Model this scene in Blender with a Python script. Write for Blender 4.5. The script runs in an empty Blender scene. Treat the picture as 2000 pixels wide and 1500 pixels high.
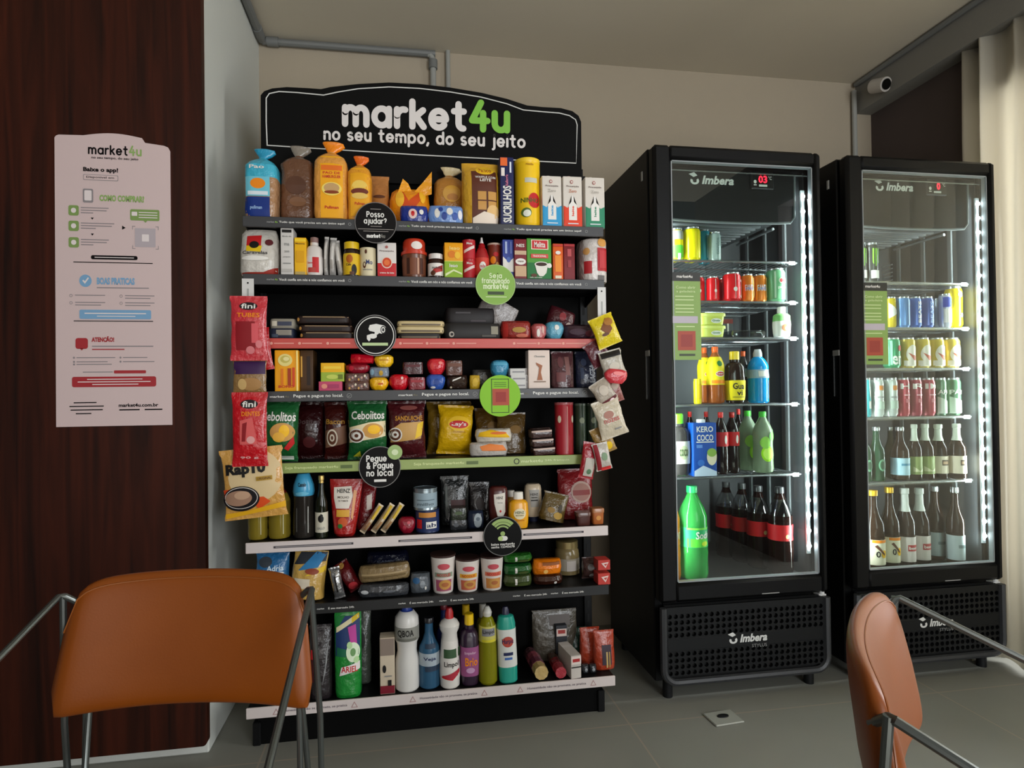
import bpy, bmesh, math, random
from math import sin, cos, pi, radians, sqrt
from mathutils import Vector, Matrix, Euler

random.seed(7)
scn = bpy.context.scene
col = scn.collection
# ---------------------------------------------------------------- camera
EYE = Vector((0, 0, 1.1245))
YAW, PITCH, ROLL, CX, CY, FL = .1522, .0098, .0132, 960.8, 760.6, 1142.0
_f = Vector((sin(YAW)*cos(PITCH), cos(YAW)*cos(PITCH), sin(PITCH)))
_r0 = Vector((cos(YAW), -sin(YAW), 0)); _u0 = _r0.cross(_f)
CR = _r0*cos(ROLL) - _u0*sin(ROLL); CU = _u0*cos(ROLL) + _r0*sin(ROLL); CF = _f
cd = bpy.data.cameras.new('camera'); cam = bpy.data.objects.new('camera', cd); col.objects.link(cam)
M = Matrix((CR, CU, -CF)).transposed().to_4x4(); M.translation = EYE
cam.matrix_world = M
cd.sensor_width = 36; cd.lens = FL/2000*36
cd.shift_x = (1000-CX)/2000; cd.shift_y = (CY-750)/2000; cd.clip_start = .02
scn.camera = cam
# ---------------------------------------------------------------- light and exposure
scn.view_settings.view_transform = 'Standard'; scn.view_settings.look = 'None'
scn.view_settings.gamma = 1; scn.view_settings.use_curve_mapping = False
scn.view_settings.exposure = 0.5
w = bpy.data.worlds.new('room_ambient'); scn.world = w; w.use_nodes = True
w.node_tree.nodes['Background'].inputs[0].default_value = (.86, .93, 1, 1)
w.node_tree.nodes['Background'].inputs[1].default_value = .05
def area(name, loc, target, sx, sy, power, colr=(1, 1, 1), spread=pi):
    l = bpy.data.lights.new(name, 'AREA'); l.shape = 'RECTANGLE'; l.size = sx; l.size_y = sy
    l.energy = power; l.color = colr; l.spread = spread
    o = bpy.data.objects.new(name, l); col.objects.link(o)
    o.location = loc; o.rotation_euler = (Vector(target)-Vector(loc)).to_track_quat('-Z', 'Y').to_euler()
    return o
area('window_daylight', (1.75, -2.3, 1.5), (-.3, 2.2, 1.25), 1.5, 2.0, 62, (.93, .97, 1))
area('side_window_daylight', (3.3, 1.1, 1.5), (2, 1.2, 1.3), 2.2, 2.2, 120, (.95, .98, 1))
area('glass_door_daylight', (-.5, -2.6, 1.7), (.3, 2.3, 1.35), 2.4, 2.0, 15, (1, .95, .88))

area('ceiling_fill', (.2, -1.6, .05), (.2, -1.0, 2.7), 2.6, 1.6, 34, (1, .96, .9))  # added fill lamp near the floor, out of view, aimed up to brighten the ceiling

def at(px, py, Y):
    """point of the plane y = Y seen at a place of the 2000 x 1500 frame"""
    d = CF + CR*((px-CX)/FL) - CU*((py-CY)/FL)
    return EYE + d*((Y-EYE.y)/d.y)
def atx(px, py, X):
    d = CF + CR*((px-CX)/FL) - CU*((py-CY)/FL)
    return EYE + d*((X-EYE.x)/d.x)
def proj(p):
    v = Vector(p)-EYE; z = v.dot(CF)
    return CX+FL*v.dot(CR)/z, CY-FL*v.dot(CU)/z

# ---------------------------------------------------------------- materials
def lin(h):
    h = h.lstrip('#'); c = [int(h[i:i+2], 16)/255 for i in (0, 2, 4)]
    return tuple((x/12.92 if x <= .04045 else ((x+.055)/1.055)**2.4) for x in c)+(1,)
_m = {}
def mat(h, rough=.42, metal=0, bump=0, bscale=60, trans=0, alpha=None, emit=0, spec=.5, var=0, coat=0):
    k = (h, rough, metal, bump, bscale, trans, alpha, emit, spec, var, coat)
    if k in _m: return _m[k]
    m = bpy.data.materials.new('m_'+h.strip('#')); m.use_nodes = True
    nt = m.node_tree; b = nt.nodes['Principled BSDF']
    b.inputs['Base Color'].default_value = lin(h); b.inputs['Roughness'].default_value = rough
    b.inputs['Metallic'].default_value = metal; b.inputs['Specular IOR Level'].default_value = spec
    b.inputs['Coat Weight'].default_value = coat
    if trans: b.inputs['Transmission Weight'].default_value = trans; b.inputs['IOR'].default_value = 1.3
    if alpha is not None: b.inputs['Alpha'].default_value = alpha
    if emit: b.inputs['Emission Color'].default_value = lin(h); b.inputs['Emission Strength'].default_value = emit
    tc = nt.nodes.new('ShaderNodeTexCoord')
    if bump:
        n = nt.nodes.new('ShaderNodeTexNoise'); n.inputs['Scale'].default_value = bscale; n.inputs['Detail'].default_value = 3
        bp = nt.nodes.new('ShaderNodeBump'); bp.inputs['Strength'].default_value = bump; bp.inputs['Distance'].default_value = .01
        nt.links.new(tc.outputs['Object'], n.inputs['Vector']); nt.links.new(n.outputs['Fac'], bp.inputs['Height'])
        nt.links.new(bp.outputs['Normal'], b.inputs['Normal'])
    if var:
        n = nt.nodes.new('ShaderNodeTexNoise'); n.inputs['Scale'].default_value = bscale*.5; n.inputs['Detail'].default_value = 4
        r = nt.nodes.new('ShaderNodeMix'); r.data_type = 'RGBA'; r.blend_type = 'MULTIPLY'
        c = lin(h); r.inputs[6].default_value = c; r.inputs[7].default_value = (1-var, 1-var, 1-var, 1)
        nt.links.new(tc.outputs['Object'], n.inputs['Vector'])
        cr = nt.nodes.new('ShaderNodeMapRange'); cr.inputs[1].default_value = .4; cr.inputs[2].default_value = .62
        nt.links.new(n.outputs['Fac'], cr.inputs[0]); nt.links.new(cr.outputs[0], r.inputs[0])
        nt.links.new(r.outputs[2], b.inputs['Base Color'])
    _m[k] = m
    return m
def foil(h): return mat(h, .26, 0, .7, 42, coat=.3)          # crinkled plastic film
def pap(h): return mat(h, .5, spec=.35)                                  # printed carton
def pl(h): return mat(h, .3, coat=.2)                          # moulded plastic
def clear(h, fac=.25, rough=.05):
    """thin clear plastic or glass: a tinted see-through film with a mirror sheen"""
    k = ('clear', h, fac, rough)
    if k in _m: return _m[k]
    m = bpy.data.materials.new('clear_'+h.strip('#')); m.use_nodes = True; nt = m.node_tree
    nt.nodes.remove(nt.nodes['Principled BSDF']); out = nt.nodes['Material Output']
    t = nt.nodes.new('ShaderNodeBsdfTransparent'); t.inputs[0].default_value = lin(h)
    g = nt.nodes.new('ShaderNodeBsdfGlossy'); g.inputs['Roughness'].default_value = rough
    fr = nt.nodes.new('ShaderNodeFresnel'); fr.inputs[0].default_value = 1.55
    ad = nt.nodes.new('ShaderNodeMath'); ad.operation = 'MULTIPLY_ADD'; ad.inputs[1].default_value = 1.0; ad.inputs[2].default_value = fac
    mx = nt.nodes.new('ShaderNodeMixShader')
    ge = nt.nodes.new('ShaderNodeNewGeometry'); sb = nt.nodes.new('ShaderNodeMath'); sb.operation = 'SUBTRACT'; sb.inputs[0].default_value = 1
    mu = nt.nodes.new('ShaderNodeMath'); mu.operation = 'MULTIPLY'
    nt.links.new(ge.outputs['Backfacing'], sb.inputs[1]); nt.links.new(fr.outputs[0], ad.inputs[0]); nt.links.new(ad.outputs[0], mu.inputs[0]); nt.links.new(sb.outputs[0], mu.inputs[1]); nt.links.new(mu.outputs[0], mx.inputs[0])
    nt.links.new(t.outputs[0], mx.inputs[1]); nt.links.new(g.outputs[0], mx.inputs[2]); nt.links.new(mx.outputs[0], out.inputs[0])
    _m[k] = m
    return m
WHITE = pap('#e8e4dc'); BLK = pap('#0c0c0d')

# ---------------------------------------------------------------- mesh collector
_txt = {}
def text_mesh(s, bold=.0, shear=0):
    k = (s, bold, shear)
    if k not in _txt:
        cu = bpy.data.curves.new('t', 'FONT'); cu.body = s; cu.size = 1; cu.resolution_u = 2; cu.offset = bold; cu.shear = shear
        o = bpy.data.objects.new('t', cu); me = bpy.data.meshes.new_from_object(o)
        vs = [(v.co.x, v.co.y) for v in me.vertices]; fs = [tuple(p.vertices) for p in me.polygons]
        bpy.data.objects.remove(o); bpy.data.curves.remove(cu); bpy.data.meshes.remove(me)
        x0 = min(a[0] for a in vs); x1 = max(a[0] for a in vs); y0 = min(a[1] for a in vs); y1 = max(a[1] for a in vs)
        vs = [((a[0]-(x0+x1)/2)/(x1-x0), (a[1]-(y0+y1)/2)/max(y1-y0, 1e-6)) for a in vs]
        _txt[k] = (vs, fs, (x1-x0)/max(y1-y0, 1e-6))
    return _txt[k]

def arc(cx, cy, rx, ry, a0, a1, n=12):
    return [(cx+rx*cos(radians(a0+(a1-a0)*i/n)), cy+ry*sin(radians(a0+(a1-a0)*i/n))) for i in range(n+1)]
# a rounded single-stroke alphabet for the shop's lettering
GL = {
 'm': ([[(0, 0), (0, 1)], arc(.33, .6, .33, .4, 180, 0)+[(.66, 0)], arc(.99, .6, .33, .4, 180, 0)+[(1.32, 0)]], 1.32),
 'n': ([[(0, 0), (0, 1)], arc(.38, .6, .38, .4, 180, 0)+[(.76, 0)]], .76),
 'a': ([arc(.45, .5, .45, .5, 0, 360, 24), [(.9, 0), (.9, 1)]], .9),
 'r': ([[(0, 0), (0, 1)], arc(.4, .55, .4, .45, 180, 75)], .45),
 'k': ([[(0, 0), (0, 1.5)], [(.66, 1), (.05, .48)], [(.25, .6), (.7, 0)]], .68),
 'e': ([[(.05, .5), (.88, .5)]+arc(.45, .5, .45, .5, 0, 320, 20)], .9),
 't': ([[(.28, 1.45)]+[(.28, .35)]+arc(.55, .32, .27, .32, 180, 275), [(0, 1.02), (.6, 1.02)]], .62),
 '4': ([[(.55, 1.6), (0, .52), (.95, .52)], [(.68, .98), (.68, 0)]], .9),
 'u': ([[(0, 1)]+arc(.38, .4, .38, .4, 180, 360), [(.76, 1), (.76, 0)]], .76),
 'o': ([arc(.45, .5, .45, .5, 0, 360, 24)], .9),
 's': ([arc(.32, .74, .3, .26, 45, 270)+arc(.32, .24, .32, .24, 90, -140)], .62),
 'p': ([[(0, 1), (0, -.5)], arc(.45, .5, .45, .5, 0, 360, 24)], .9),
 'q': ([[(.9, 1), (.9, -.5)], arc(.45, .5, .45, .5, 0, 360, 24)], .9),
 'd': ([[(.9, 1.5), (.9, 0)], arc(.45, .5, .45, .5, 0, 360, 24)], .9),
 'b': ([[(0, 1.5), (0, 0)], arc(.45, .5, .45, .5, 0, 360, 24)], .9),
 'i': ([[(0, 0), (0, 1)], [(0, 1.42), (0, 1.43)]], 0),
 'j': ([[(.25, 1), (.25, -.2)]+arc(0, -.2, .25, .25, 0, -80), [(.25, 1.42), (.25, 1.43)]], .25),
 'l': ([[(0, 0), (0, 1.5)]], 0),
 'c': ([arc(.45, .5, .45, .5, 50, 310, 18)], .78),
 'g': ([arc(.45, .5, .45, .5, 0, 360, 24), [(.9, 1), (.9, -.1)]+arc(.48, -.1, .42, .38, 0, -145)], .9),
 'f': ([[(.2, 0), (.2, 1.1)]+arc(.5, 1.1, .3, .35, 180, 90), [(0, .95), (.5, .95)]], .5),
 'v': ([[(0, 1), (.38, 0), (.76, 1)]], .76),
 'P': ([[(0, 0), (0, 1.42), (.4, 1.42)]+arc(.4, 1.05, .42, .37, 90, -90)+[(0, .68)]], .82),
 'S': ([arc(.42, 1.07, .38, .36, 40, 270)+arc(.42, .36, .42, .35, 90, -140)], .84),
 'T': ([[(0, 1.42), (.9, 1.42)], [(.45, 1.42), (.45, 0)]], .9),
 'V': ([[(0, 1.42), (.5, 0), (1, 1.42)]], 1.0),
 '&': ([[(.95, 0), (.22, 1.0), (.25, 1.32), (.5, 1.45), (.72, 1.3), (.68, 1.0), (.15, .6), (.03, .32), (.2, .05), (.5, 0), (.8, .2), (.95, .6)]], .95),
 '?': ([arc(.36, 1.08, .34, .35, 170, -70)+[(.36, .42)], [(.36, 0), (.36, .01)]], .72),
 '!': ([[(0, .45), (0, 1.45)], [(0, 0), (0, .01)]], 0),
 '.': ([[(0, 0), (0, .01)]], 0), ',': ([[(.05, .02), (-.08, -.3)]], .05), '-': ([[(0, .5), (.4, .5)]], .4),
 '2': ([arc(.4, 1.05, .38, .38, 160, -30)+[(0, 0), (.82, 0)]], .82),
 'h': ([[(0, 0), (0, 1.5)], arc(.38, .6, .38, .4, 180, 0)+[(.76, 0)]], .76),
}

def frame(px0, py0, px1, py1, Y, bottom=None):
    a = at(px0, (py0+py1)/2, Y); b = at(px1, (py0+py1)/2, Y); t = at((px0+px1)/2, py0, Y); u = at((px0+px1)/2, py1, Y)
    return (a.x+b.x)/2, b.x-a.x, u.z, t.z

class G:
    def __init__(s): s.v = []; s.f = []; s.mi = []; s.mats = []
    def m(s, mt):
        if mt not in s.mats: s.mats.append(mt)
        return s.mats.index(mt)
    def add(s, vs, fs, mt):
        o = len(s.v); s.v += [tuple(v) for v in vs]; k = s.m(mt)
        for f in fs: s.f.append(tuple(i+o for i in f)); s.mi.append(k)
        return s
    def box(s, x0, x1, y0, y1, z0, z1, mt, c=0):
        if c <= 0:
            vs = [(x, y, z) for z in (z0, z1) for y in (y0, y1) for x in (x0, x1)]
            return s.add(vs, [(0, 2, 3, 1), (4, 5, 7, 6), (0, 1, 5, 4), (2, 6, 7, 3), (0, 4, 6, 2), (1, 3, 7, 5)], mt)
        c = min(c, (x1-x0)*.49, (y1-y0)*.49, (z1-z0)*.49)
        bm = bmesh.new()
        for x, sx in ((x0, 1), (x1, -1)):
            for y, sy in ((y0, 1), (y1, -1)):
                for z, sz in ((z0, 1), (z1, -1)):
                    bm.verts.new((x, y+sy*c, z+sz*c)); bm.verts.new((x+sx*c, y, z+sz*c)); bm.verts.new((x+sx*c, y+sy*c, z))
        bmesh.ops.convex_hull(bm, input=bm.verts); bm.verts.ensure_lookup_table(); bm.verts.index_update()
        s.add([v.co.copy() for v in bm.verts], [[v.index for v in f.verts] for f in bm.faces], mt); bm.free()
        return s
    def prism(s, poly, y0, y1, mt):
        n = len(poly)
        vs = [(x, y0, z) for x, z in poly]+[(x, y1, z) for x, z in poly]
        fs = [tuple(range(n)), tuple(range(2*n-1, n-1, -1))]+[(i, i+n, (i+1) % n+n, (i+1) % n) for i in range(n)]
        return s.add(vs, fs, mt)
    def cyl(s, a, b, r, mt, n=12, r2=None):
        return s.tube([a, b], r, mt, n, r2=r2)
    def tube(s, pts, r, mt, n=8, r2=None, flat=1.0):
        P = [Vector(p) for p in pts]; vs = []; fs = []; k = len(P); up = None
        for i, p in enumerate(P):
            t = (P[min(i+1, k-1)]-P[max(i-1, 0)]).normalized()
            if up is None:
                up = Vector((0, 0, 1)) if abs(t.z) < .9 else Vector((0, 1, 0))
            a = t.cross(up).normalized(); up = a.cross(t).normalized()
            rr = r if r2 is None else r+(r2-r)*i/(k-1)
            for j in range(n):
                q = 2*pi*j/n; vs.append(p+a*cos(q)*rr+up*sin(q)*rr*flat)
        for i in range(k-1):
            for j in range(n):
                fs.append((i*n+j, i*n+(j+1) % n, (i+1)*n+(j+1) % n, (i+1)*n+j))
        fs.append(tuple(range(n-1, -1, -1))); fs.append(tuple((k-1)*n+j for j in range(n)))
        return s.add(vs, fs, mt)
    def rings(s, R, mt, n=24, cap=(True, True)):
        vs = []; fs = []
        for (z, rx, ry, p, cx, cy) in R:
            for j in range(n):
                q = 2*pi*(j+.5)/n; c, d = cos(q), sin(q)
                x = math.copysign(abs(c)**(2/p), c); y = math.copysign(abs(d)**(2/p), d)
                vs.append((cx+rx*x, cy+ry*y, z))
        for i in range(len(R)-1):
            for j in range(n):
                fs.append((i*n+j, i*n+(j+1) % n, (i+1)*n+(j+1) % n, (i+1)*n+j))
        if cap[0]: fs.append(tuple(range(n-1, -1, -1)))
        if cap[1]: fs.append(tuple((len(R)-1)*n+j for j in range(n)))
        return s.add(vs, fs, mt)
    def sphere(s, c, r, mt, n=12, sz=1):
        R = [(c[2]+r*sz*sin(pi*(i/8-.5)), max(r*cos(pi*(i/8-.5)), 1e-4), max(r*cos(pi*(i/8-.5)), 1e-4), 2, c[0], c[1]) for i in range(9)]
        return s.rings(R, mt, n)
    # flat artwork laid on a surface S(u, v, off) -> point
    def d_grid(s, S, u0, u1, v0, v1, mt, off, nu=6, nv=4):
        vs = [S(u0+(u1-u0)*i/nu, v0+(v1-v0)*j/nv, off) for j in range(nv+1) for i in range(nu+1)]
        fs = [(j*(nu+1)+i, j*(nu+1)+i+1, (j+1)*(nu+1)+i+1, (j+1)*(nu+1)+i) for j in range(nv) for i in range(nu)]
        return s.add(vs, fs, mt)
    def d_ell(s, S, cu, cv, ru, rv, mt, off, n=28, k=3, a0=0, a1=360, inner=0):
        vs = []; fs = []
        for i in range(k+1):
            q = inner+(1-inner)*i/k
            for j in range(n+1):
                a = radians(a0+(a1-a0)*j/n); vs.append(S(cu+ru*q*cos(a), cv+rv*q*sin(a), off))
        for i in range(k):
            for j in range(n): fs.append((i*(n+1)+j, (i+1)*(n+1)+j, (i+1)*(n+1)+j+1, i*(n+1)+j+1))
        return s.add(vs, fs, mt)
    def d_poly(s, S, pts, mt, off):
        return s.add([S(u, v, off) for u, v in pts], [tuple(range(len(pts)))], mt)
    def d_shape(s, S, pts, mt, off, su=.16, sv=.07):   # polygon cut into a fine net so that it follows a curved surface
        bm = bmesh.new(); f_ = bm.faces.new([bm.verts.new((u, v, 0)) for u, v in pts]); bmesh.ops.triangulate(bm, faces=[f_])
        for ax, st in ((0, su), (1, sv)):
            lo = min(p[ax] for p in pts); hi = max(p[ax] for p in pts); k = math.floor(lo/st)+1
            while k*st < hi-1e-6:
                co = [0, 0, 0]; no = [0, 0, 0]; co[ax] = k*st; no[ax] = 1
                bmesh.ops.bisect_plane(bm, geom=bm.verts[:]+bm.edges[:]+bm.faces[:], plane_co=co, plane_no=no); k += 1
        bmesh.ops.recalc_face_normals(bm, faces=bm.faces[:]); bm.verts.index_update()
        s.add([S(v.co.x, v.co.y, off) for v in bm.verts], [[v.index for v in f.verts] for f in bm.faces], mt); bm.free()
        return s
    def d_text(s, S, t, cu, cv, wd, ht, mt, off, bold=.0, shear=0, rot=0):
        vs, fs, asp = text_mesh(t, bold, shear)
        c, d = cos(rot), sin(rot)
        if ht is None: ht = wd/asp
        return s.add([S(cu+x*wd*c-y*ht*d, cv+x*wd*d+y*ht*c, off) for x, y in vs], fs, mt)
    def d_stroke(s, S, t, x0, x1, base, xh, wt, mt, off, split=None, mt2=None):
        tot = 0; gap = .5; space = .95
        for ch in t: tot += space-gap*.3 if ch == ' ' else GL[ch][1]+gap
        tot -= gap; k = (x1-x0)/tot; x = x0; off0 = off; cnt = 0
        for ci, ch in enumerate(t):
            if ch == ' ': x += (space-gap*.3)*k; continue
            mm = mt2 if (split is not None and ci >= split) else mt
            for line in GL[ch][0]:
                pts = [(x+px*k, base+py*xh) for px, py in line]
                for i in range(len(pts)-1):
                    (ax, ay), (bx, by) = pts[i], pts[i+1]; L = max(math.hypot(bx-ax, by-ay), 1e-9)
                    nx, ny = -(by-ay)/L*wt/2, (bx-ax)/L*wt/2; cnt += 1; off = off0+cnt*3e-6
                    s.add([S(ax+nx, ay+ny, off), S(ax-nx, ay-ny, off), S(bx-nx, by-ny, off), S(bx+nx, by+ny, off)], [(0, 1, 2, 3)], mm)
                    e = off+1.5e-6
                    if i == 0 or len(pts) > 3 or i == len(pts)-2 or True:
                        s.add([S(bx+wt/2*cos(q*pi/5), by+wt/2*sin(q*pi/5), e) for q in range(10)], [tuple(range(10))], mm)
                    if i == 0: s.add([S(ax+wt/2*cos(q*pi/5), ay+wt/2*sin(q*pi/5), e) for q in range(10)], [tuple(range(10))], mm)
            x += (GL[ch][1]+gap)*k
        return s
    def build(s, name, parent=None, loc=None, rot=None, smooth=32):
        me = bpy.data.meshes.new(name); me.from_pydata(s.v, [], s.f)
        for m_ in s.mats: me.materials.append(m_)
        me.polygons.foreach_set('material_index', s.mi)
        if smooth:
            me.polygons.foreach_set('use_smooth', [True]*len(me.polygons)); me.set_sharp_from_angle(angle=radians(smooth))
        me.update()
        o = bpy.data.objects.new(name, me); col.objects.link(o)
        if parent: o.parent = parent
        if loc is not None: o.location = loc
        if rot is not None: o.rotation_euler = rot
        return o
def empty(name, loc, rot=(0, 0, 0)):
    o = bpy.data.objects.new(name, None); col.objects.link(o); o.location = loc; o.rotation_euler = rot; o.empty_display_size = .05
    return o
def tag(o, label, cat, group=None):
    o['label'] = label; o['category'] = cat
    if group: o['group'] = group
    return o
def struct(o): o['kind'] = 'structure'; return o
def plane_xz(Y):      # artwork on a plane facing the camera side (-y)
    return lambda u, v, off: (u, Y-off, v)

# ---------------------------------------------------------------- products
PROF = {   # (height fraction, half-width fraction, half-depth fraction, roundness)
 'box': [(0, .985, .985, 30), (.012, 1, 1, 30), (.988, 1, 1, 30), (1, .985, .985, 30)],
 'can': [(0, .82, .82, 2), (.02, .84, .84, 2), (.07, 1, 1, 2), (.88, 1, 1, 2), (.95, .88, .88, 2), (.985, .86, .86, 2), (1, .88, .88, 2), (1.0, .8, .8, 2), (.985, .78, .78, 2)],
 'slim': [(0, .86, .86, 2), (.05, 1, 1, 2), (.9, 1, 1, 2), (.96, .9, .9, 2), (1, .9, .9, 2), (.99, .8, .8, 2)],
 'tin': [(0, 1, 1, 2), (.02, 1.02, 1.02, 2), (.04, 1, 1, 2), (.46, 1, 1, 2), (.94, 1, 1, 2), (.96, 1.03, 1.03, 2), (1, 1.03, 1.03, 2), (1, .96, .96, 2), (.985, .95, .95, 2)],
 'cup': [(0, .78, .78, 2), (.03, .8, .8, 2), (.5, .9, .9, 2), (.94, .99, .99, 2), (.95, 1.05, 1.05, 2), (1, 1.05, 1.05, 2), (1, .97, .97, 2)],
 'pouch': [(0, .93, .75, 2.6), (.03, .98, .95, 2.6), (.15, 1, 1, 2.6), (.4, .99, .95, 2.5), (.6, .98, .75, 2.4), (.8, .97, .42, 2.3), (.92, .98, .12, 2.2), (.95, 1, .04, 2.2), (1, 1, .03, 2.2)],
 'pillow': [(0, 1, .03, 2.2), (.05, 1, .05, 2.2), (.1, .96, .3, 2.3), (.2, .94, .68, 2.4), (.35, .93, .92, 2.4), (.5, .92, 1, 2.4), (.65, .93, .92, 2.4), (.8, .94, .68, 2.4), (.9, .96, .3, 2.3), (.95, 1, .05, 2.2), (1, 1, .03, 2.2)],
 'bread': [(0, .8, .8, 4), (.03, .95, .95, 4.5), (.1, 1, 1, 5), (.25, .97, 1, 5), (.45, 1, .97, 5), (.62, .98, 1, 5), (.72, .96, .97, 4), (.78, .82, .8, 3), (.83, .5, .5, 2.4), (.855, .28, .26, 2), (.87, .24, .22, 2), (.9, .42, .2, 2, .06), (.94, .6, .16, 2, .1), (.985, .62, .2, 2, .05), (1, .5, .14, 2, .0)],
 'slab': [(0, .96, .94, 8), (.15, .99, .99, 8), (.5, 1, 1, 8), (.85, .99, .99, 8), (1, .96, .94, 8)],
 'roll': [(0, .9, .4, 2.4), (.12, .95, .75, 2.4), (.5, 1, 1, 2.4), (.88, .95, .75, 2.4), (1, .9, .4, 2.4)],
 'pet': [(0, .7, .7, 2), (.02, .92, .92, 2), (.07, 1, 1, 2), (.2, .97, .97, 2), (.3, 1, 1, 2), (.45, .94, .94, 2), (.58, .97, .97, 2), (.68, .96, .96, 2), (.78, .74, .74, 2), (.86, .46, .46, 2), (.915, .32, .32, 2), (.925, .36, .36, 2), (.99, .36, .36, 2), (1, .33, .33, 2)],
 'dome': [(0, .7, .7, 2), (.02, .92, .92, 2), (.07, 1, 1, 2), (.3, .97, .97, 2), (.5, .9, .9, 2), (.66, .9, .9, 2), (.72, .98, .98, 2), (.82, .92, .92, 2), (.92, .72, .72, 2), (.98, .58, .58, 2), (1, .5, .5, 2)],
 'glass_bottle': [(0, .85, .85, 2), (.02, 1, 1, 2), (.5, 1, 1, 2), (.58, .95, .95, 2), (.68, .62, .62, 2), (.78, .42, .42, 2), (.92, .38, .38, 2), (.93, .46, .46, 2), (.99, .46, .46, 2), (1, .42, .42, 2)],
 'cleaner': [(0, .85, .85, 2.4), (.02, .97, .95, 2.4), (.3, 1, 1, 2.4), (.55, .95, .92, 2.4), (.66, .9, .85, 2.3), (.72, .96, .9, 2.2), (.8, .92, .85, 2.1), (.86, .6, .6, 2), (.88, .36, .36, 2), (.89, .4, .4, 2), (.97, .36, .36, 2), (1, .22, .22, 2)],
 'bleach': [(0, .85, .85, 2), (.02, .98, .98, 2), (.1, 1, 1, 2), (.35, .97, .97, 2), (.45, .8, .8, 2), (.55, .84, .84, 2), (.6, 1, 1, 2), (.78, 1, 1, 2), (.85, .96, .96, 2), (.92, .6, .6, 2), (.935, .42, .42, 2), (.99, .42, .42, 2), (1, .38, .38, 2)],
 'duck': [(0, .8, .8, 2), (.02, .95, .95, 2), (.2, 1, 1, 2), (.55, .84, .84, 2), (.68, .74, .74, 2), (.74, .95, .95, 2), (.79, 1, 1, 2), (.84, .78, .78, 2), (.87, .42, .42, 2), (.94, .4, .4, 2), (1, .26, .26, 2)],
 'jar': [(0, .85, .85, 2), (.03, 1, 1, 2), (.6, 1, 1, 2), (.72, .95, .95, 2), (.78, .84, .84, 2), (.79, .9, .9, 2), (.99, .9, .9, 2), (1, .85, .85, 2)],
 'squeeze': [(0, .7, .7, 2.6), (.02, .86, .86, 2.6), (.15, .95, .95, 2.6), (.4, 1, 1, 2.6), (.7, .93, .95, 2.5), (.76, .75, .8, 2.2), (.79, .45, .5, 2), (.8, .5, .55, 2), (.99, .48, .53, 2), (1, .4, .45, 2)],
 'inverted': [(0, .5, .6, 2.4), (.12, .55, .65, 2.4), (.13, .7, .8, 2.4), (.22, .92, .95, 2.4), (.6, 1, 1, 2.4), (.85, .98, .95, 2.4), (.96, .9, .8, 2.4), (1, .7, .6, 2.4)],
 'tub': [(0, .84, .84, 5), (.04, .88, .88, 5), (.72, .96, .96, 5), (.73, 1.04, 1.04, 5), (.95, 1.04, 1.04, 5), (1, .98, .98, 5)],
 'bucket': [(0, .9, .9, 2), (.03, .93, .93, 2), (.6, 1, 1, 2), (.61, 1.07, 1.07, 2), (.68, 1.07, 1.07, 2), (.69, .92, .92, 2), (.93, .92, .92, 2), (1, .8, .8, 2)],
 'candy': [(0, .55, .6, 2.6), (.12, .75, .85, 2.4), (.35, .95, 1, 2.4), (.6, 1, 1, 2.6), (.8, .97, .9, 3), (.93, .8, .7, 3), (1, .55, .4, 3)],
}
CAPS = {'pet': .915, 'dome': [(0, .7, .7, 2), (.02, .92, .92, 2), (.07, 1, 1, 2), (.3, .97, .97, 2), (.5, .9, .9, 2), (.66, .9, .9, 2), (.72, .98, .98, 2), (.82, .92, .92, 2), (.92, .72, .72, 2), (.98, .58, .58, 2), (1, .5, .5, 2)],
 'glass_bottle': .925, 'cleaner': .88, 'bleach': .925, 'duck': .86, 'jar': .78, 'squeeze': .79, 'tub': .725, 'bucket': .605}
ITEMS = []
def interp(R, z):
    if z <= R[0][0]: return R[0]
    for a, b in zip(R, R[1:]):
        if b[0] > a[0] and a[0] <= z <= b[0]:
            t = (z-a[0])/(b[0]-a[0]); return tuple(x+(y-x)*t for x, y in zip(a, b))
    return max(R, key=lambda r: r[0])
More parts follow.
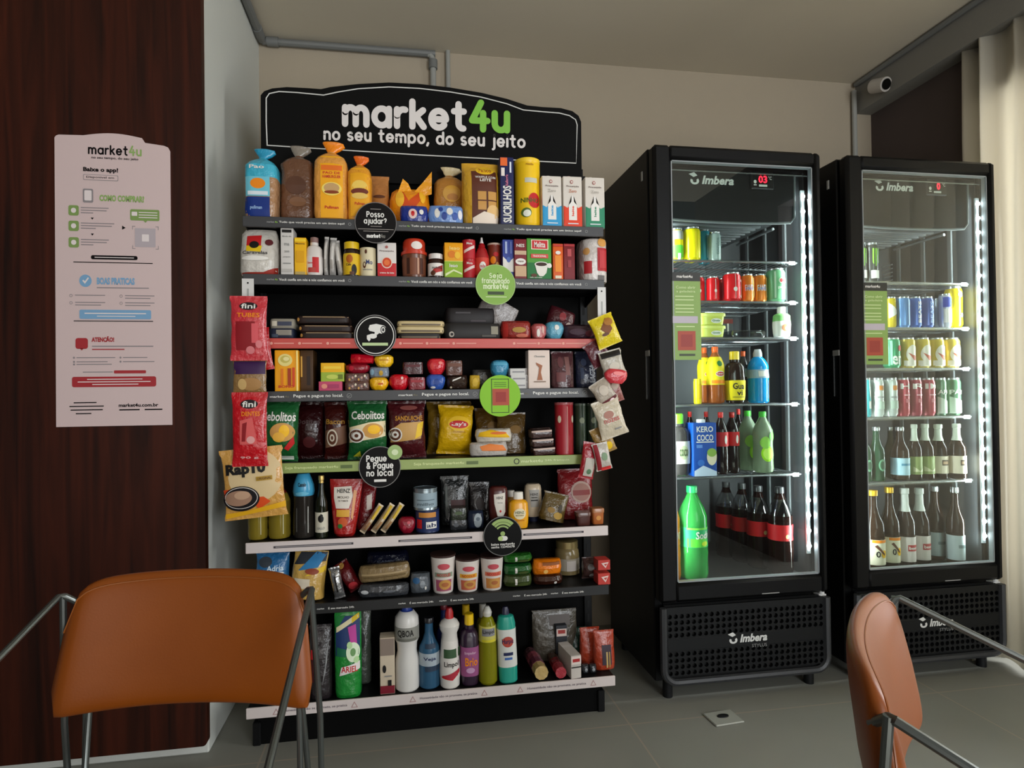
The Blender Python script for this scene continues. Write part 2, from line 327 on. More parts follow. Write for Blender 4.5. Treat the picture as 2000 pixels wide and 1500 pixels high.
def prod(name, label, cat, px, zs, prof, d, mt, parts=(), dec=(), Y=None, rot=(0, 0, 0), group=None, n=24, jit=0, lift=0, size=None, X=None, face=1):
    """one product: px = (left, right, top) in the frame, standing on height zs, front at depth Y"""
    Y = 1.962 if Y is None else Y
    flat = prof in ('box', 'slab')
    dd = d if d else None
    for _ in range(3):
        Yc = Y if flat else Y+(dd or .06)/2*.6
        base = proj((at((px[0]+px[1])/2, 760, Yc).x, Yc, zs))[1]
        ym = (px[2]+base)/2
        a = at(px[0], ym, Yc); b = at(px[1], ym, Yc); t = at((px[0]+px[1])/2, px[2], Yc)
        W = b.x-a.x; H = t.z-zs; xc = (a.x+b.x)/2
        if not d: dd = W
    if size: W, H = size
    if X is not None: xc = X
    rnd = random.Random(hash(label) % 1000 if False else sum(map(ord, label)))
    P = PROF[prof] if isinstance(prof, str) else prof
    R = []
    for i, pe in enumerate(P):
        tz, rx, ry, p = pe[:4]; cxo = pe[4] if len(pe) > 4 else 0
        j = jit*(.15 if tz in (0,) else 1)
        R.append((tz*H, W/2*rx*(1+rnd.uniform(-.05, .03)*j), dd/2*ry*(1+rnd.uniform(-.12, .08)*j), p, W*.03*rnd.uniform(-1, 1)*j+cxo*W, 0.))
    def S(u, v, off):
        r = interp(R, v*H); x = u*W/2; q = min(abs((x-r[4])/r[1]), .995)
        return (x, r[5]-(r[2]+off)*(1-q**r[3])**(1/r[3])-off*.5, v*H)
    root_needed = bool(parts)
    loc = Vector((xc, Y+dd/2, zs+lift))
    bodyR = [(0, 1)]; segs = []
    cut = [(p_[1], p_[2]) for p_ in parts if len(p_) < 5 or p_[4] == 'seg']
    body = G(); pg = {}
    def sub(t0, t1, grow=0):
        out = [tuple(interp(R, t0*H))] if t0 > 0 else []
        lo, hi = t0*H, t1*H
        out = [(lo,)+out[0][1:]] if out else []
        for r in R:
            if lo <= r[0] <= hi: out.append(r)
        if t1 < 1: e = interp(R, hi); out.append((hi,)+tuple(e[1:]))
        return [(z, rx+grow, ry+grow, p, cx, cy) for z, rx, ry, p, cx, cy in out]
    edges = sorted(cut); t = 0
    for (c0, c1) in edges:
        if c0 > t+.001: body.rings(sub(t, c0), mt, n)
        t = max(t, c1)
    if t < .999: body.rings(sub(t, 1), mt, n)
    sleeves = []
    for p_ in parts:
        nm, t0, t1, pm = p_[:4]; kind = p_[4] if len(p_) > 4 else 'seg'
        g = G()
        if kind == 'seg': g.rings(sub(t0, t1), pm, n)
        elif kind == 'sleeve': g.rings(sub(t0, t1, .0007), pm, n); sleeves.append((t0, t1, g))
        elif kind == 'cap': # small screw cap on a carton: t0 = u centre, t1 = radius (m)
            cxx = t0*W/2; g.rings([(H, t1, t1, 2, cxx, 0), (H+.011, t1, t1, 2, cxx, 0), (H+.013, t1*.85, t1*.85, 2, cxx, 0)], pm, 16)
        elif kind == 'sheet':   # a flat fin of film standing out of the bag: t0 = outline, t1 = depth fraction
            g.prism([(u*W/2, v*H) for u, v in t0], t1*dd/2-.0012, t1*dd/2+.0012, pm)
        pg[nm] = g if nm not in pg else pg[nm]
    for i, q in enumerate(dec):
        off = .0011+i*.00022
        k = q[0]; tgt = body
        cv = q[2] if k not in 'p' else sum(v for _, v in q[1])/len(q[1])
        for t0, t1, g in sleeves:
            if t0-.02 <= cv <= t1+.02: tgt = g
        uw = 2.0
        if k == 'r': tgt.d_grid(S, q[1]-q[3]/2, q[1]+q[3]/2, q[2]-q[4]/2, q[2]+q[4]/2, q[5], off, 8, 6)
        elif k == 'e': tgt.d_ell(S, q[1], q[2], q[3]/2, q[4]/2, q[5], off)
        elif k == 'p': tgt.d_shape(S, q[1], q[2], off)
        elif k == 't': tgt.d_text(S, q[6], q[1], q[2], q[3], q[4], q[5], off, .02)
        elif k == 'T': tgt.d_text(S, q[6], q[1], q[2], q[3], q[4], q[5], off, .05)
        elif k == 'v':       # text running upwards, size = (length in v, thickness in u)
            vs, fs, asp = text_mesh(q[6], .03)
            tgt.add([S(q[1]-y*q[3], q[2]+x*q[4], off) for x, y in vs], fs, q[5])
    allv = list(body.v)
    for g in pg.values(): allv += g.v
    Rm = Euler(rot).to_matrix()
    if any(rot):
        # turn about the middle of the thing, then let it rest on its lowest point
        c = Vector((0, 0, H/2)); zmin = min((Rm @ (Vector(v)-c)).z for v in allv)
        loc = Vector((xc, Y+dd/2, zs+lift)) + Vector((0, 0, -zmin)) - Rm @ c
        # centre stays above the same point
    if parts:
        o = empty(name, loc, rot)
        if body.f: body.build('body', o)
        for nm, g in pg.items(): g.build(nm.split('#')[0], o)
    else:
        o = body.build(name, None, loc, rot)
    tag(o, label, cat, group); ITEMS.append(o)
    return o
# ================================================================ the room
XL, XR, YW, YN, ZC = -.62, 2.47, 2.74, 1.985, 2.741
def noisy(h, h2, rough, sc=3, bump=.05, bs=180):
    m = bpy.data.materials.new('n_'+h.strip('#')); m.use_nodes = True; nt = m.node_tree; b = nt.nodes['Principled BSDF']
    tc = nt.nodes.new('ShaderNodeTexCoord'); n = nt.nodes.new('ShaderNodeTexNoise'); n.inputs['Scale'].default_value = sc; n.inputs['Detail'].default_value = 6
    mx = nt.nodes.new('ShaderNodeMix'); mx.data_type = 'RGBA'; mx.inputs[6].default_value = lin(h); mx.inputs[7].default_value = lin(h2)
    n2 = nt.nodes.new('ShaderNodeTexNoise'); n2.inputs['Scale'].default_value = bs; bp = nt.nodes.new('ShaderNodeBump'); bp.inputs['Strength'].default_value = bump; bp.inputs['Distance'].default_value = .01
    L = nt.links.new
    L(tc.outputs['Object'], n.inputs['Vector']); L(tc.outputs['Object'], n2.inputs['Vector']); L(n.outputs['Fac'], mx.inputs[0])
    L(mx.outputs[2], b.inputs['Base Color']); L(n2.outputs['Fac'], bp.inputs['Height']); L(bp.outputs['Normal'], b.inputs['Normal'])
    b.inputs['Roughness'].default_value = rough; b.inputs['Specular IOR Level'].default_value = .3
    return m
M_WALL = noisy('#aea28f', '#a89c89', .85); M_CEIL = noisy('#cec5b2', '#c7beab', .9); M_WW = noisy('#d4d6d0', '#cdcfc8', .8); M_BEAM = noisy('#85837c', '#7f7d77', .85)
M_BLIND = noisy('#554b48', '#504643', .9, 8)
def floor_mat():
    m = bpy.data.materials.new('floor_tile'); m.use_nodes = True; nt = m.node_tree; b = nt.nodes['Principled BSDF']; L = nt.links.new
    tc = nt.nodes.new('ShaderNodeTexCoord'); mp = nt.nodes.new('ShaderNodeMapping')
    br = nt.nodes.new('ShaderNodeTexBrick'); br.offset = 0; br.inputs['Scale'].default_value = 1
    br.inputs['Brick Width'].default_value = 1.2; br.inputs['Row Height'].default_value = 1.2; br.inputs['Mortar Size'].default_value = .003
    br.inputs['Color1'].default_value = lin('#8a8980'); br.inputs['Color2'].default_value = lin('#86857c'); br.inputs['Mortar'].default_value = lin('#a09384')
    mp.inputs['Location'].default_value = (-.75+1.2, FLOOR_LINE+1.2, 0)
    n = nt.nodes.new('ShaderNodeTexNoise'); n.inputs['Scale'].default_value = 5; n.inputs['Detail'].default_value = 8
    mx = nt.nodes.new('ShaderNodeMix'); mx.data_type = 'RGBA'; mx.blend_type = 'MULTIPLY'; mx.inputs[7].default_value = (.86, .87, .86, 1)
    L(tc.outputs['Object'], mp.inputs[0]); L(mp.outputs[0], br.inputs[0]); L(tc.outputs['Object'], n.inputs[0])
    L(n.outputs[0], mx.inputs[0]); L(br.outputs['Color'], mx.inputs[6]); L(mx.outputs[2], b.inputs['Base Color']); b.inputs['Roughness'].default_value = .42
    return m
def floor_at(px, py):
    d = CF+CR*((px-CX)/FL)-CU*((py-CY)/FL); return EYE+d*(-EYE.z/d.z)
FLOOR_LINE = -floor_at(1450, 1392).y
struct(G().box(-2.6, 3.2, -3.2, 2.9, -.1, 0, floor_mat()).build('floor', smooth=0))
struct(G().box(-2.6, 3.2, -.6, 2.9, ZC, ZC+.1, M_CEIL).build('ceiling', smooth=0))
struct(G().box(XL-.1, 3.2, YW, YW+.1, 0, ZC, M_WALL).build('wall_back', smooth=0))
struct(G().box(-2.6, XL, YN, YW+.1, 0, ZC, M_WW, .004).build('wall_left', smooth=0))
struct(G().box(XR, XR+.1, 2.1, YW, 0, ZC, M_BLIND).box(XR, XR+.1, -.6, .5, 0, ZC, M_BLIND).box(XR, XR+.1, .5, 2.1, 2.35, ZC, M_BLIND).build('wall_right', smooth=0))
struct(G().box(XR+.04, XR+.046, .5, 2.1, 0, 2.35, clear('#ffffff', .02)).build('window_1', smooth=0))
# boxed beam along the right wall below the ceiling
struct(G().box(XR-.09, XR, .55, YW, ZC-.16, ZC, M_BEAM).build('trim_1', smooth=0))
# dark wood panelling in front of the left wall
def wood_mat():
    m = bpy.data.materials.new('dark_wood'); m.use_nodes = True; nt = m.node_tree; b = nt.nodes['Principled BSDF']; L = nt.links.new
    tc = nt.nodes.new('ShaderNodeTexCoord'); mp = nt.nodes.new('ShaderNodeMapping'); mp.inputs['Scale'].default_value = (14, 14, .7)
    n = nt.nodes.new('ShaderNodeTexNoise'); n.inputs['Scale'].default_value = 1.6; n.inputs['Detail'].default_value = 8; n.inputs['Distortion'].default_value = 1.0
    r = nt.nodes.new('ShaderNodeValToRGB'); r.color_ramp.elements[0].color = lin('#1d0903'); r.color_ramp.elements[1].color = lin('#451a0b')
    r.color_ramp.elements[0].position = .3; r.color_ramp.elements[1].position = .72
    L(tc.outputs['Object'], mp.inputs[0]); L(mp.outputs[0], n.inputs[0]); L(n.outputs[0], r.inputs[0]); L(r.outputs[0], b.inputs['Base Color'])
    b.inputs['Roughness'].default_value = .5; b.inputs['Specular IOR Level'].default_value = .25
    return m
M_WOOD = wood_mat()
YP = YN-.03
xr = at(399, 800, YP).x
zb = at(405, 1457, YP).z
rc = [(xr-.014+.014*cos(a), zb+.014+.014*sin(a)) for a in [radians(-90+15*i) for i in range(7)]]
o = G().prism([(-2.6, zb)]+rc+[(xr, ZC-.002), (-2.6, ZC-.002)], YP, YN-.001, M_WOOD).build('wood_panel', smooth=30)
tag(o, 'dark reddish brown wood wall panel at the left, behind the white poster', 'panel')

# grey surface conduits
M_CON = mat('#6f716f', .5); M_CON2 = mat('#9a9b96', .5)
zt = ZC-.022
g = G().tube([(XL+.02, YN+.02, zt), (XL+.02, YW-.03, zt)], .017, M_CON, 10)
g.tube([(XL+.02, YW-.022, zt), (at(850, 110, YW-.02).x, YW-.022, zt), ], .016, M_CON, 10)
c = at(846, 160, YW-.02).x
g.tube([(c-.03, YW-.022, zt), (c-.008, YW-.022, zt-.008), (c, YW-.022, zt-.03), (c, YW-.022, 1.6)], .014, M_CON2, 10)
root = g.build('conduit_pipe'); tag(root, 'grey conduit round the left ceiling corner, turning down behind the sign', 'conduit')
for q, (a, b) in enumerate([((XL+.02, YW-.06, zt), (XL+.02, YW-.12, zt)), ((XL+.04, YW-.022, zt), (XL+.09, YW-.022, zt)), ((c, YW-.022, zt-.03), (c, YW-.022, zt-.07))]):
    G().cyl(a, b, .021, M_CON, 12).build('coupling', root)
c2 = at(875, 130, YW-.02).x
o = G().tube([(c2, YW-.016, ZC), (c2, YW-.016, 1.6)], .011, M_CON2, 10).build('conduit_pipe'); tag(o, 'pale vertical conduit dropping straight from the ceiling, just right of the bent one', 'conduit')
o = G().tube([(XR-.115, YW-.02, ZC-.05), (XR-.115, YW-.02, 0)], .012, M_CON2, 10).build('conduit_pipe'); tag(o, 'white vertical conduit in the right rear corner above the second fridge', 'conduit')
o = G().tube([(XR-.105, .6, ZC-.016), (XR-.105, YW-.02, ZC-.016)], .013, M_CON, 10).build('conduit_pipe'); tag(o, 'grey conduit along the right edge of the ceiling above the security camera', 'conduit')

# security camera
p = atx(1722, 166, XR-.12)
root = empty('security_camera', (p.x, p.y, p.z)); tag(root, 'small round white security camera under the ceiling in the right corner', 'camera')
dirv = (Vector((.1, -1, -.35))).normalized(); Z = Vector((0, 0, 0))
g = G().tube([Z-dirv*.05, Z-dirv*.02, Z+dirv*.025], .034, mat('#b9b3ab', .4), 20); g.build('housing', root)
G().tube([Z+dirv*.024, Z+dirv*.029], .025, mat('#050505', .1), 20).build('lens', root)
G().tube([Z-dirv*.02, Vector((.11, .0, .01))], .012, mat('#a8a39b', .4), 10).build('bracket', root)
G().tube([Vector((.085, 0, .01)), Vector((.118, 0, .01))], .035, mat('#b9b3ab', .4), 20).build('mount_plate', root)

# curtain on the right
def curtain():
    m = bpy.data.materials.new('curtain_cloth'); m.use_nodes = True; nt = m.node_tree; b = nt.nodes['Principled BSDF']; L = nt.links.new
    b.inputs['Base Color'].default_value = lin('#e2ddd0'); b.inputs['Roughness'].default_value = .9; b.inputs['Specular IOR Level'].default_value = .1
    t = nt.nodes.new('ShaderNodeBsdfTranslucent'); t.inputs[0].default_value = lin('#e2ddd0'); mx = nt.nodes.new('ShaderNodeMixShader'); mx.inputs[0].default_value = .45
    tc = nt.nodes.new('ShaderNodeTexCoord'); n = nt.nodes.new('ShaderNodeTexNoise'); n.inputs['Scale'].default_value = 300; bp = nt.nodes.new('ShaderNodeBump'); bp.inputs['Strength'].default_value = .2; bp.inputs['Distance'].default_value = .002
    L(tc.outputs['Object'], n.inputs[0]); L(n.outputs[0], bp.inputs['Height']); L(bp.outputs[0], b.inputs['Normal'])
    L(b.outputs[0], mx.inputs[1]); L(t.outputs[0], mx.inputs[2]); L(mx.outputs[0], nt.nodes['Material Output'].inputs[0])
    vs = []; N = 220; y0, y1 = 2.16, 1.0
    for k, z in enumerate((.02, .5, 1.1, 1.7, 2.2, ZC-.1)):
        for i in range(N+1):
            t_ = i/N; y = y0+(y1-y0)*t_; a = .030*sin(t_*2*pi*10+.3*sin(k*.9+t_*5))*(1+.25*sin(t_*31))+.008*sin(t_*90+k)
            vs.append((XR-.052+a*(1-.1*k*.2), y+.010*sin(t_*60+k*.4)-.012*(5-k)*(1-t_)**8*-1, z))
    fs = [(k*(N+1)+i, k*(N+1)+i+1, (k+1)*(N+1)+i+1, (k+1)*(N+1)+i) for k in range(5) for i in range(N)]
    g = G().add(vs, fs, m); o = g.build('curtain', smooth=80)
    s = o.modifiers.new('cloth', 'SOLIDIFY'); s.thickness = .002
    return o
tag(curtain(), 'long off-white curtain hanging in folds at the right beside the second fridge', 'curtain')

# floor socket plate
a = floor_at(1378, 1397); b = floor_at(1450, 1415); c_ = floor_at(1425, 1393)
px_, py_ = floor_at(1413, 1404).xy
root = empty('floor_outlet', (px_, py_, 0), (0, 0, .08)); tag(root, 'small square grey outlet plate on the floor before the left fridge', 'outlet')
G().box(-.055, .055, -.04, .04, 0, .006, mat('#9b9c92', .45), .003).build('plate', root)
G().rings([(.006, .022, .012, 2, .002, .006), (.0085, .021, .011, 2, .002, .006)], mat('#050505', .6), 20).build('socket', root)

# ---------------------------------------------------------------- poster on the wood
YQ = YP-.004
pa = at(108, 550, YQ); pb = at(334, 550, YQ); z0 = at(220, 832, YQ).z; z1 = at(220, 264, YQ).z
PW = pb.x-pa.x; PHt = z1-z0; sx = PW/226.; sz = PHt/568.
def PS(u, v, off): return (pa.x+u*sx, YQ-off*.5, z1-v*sz)      # poster artwork in poster units, v down
g = G()
top = [(0, 10), (3, 6), (8, 4), (50, 3)]+[(55+115*i/12, 3-6.5*sin(pi*i/12)) for i in range(13)]+[(176, 12), (214, 16), (222, 19), (226, 26)]
poly = [(0, 568)]+top+[(226, 568)]
g.prism([(pa.x+u*sx, z1-v*sz) for u, v in poly], YQ, YP-.0005, pap('#d6bfbd'))
dk = mat('#141011', .8, spec=.1); gr = mat('#8fae62', .6); lg = mat('#7f9a54', .6); bl = mat('#7ba7cb', .6); rd = mat('#a8282f', .6); wt = mat('#e8dcda', .6); gy = mat('#8d8587', .6)
def PSt(t, x0, x1, base, xh, wd, m_, split=None, m2=None): g.d_stroke(lambda u, v, off: PS(u, -v, off), t, x0, x1, -base, xh, wd, m_, .002, split, m2)
PSt('market4u', 66, 168, 38, 11, 3.2, dk, 6, gr)
def PT(t, cu, cv, wd, ht, m_, b=.02, sh=0, off=.0022): g.d_text(lambda u, v, o_: PS(u, -v, o_), t, cu, -cv, wd, ht, m_, off, b, sh)
PT('no seu tempo, do seu jeito', 117, 46, 92, 6, dk)
PT('Baixe o app!', 89, 70, 68, 11, dk, .04)
def bar(x0, x1, y, h=1.6, m_=None): g.d_grid(PS, x0, x1, y-h/2, y+h/2, m_ or gy, .0024, 1, 1)
def rrect(x0, x1, y0, y1, r, m_, off=.0018):
    pts = []
    for cx_, cy_, a0 in ((x1-r, y1-r, 0), (x0+r, y1-r, 90), (x0+r, y0+r, 180), (x1-r, y0+r, 270)):
        pts += [(cx_+r*cos(radians(a0+18*i)), cy_+r*sin(radians(a0+18*i))) for i in range(6)]
    g.add([PS(u, v, off) for u, v in pts], [tuple(range(len(pts)))], m_)
rrect(55, 123, 79, 90, 2, gy); rrect(56, 122, 80, 89, 2, pap('#d6bfbd'), .0021); PT('Disponivel em', 88, 84.5, 54, 5, dk)
rrect(54, 74, 107, 134, 3, gy); rrect(57, 71, 110, 130, 2, wt, .0021); PT('COMO COMPRAR?', 130, 124, 88, 13, gr, .05, .0)
for y in (150, 180, 212):
    rrect(26, 46, y-10, y+10, 4, lg); g.d_ell(PS, 36, y, 5, 5, wt, .0026, 16)
    for j, ln in enumerate((54, 50, 24)): bar(50, 50+ln*(1 if y != 180 else 1.2), y-6+j*5)
bar(78, 88, 164, 3, dk) if False else g.d_poly(PS, [(69, 163), (75, 163), (72, 167)], dk, .002)
g.d_poly(PS, [(69, 194), (75, 194), (72, 198)], dk, .002); g.d_poly(PS, [(130, 177), (130, 185), (137, 181)], dk, .002)
rrect(146, 204, 144, 166, 3, lg); rrect(149, 160, 149, 157, 1, wt, .0026); g.d_poly(PS, [(172, 166), (180, 166), (176, 170)], lg, .0018)
for j in range(3): bar(163, 200, 150+5*j, 1.6, wt)
rrect(155, 196, 181, 218, 1, mat('#b7abb0', .6)); rrect(169, 183, 193, 207, 1, wt, .0024)
for a_, b_, c__, d_ in ((150, 156, 177, 178), (150, 151, 177, 184), (196, 202, 177, 178), (201, 202, 177, 184), (150, 156, 221, 222), (150, 151, 215, 222), (196, 202, 221, 222), (201, 202, 215, 222)): rrect(a_, b_, c__, d_, .2, gy)
rrect(69, 160, 236, 244, 3.5, dk); bar(76, 153, 240, 1.5, wt); bar(35, 190, 250, 1.6, dk)
g.d_ell(PS, 58, 286, 12, 12, bl, .0018, 24); g.d_poly(PS, [(52, 286), (57, 292), (65, 281), (63, 279), (57, 287), (54, 284)], wt, .0026)
PT('BOAS PRATICAS', 117, 286, 74, 14, bl, .05); bar(80, 182, 299, 1.8)
for x in (38, 135):
    for y in (315, 329):
        g.d_ell(PS, x-8, y, 3, 3, gy, .0018, 12, 1, 0, 360, .7)
        for j in range(1 if (x, y) == (38, 315) else 2): bar(x, x+58-8*j, y-1+5*j)
rrect(46, 186, 342, 360, 3, bl); bar(56, 176, 349, 2, wt); bar(80, 155, 354.5, 1.5, wt); bar(35, 190, 364, 1.6, dk)
rrect(38, 62, 397, 418, 5, rd); g.d_poly(PS, [(46, 417), (54, 417), (50, 421)], rd, .0018); PT('ATENÇÃO!', 91, 400, 44, 13, rd, .05); bar(70, 190, 413, 2); bar(70, 133, 419, 2, rd)
for x, y, ln in ((40, 435, 75), (40, 443, 60), (40, 448, 68), (130, 435, 48), (130, 443, 62)): bar(x, x+ln, y); g.d_ell(PS, x-5, y, 2, 2, gy, .0018, 10)
bar(52, 110, 463); rrect(112, 175, 460, 466, 2, rd)
rrect(31, 195, 472, 492, 4, rd); bar(60, 168, 477, 1.6, wt); bar(42, 184, 482, 1.6, wt); bar(70, 160, 487, 1.6, wt)
for j, (a_, b_) in enumerate(((34, 78), (26, 92), (28, 90), (38, 68))): bar(a_, b_, 522+7*j, 2, dk)
PT('market4u.com.br', 160, 528, 78, 7, dk, .03); bar(122, 162, 537, 2.4, dk); bar(172, 207, 537, 2.4, dk)
o = g.build('wall_poster', smooth=0); tag(o, 'tall white instruction poster with green, blue and red sections on the dark wood panel', 'poster')

# ================================================================ shelf unit
SL, SR, YS, YB = -.4957, .7004, 1.95, 2.165
STZ = [1.7054, 1.5211, 1.3158, 1.1459, .9155, .6666, .4622, .1423]      # top edge of each price strip
SH = [.034, .034, .033, .034, .033, .034, .034, .034]
ZS = [z-.001 for z in STZ]                                             # the surface of each shelf
M_BK = mat('#0c0c0d', .5, spec=.2); M_BK2 = mat('#060606', .7, spec=.1); M_STR = mat('#38383a', .5)
unit = empty('shelf_unit', ((SL+SR)/2, 2.05, 0)); tag(unit, 'tall black metal shop shelf unit with eight shelves of groceries under the lettered sign', 'shelf unit')
ux = (SL+SR)/2; uy = 2.05
def U(g, name, parent=unit, **k): # build in world coordinates, stored relative to the unit
    g.v = [(x-ux, y-uy, z) for x, y, z in g.v]; return g.build(name, parent, **k)
U(G().box(SL+.01, SR-.01, YB, YB+.02, .0, 1.955, M_BK2), 'back_panel', smooth=0)
for x in (SL-.004, SR-.026):
    g = G().box(x, x+.03, YB-.012, YB+.028, 0, 1.96, M_BK, .002)
    for k in range(36): g.box(x+.011, x+.019, YB-.0135, YB-.012, .1+k*.053, .13+k*.053, mat('#020202', .8))
    U(g, 'upright', smooth=0)
for x in (SL+.005, SR-.03): U(G().box(x, x+.025, YS+.045, YB, .0, .075, M_BK, .003), 'foot', smooth=0)
U(G().box(SL+.02, SR-.02, YS+.055, YB, 0, .1, M_BK2), 'plinth', smooth=0)
strip_cols = ['#39393b', '#39393b', '#c4493f', '#39393b', '#93a45c', '#d9cdc9', '#161617', '#d9cdc9']
W1 = mat('#e8e6e0', .6); shelves = []
for i, (z, h) in enumerate(zip(STZ, SH)):
    x0, x1 = (SL, SR) if i != 7 else (-.5104+.01, .7209)
    yf = YS if i != 7 else 1.957
    g = G().box(x0+.003, x1-.003, yf+.008, YB, z-.027, z-.0012, M_BK, .001)
    for s in (x0+.003, x1-.006): g.add([(s, yf+.02, z-.028), (s, YB, z-.028), (s, YB, z-.07), (s+.003, yf+.02, z-.028), (s+.003, YB, z-.028), (s+.003, YB, z-.07)], [(0, 1, 2), (3, 5, 4), (0, 3, 4, 1), (1, 4, 5, 2), (2, 5, 3, 0)], M_BK)
    sh = U(g, 'shelf', smooth=0); shelves.append(sh)
    g = G().box(x0, x1, yf, yf+.007, z-h, z, mat(strip_cols[i], .42), .0015)
    S = plane_xz(yf); zc = z-h*.5
    def X(px, i=i, z=z, yf=yf): return at(px, proj((.1, yf, z))[1], yf).x
    def T(t, a, b, ht, m_=W1, zz=None, bold=.015): g.d_text(S, t, (X(a)+X(b))/2, zc if zz is None else zz, X(b)-X(a), ht, m_, .0006, bold)
    GN = mat('#8ec045', .6)
    if i in (0, 1):
        s_ = 'Tudo que você precisa em um único aqui!' if i == 0 else 'Você confia em nós e nós confiamos em você'
        for a, b in ((545, 673), (803, 922), (1008, 1135)):
            T(s_, a, b, .0085); T('market', a-24, a-9, .006, mat('#9a9a98', .6)); T('4u', a-8, a-3, .006, GN)
            g.d_ell(S, X(b+10), zc, .005, .005, mat('#8a8a88', .6), .0006, 16, 1, 0, 360, .7)
    elif i == 2:
        for a in (530, 585, 640, 782, 834, 886, 1004, 1052, 1100):
            g.d_ell(S, X(a), zc, .0045, .0045, mat('#e7a493', .6), .0006, 14, 1); g.d_grid(S, X(a+5), X(a+44), zc-.0018, zc+.0018, mat('#e2978a', .6), .0006, 1, 1)
    elif i == 3:
        for a, b in ((573, 670), (824, 916), (1041, 1130)):
            T('Pegue e pague no local.', a, b, .0125); T('market', a-46, a-18, .007, W1); T('4u', a-17, a-9, .007, mat('#6f6a55', .6))
            g.d_ell(S, X(b+12), zc, .008, .008, mat('#8a8a88', .6), .0006, 20, 1, 0, 360, .82); g.d_poly(S, [(X(b+9), zc), (X(b+11), zc-.004), (X(b+16), zc+.004), (X(b+11), zc-.001)], mat('#8a8a88', .6), .0007)
    elif i == 4:
        for a, b in ((556, 660), (808, 906)):
            T('Seja franqueado market4u', a, b, .011, mat('#d9e3a0', .6)); g.d_grid(S, X(b+5), X(b+28), zc-.0055, zc+.0055, mat('#5d6e3c', .6), .0006, 1, 1)
        g.d_ell(S, X(1009), zc, .010, .010, mat('#2e3524', .6), .0006, 20, 1, 0, 360, .7); T('market4u', 1018, 1060, .010, mat('#d5dfa8', .6)); T('24h franquia', 1064, 1112, .008, mat('#d5dfa8', .6))
    elif i == 5:
        for a, b in ((534, 690), (778, 922), (1022, 1140)):
            g.d_grid(S, X(a), X(b), zc-.0035, zc+.0035, mat('#3f3b40', .6), .0006, 1, 1); g.d_grid(S, X(a+4), X(b-4), zc-.001, zc+.001, mat('#b8b0b0', .6), .0009, 1, 1)
    elif i == 6:
        for a, b in ((641, 691), (800, 846), (880, 925), (1024, 1068), (1098, 1140)):
            T('É seu mercado 24h', a, b, .0075); T('market', a-22, a-8, .005, W1)
    else:
        for a, b in ((553, 678), (820, 932), (1030, 1145)):
            T('Honestidade não se promete, se pratica', a, b, .010, mat('#6a5f66', .6))
            for c_ in (a-14, b+14): g.d_poly(S, [(X(c_)-.011, zc-.009), (X(c_)+.011, zc-.009), (X(c_), zc+.011)], mat('#b08a88', .6), .0006); g.d_poly(S, [(X(c_)-.007, zc-.0065), (X(c_)+.007, zc-.0065), (X(c_), zc+.006)], mat('#d9cdc9', .6), .0008)
    g.v = [(x-ux, y-uy, zz) for x, y, zz in g.v]; g.build('price_strip', sh, smooth=0)['label'] = ['dark grey', 'dark grey', 'red', 'dark grey', 'green', 'white', 'black', 'white'][i]+' strip along the shelf front'

# header sign
YH = 2.146
hx0 = at(509, 240, YH).x; hx1 = at(1135, 260, YH).x; hz = at(820, 305, YH).z-.03
def HX(px, py): p_ = at(px, py, YH); return (p_.x, p_.z)
outer = [HX(509, 205), HX(509, 186), HX(516, 178), HX(532, 172.5), HX(560, 170), HX(600, 172), HX(627, 174), HX(645, 170), HX(700, 164), HX(760, 161), HX(820, 164), HX(880, 171), HX(940, 181), HX(990, 193), HX(1030, 206), HX(1060, 209), HX(1095, 211), HX(1118, 217), HX(1130, 226), HX(1135, 238)]
poly = [(hx0, 1.90)]+outer+[(hx1, 1.90)]
sg = empty('shop_sign', ((hx0+hx1)/2, YH, hz)); tag(sg, 'large black arched shop sign with white and green lettering on top of the shelf unit', 'sign')
def SG(g, n, **k): g.v = [(x-(hx0+hx1)/2, y-YH, z-hz) for x, y, z in g.v]; return g.build(n, sg, **k)
SG(G().prism(poly, YH, YH+.004, mat('#0a0a0a', .65, spec=.12)), 'board', smooth=0)
SI = plane_xz(YH)
inner = [HX(522, 285), HX(520, 240), HX(520, 192), HX(526, 183), HX(545, 179), HX(580, 181), HX(632, 186), HX(660, 180), HX(700, 173.5), HX(760, 170), HX(820, 173), HX(880, 180), HX(940, 190), HX(990, 203), HX(1022, 215), HX(1060, 218.5), HX(1092, 221), HX(1112, 226), HX(1124, 234), HX(1127, 244), HX(1125, 319), HX(822, 303), HX(522, 284)]
g = G(); wl = mat('#dcdcd8', .5)
g.tube([(x, YH-.0012, z) for x, z in inner], .0020, wl, 6, flat=.6)
SG(g, 'border_line', smooth=0)
def tilted(u, v, off):   # u, v in frame pixels measured along the sign's slope
    x, z = HX(u, v+.0415*(u-830)); return (x, YH-off, z)
g = G(); g.d_stroke(lambda u, v, o_: tilted(u, -v, o_), 'market4u', 674, 990, -248.5, 32.5, 12.6, mat('#dfd9d6', .5), .0015, 6, mat('#7fc043', .5)); SG(g, 'logo_lettering', smooth=0)
g = G(); g.d_stroke(lambda u, v, o_: tilted(u, -v, o_), 'no seu tempo, do seu jeito', 634, 1024, -280, 14.5, 4.6, mat('#dfd9d6', .5), .0015); SG(g, 'tagline_lettering', smooth=0)

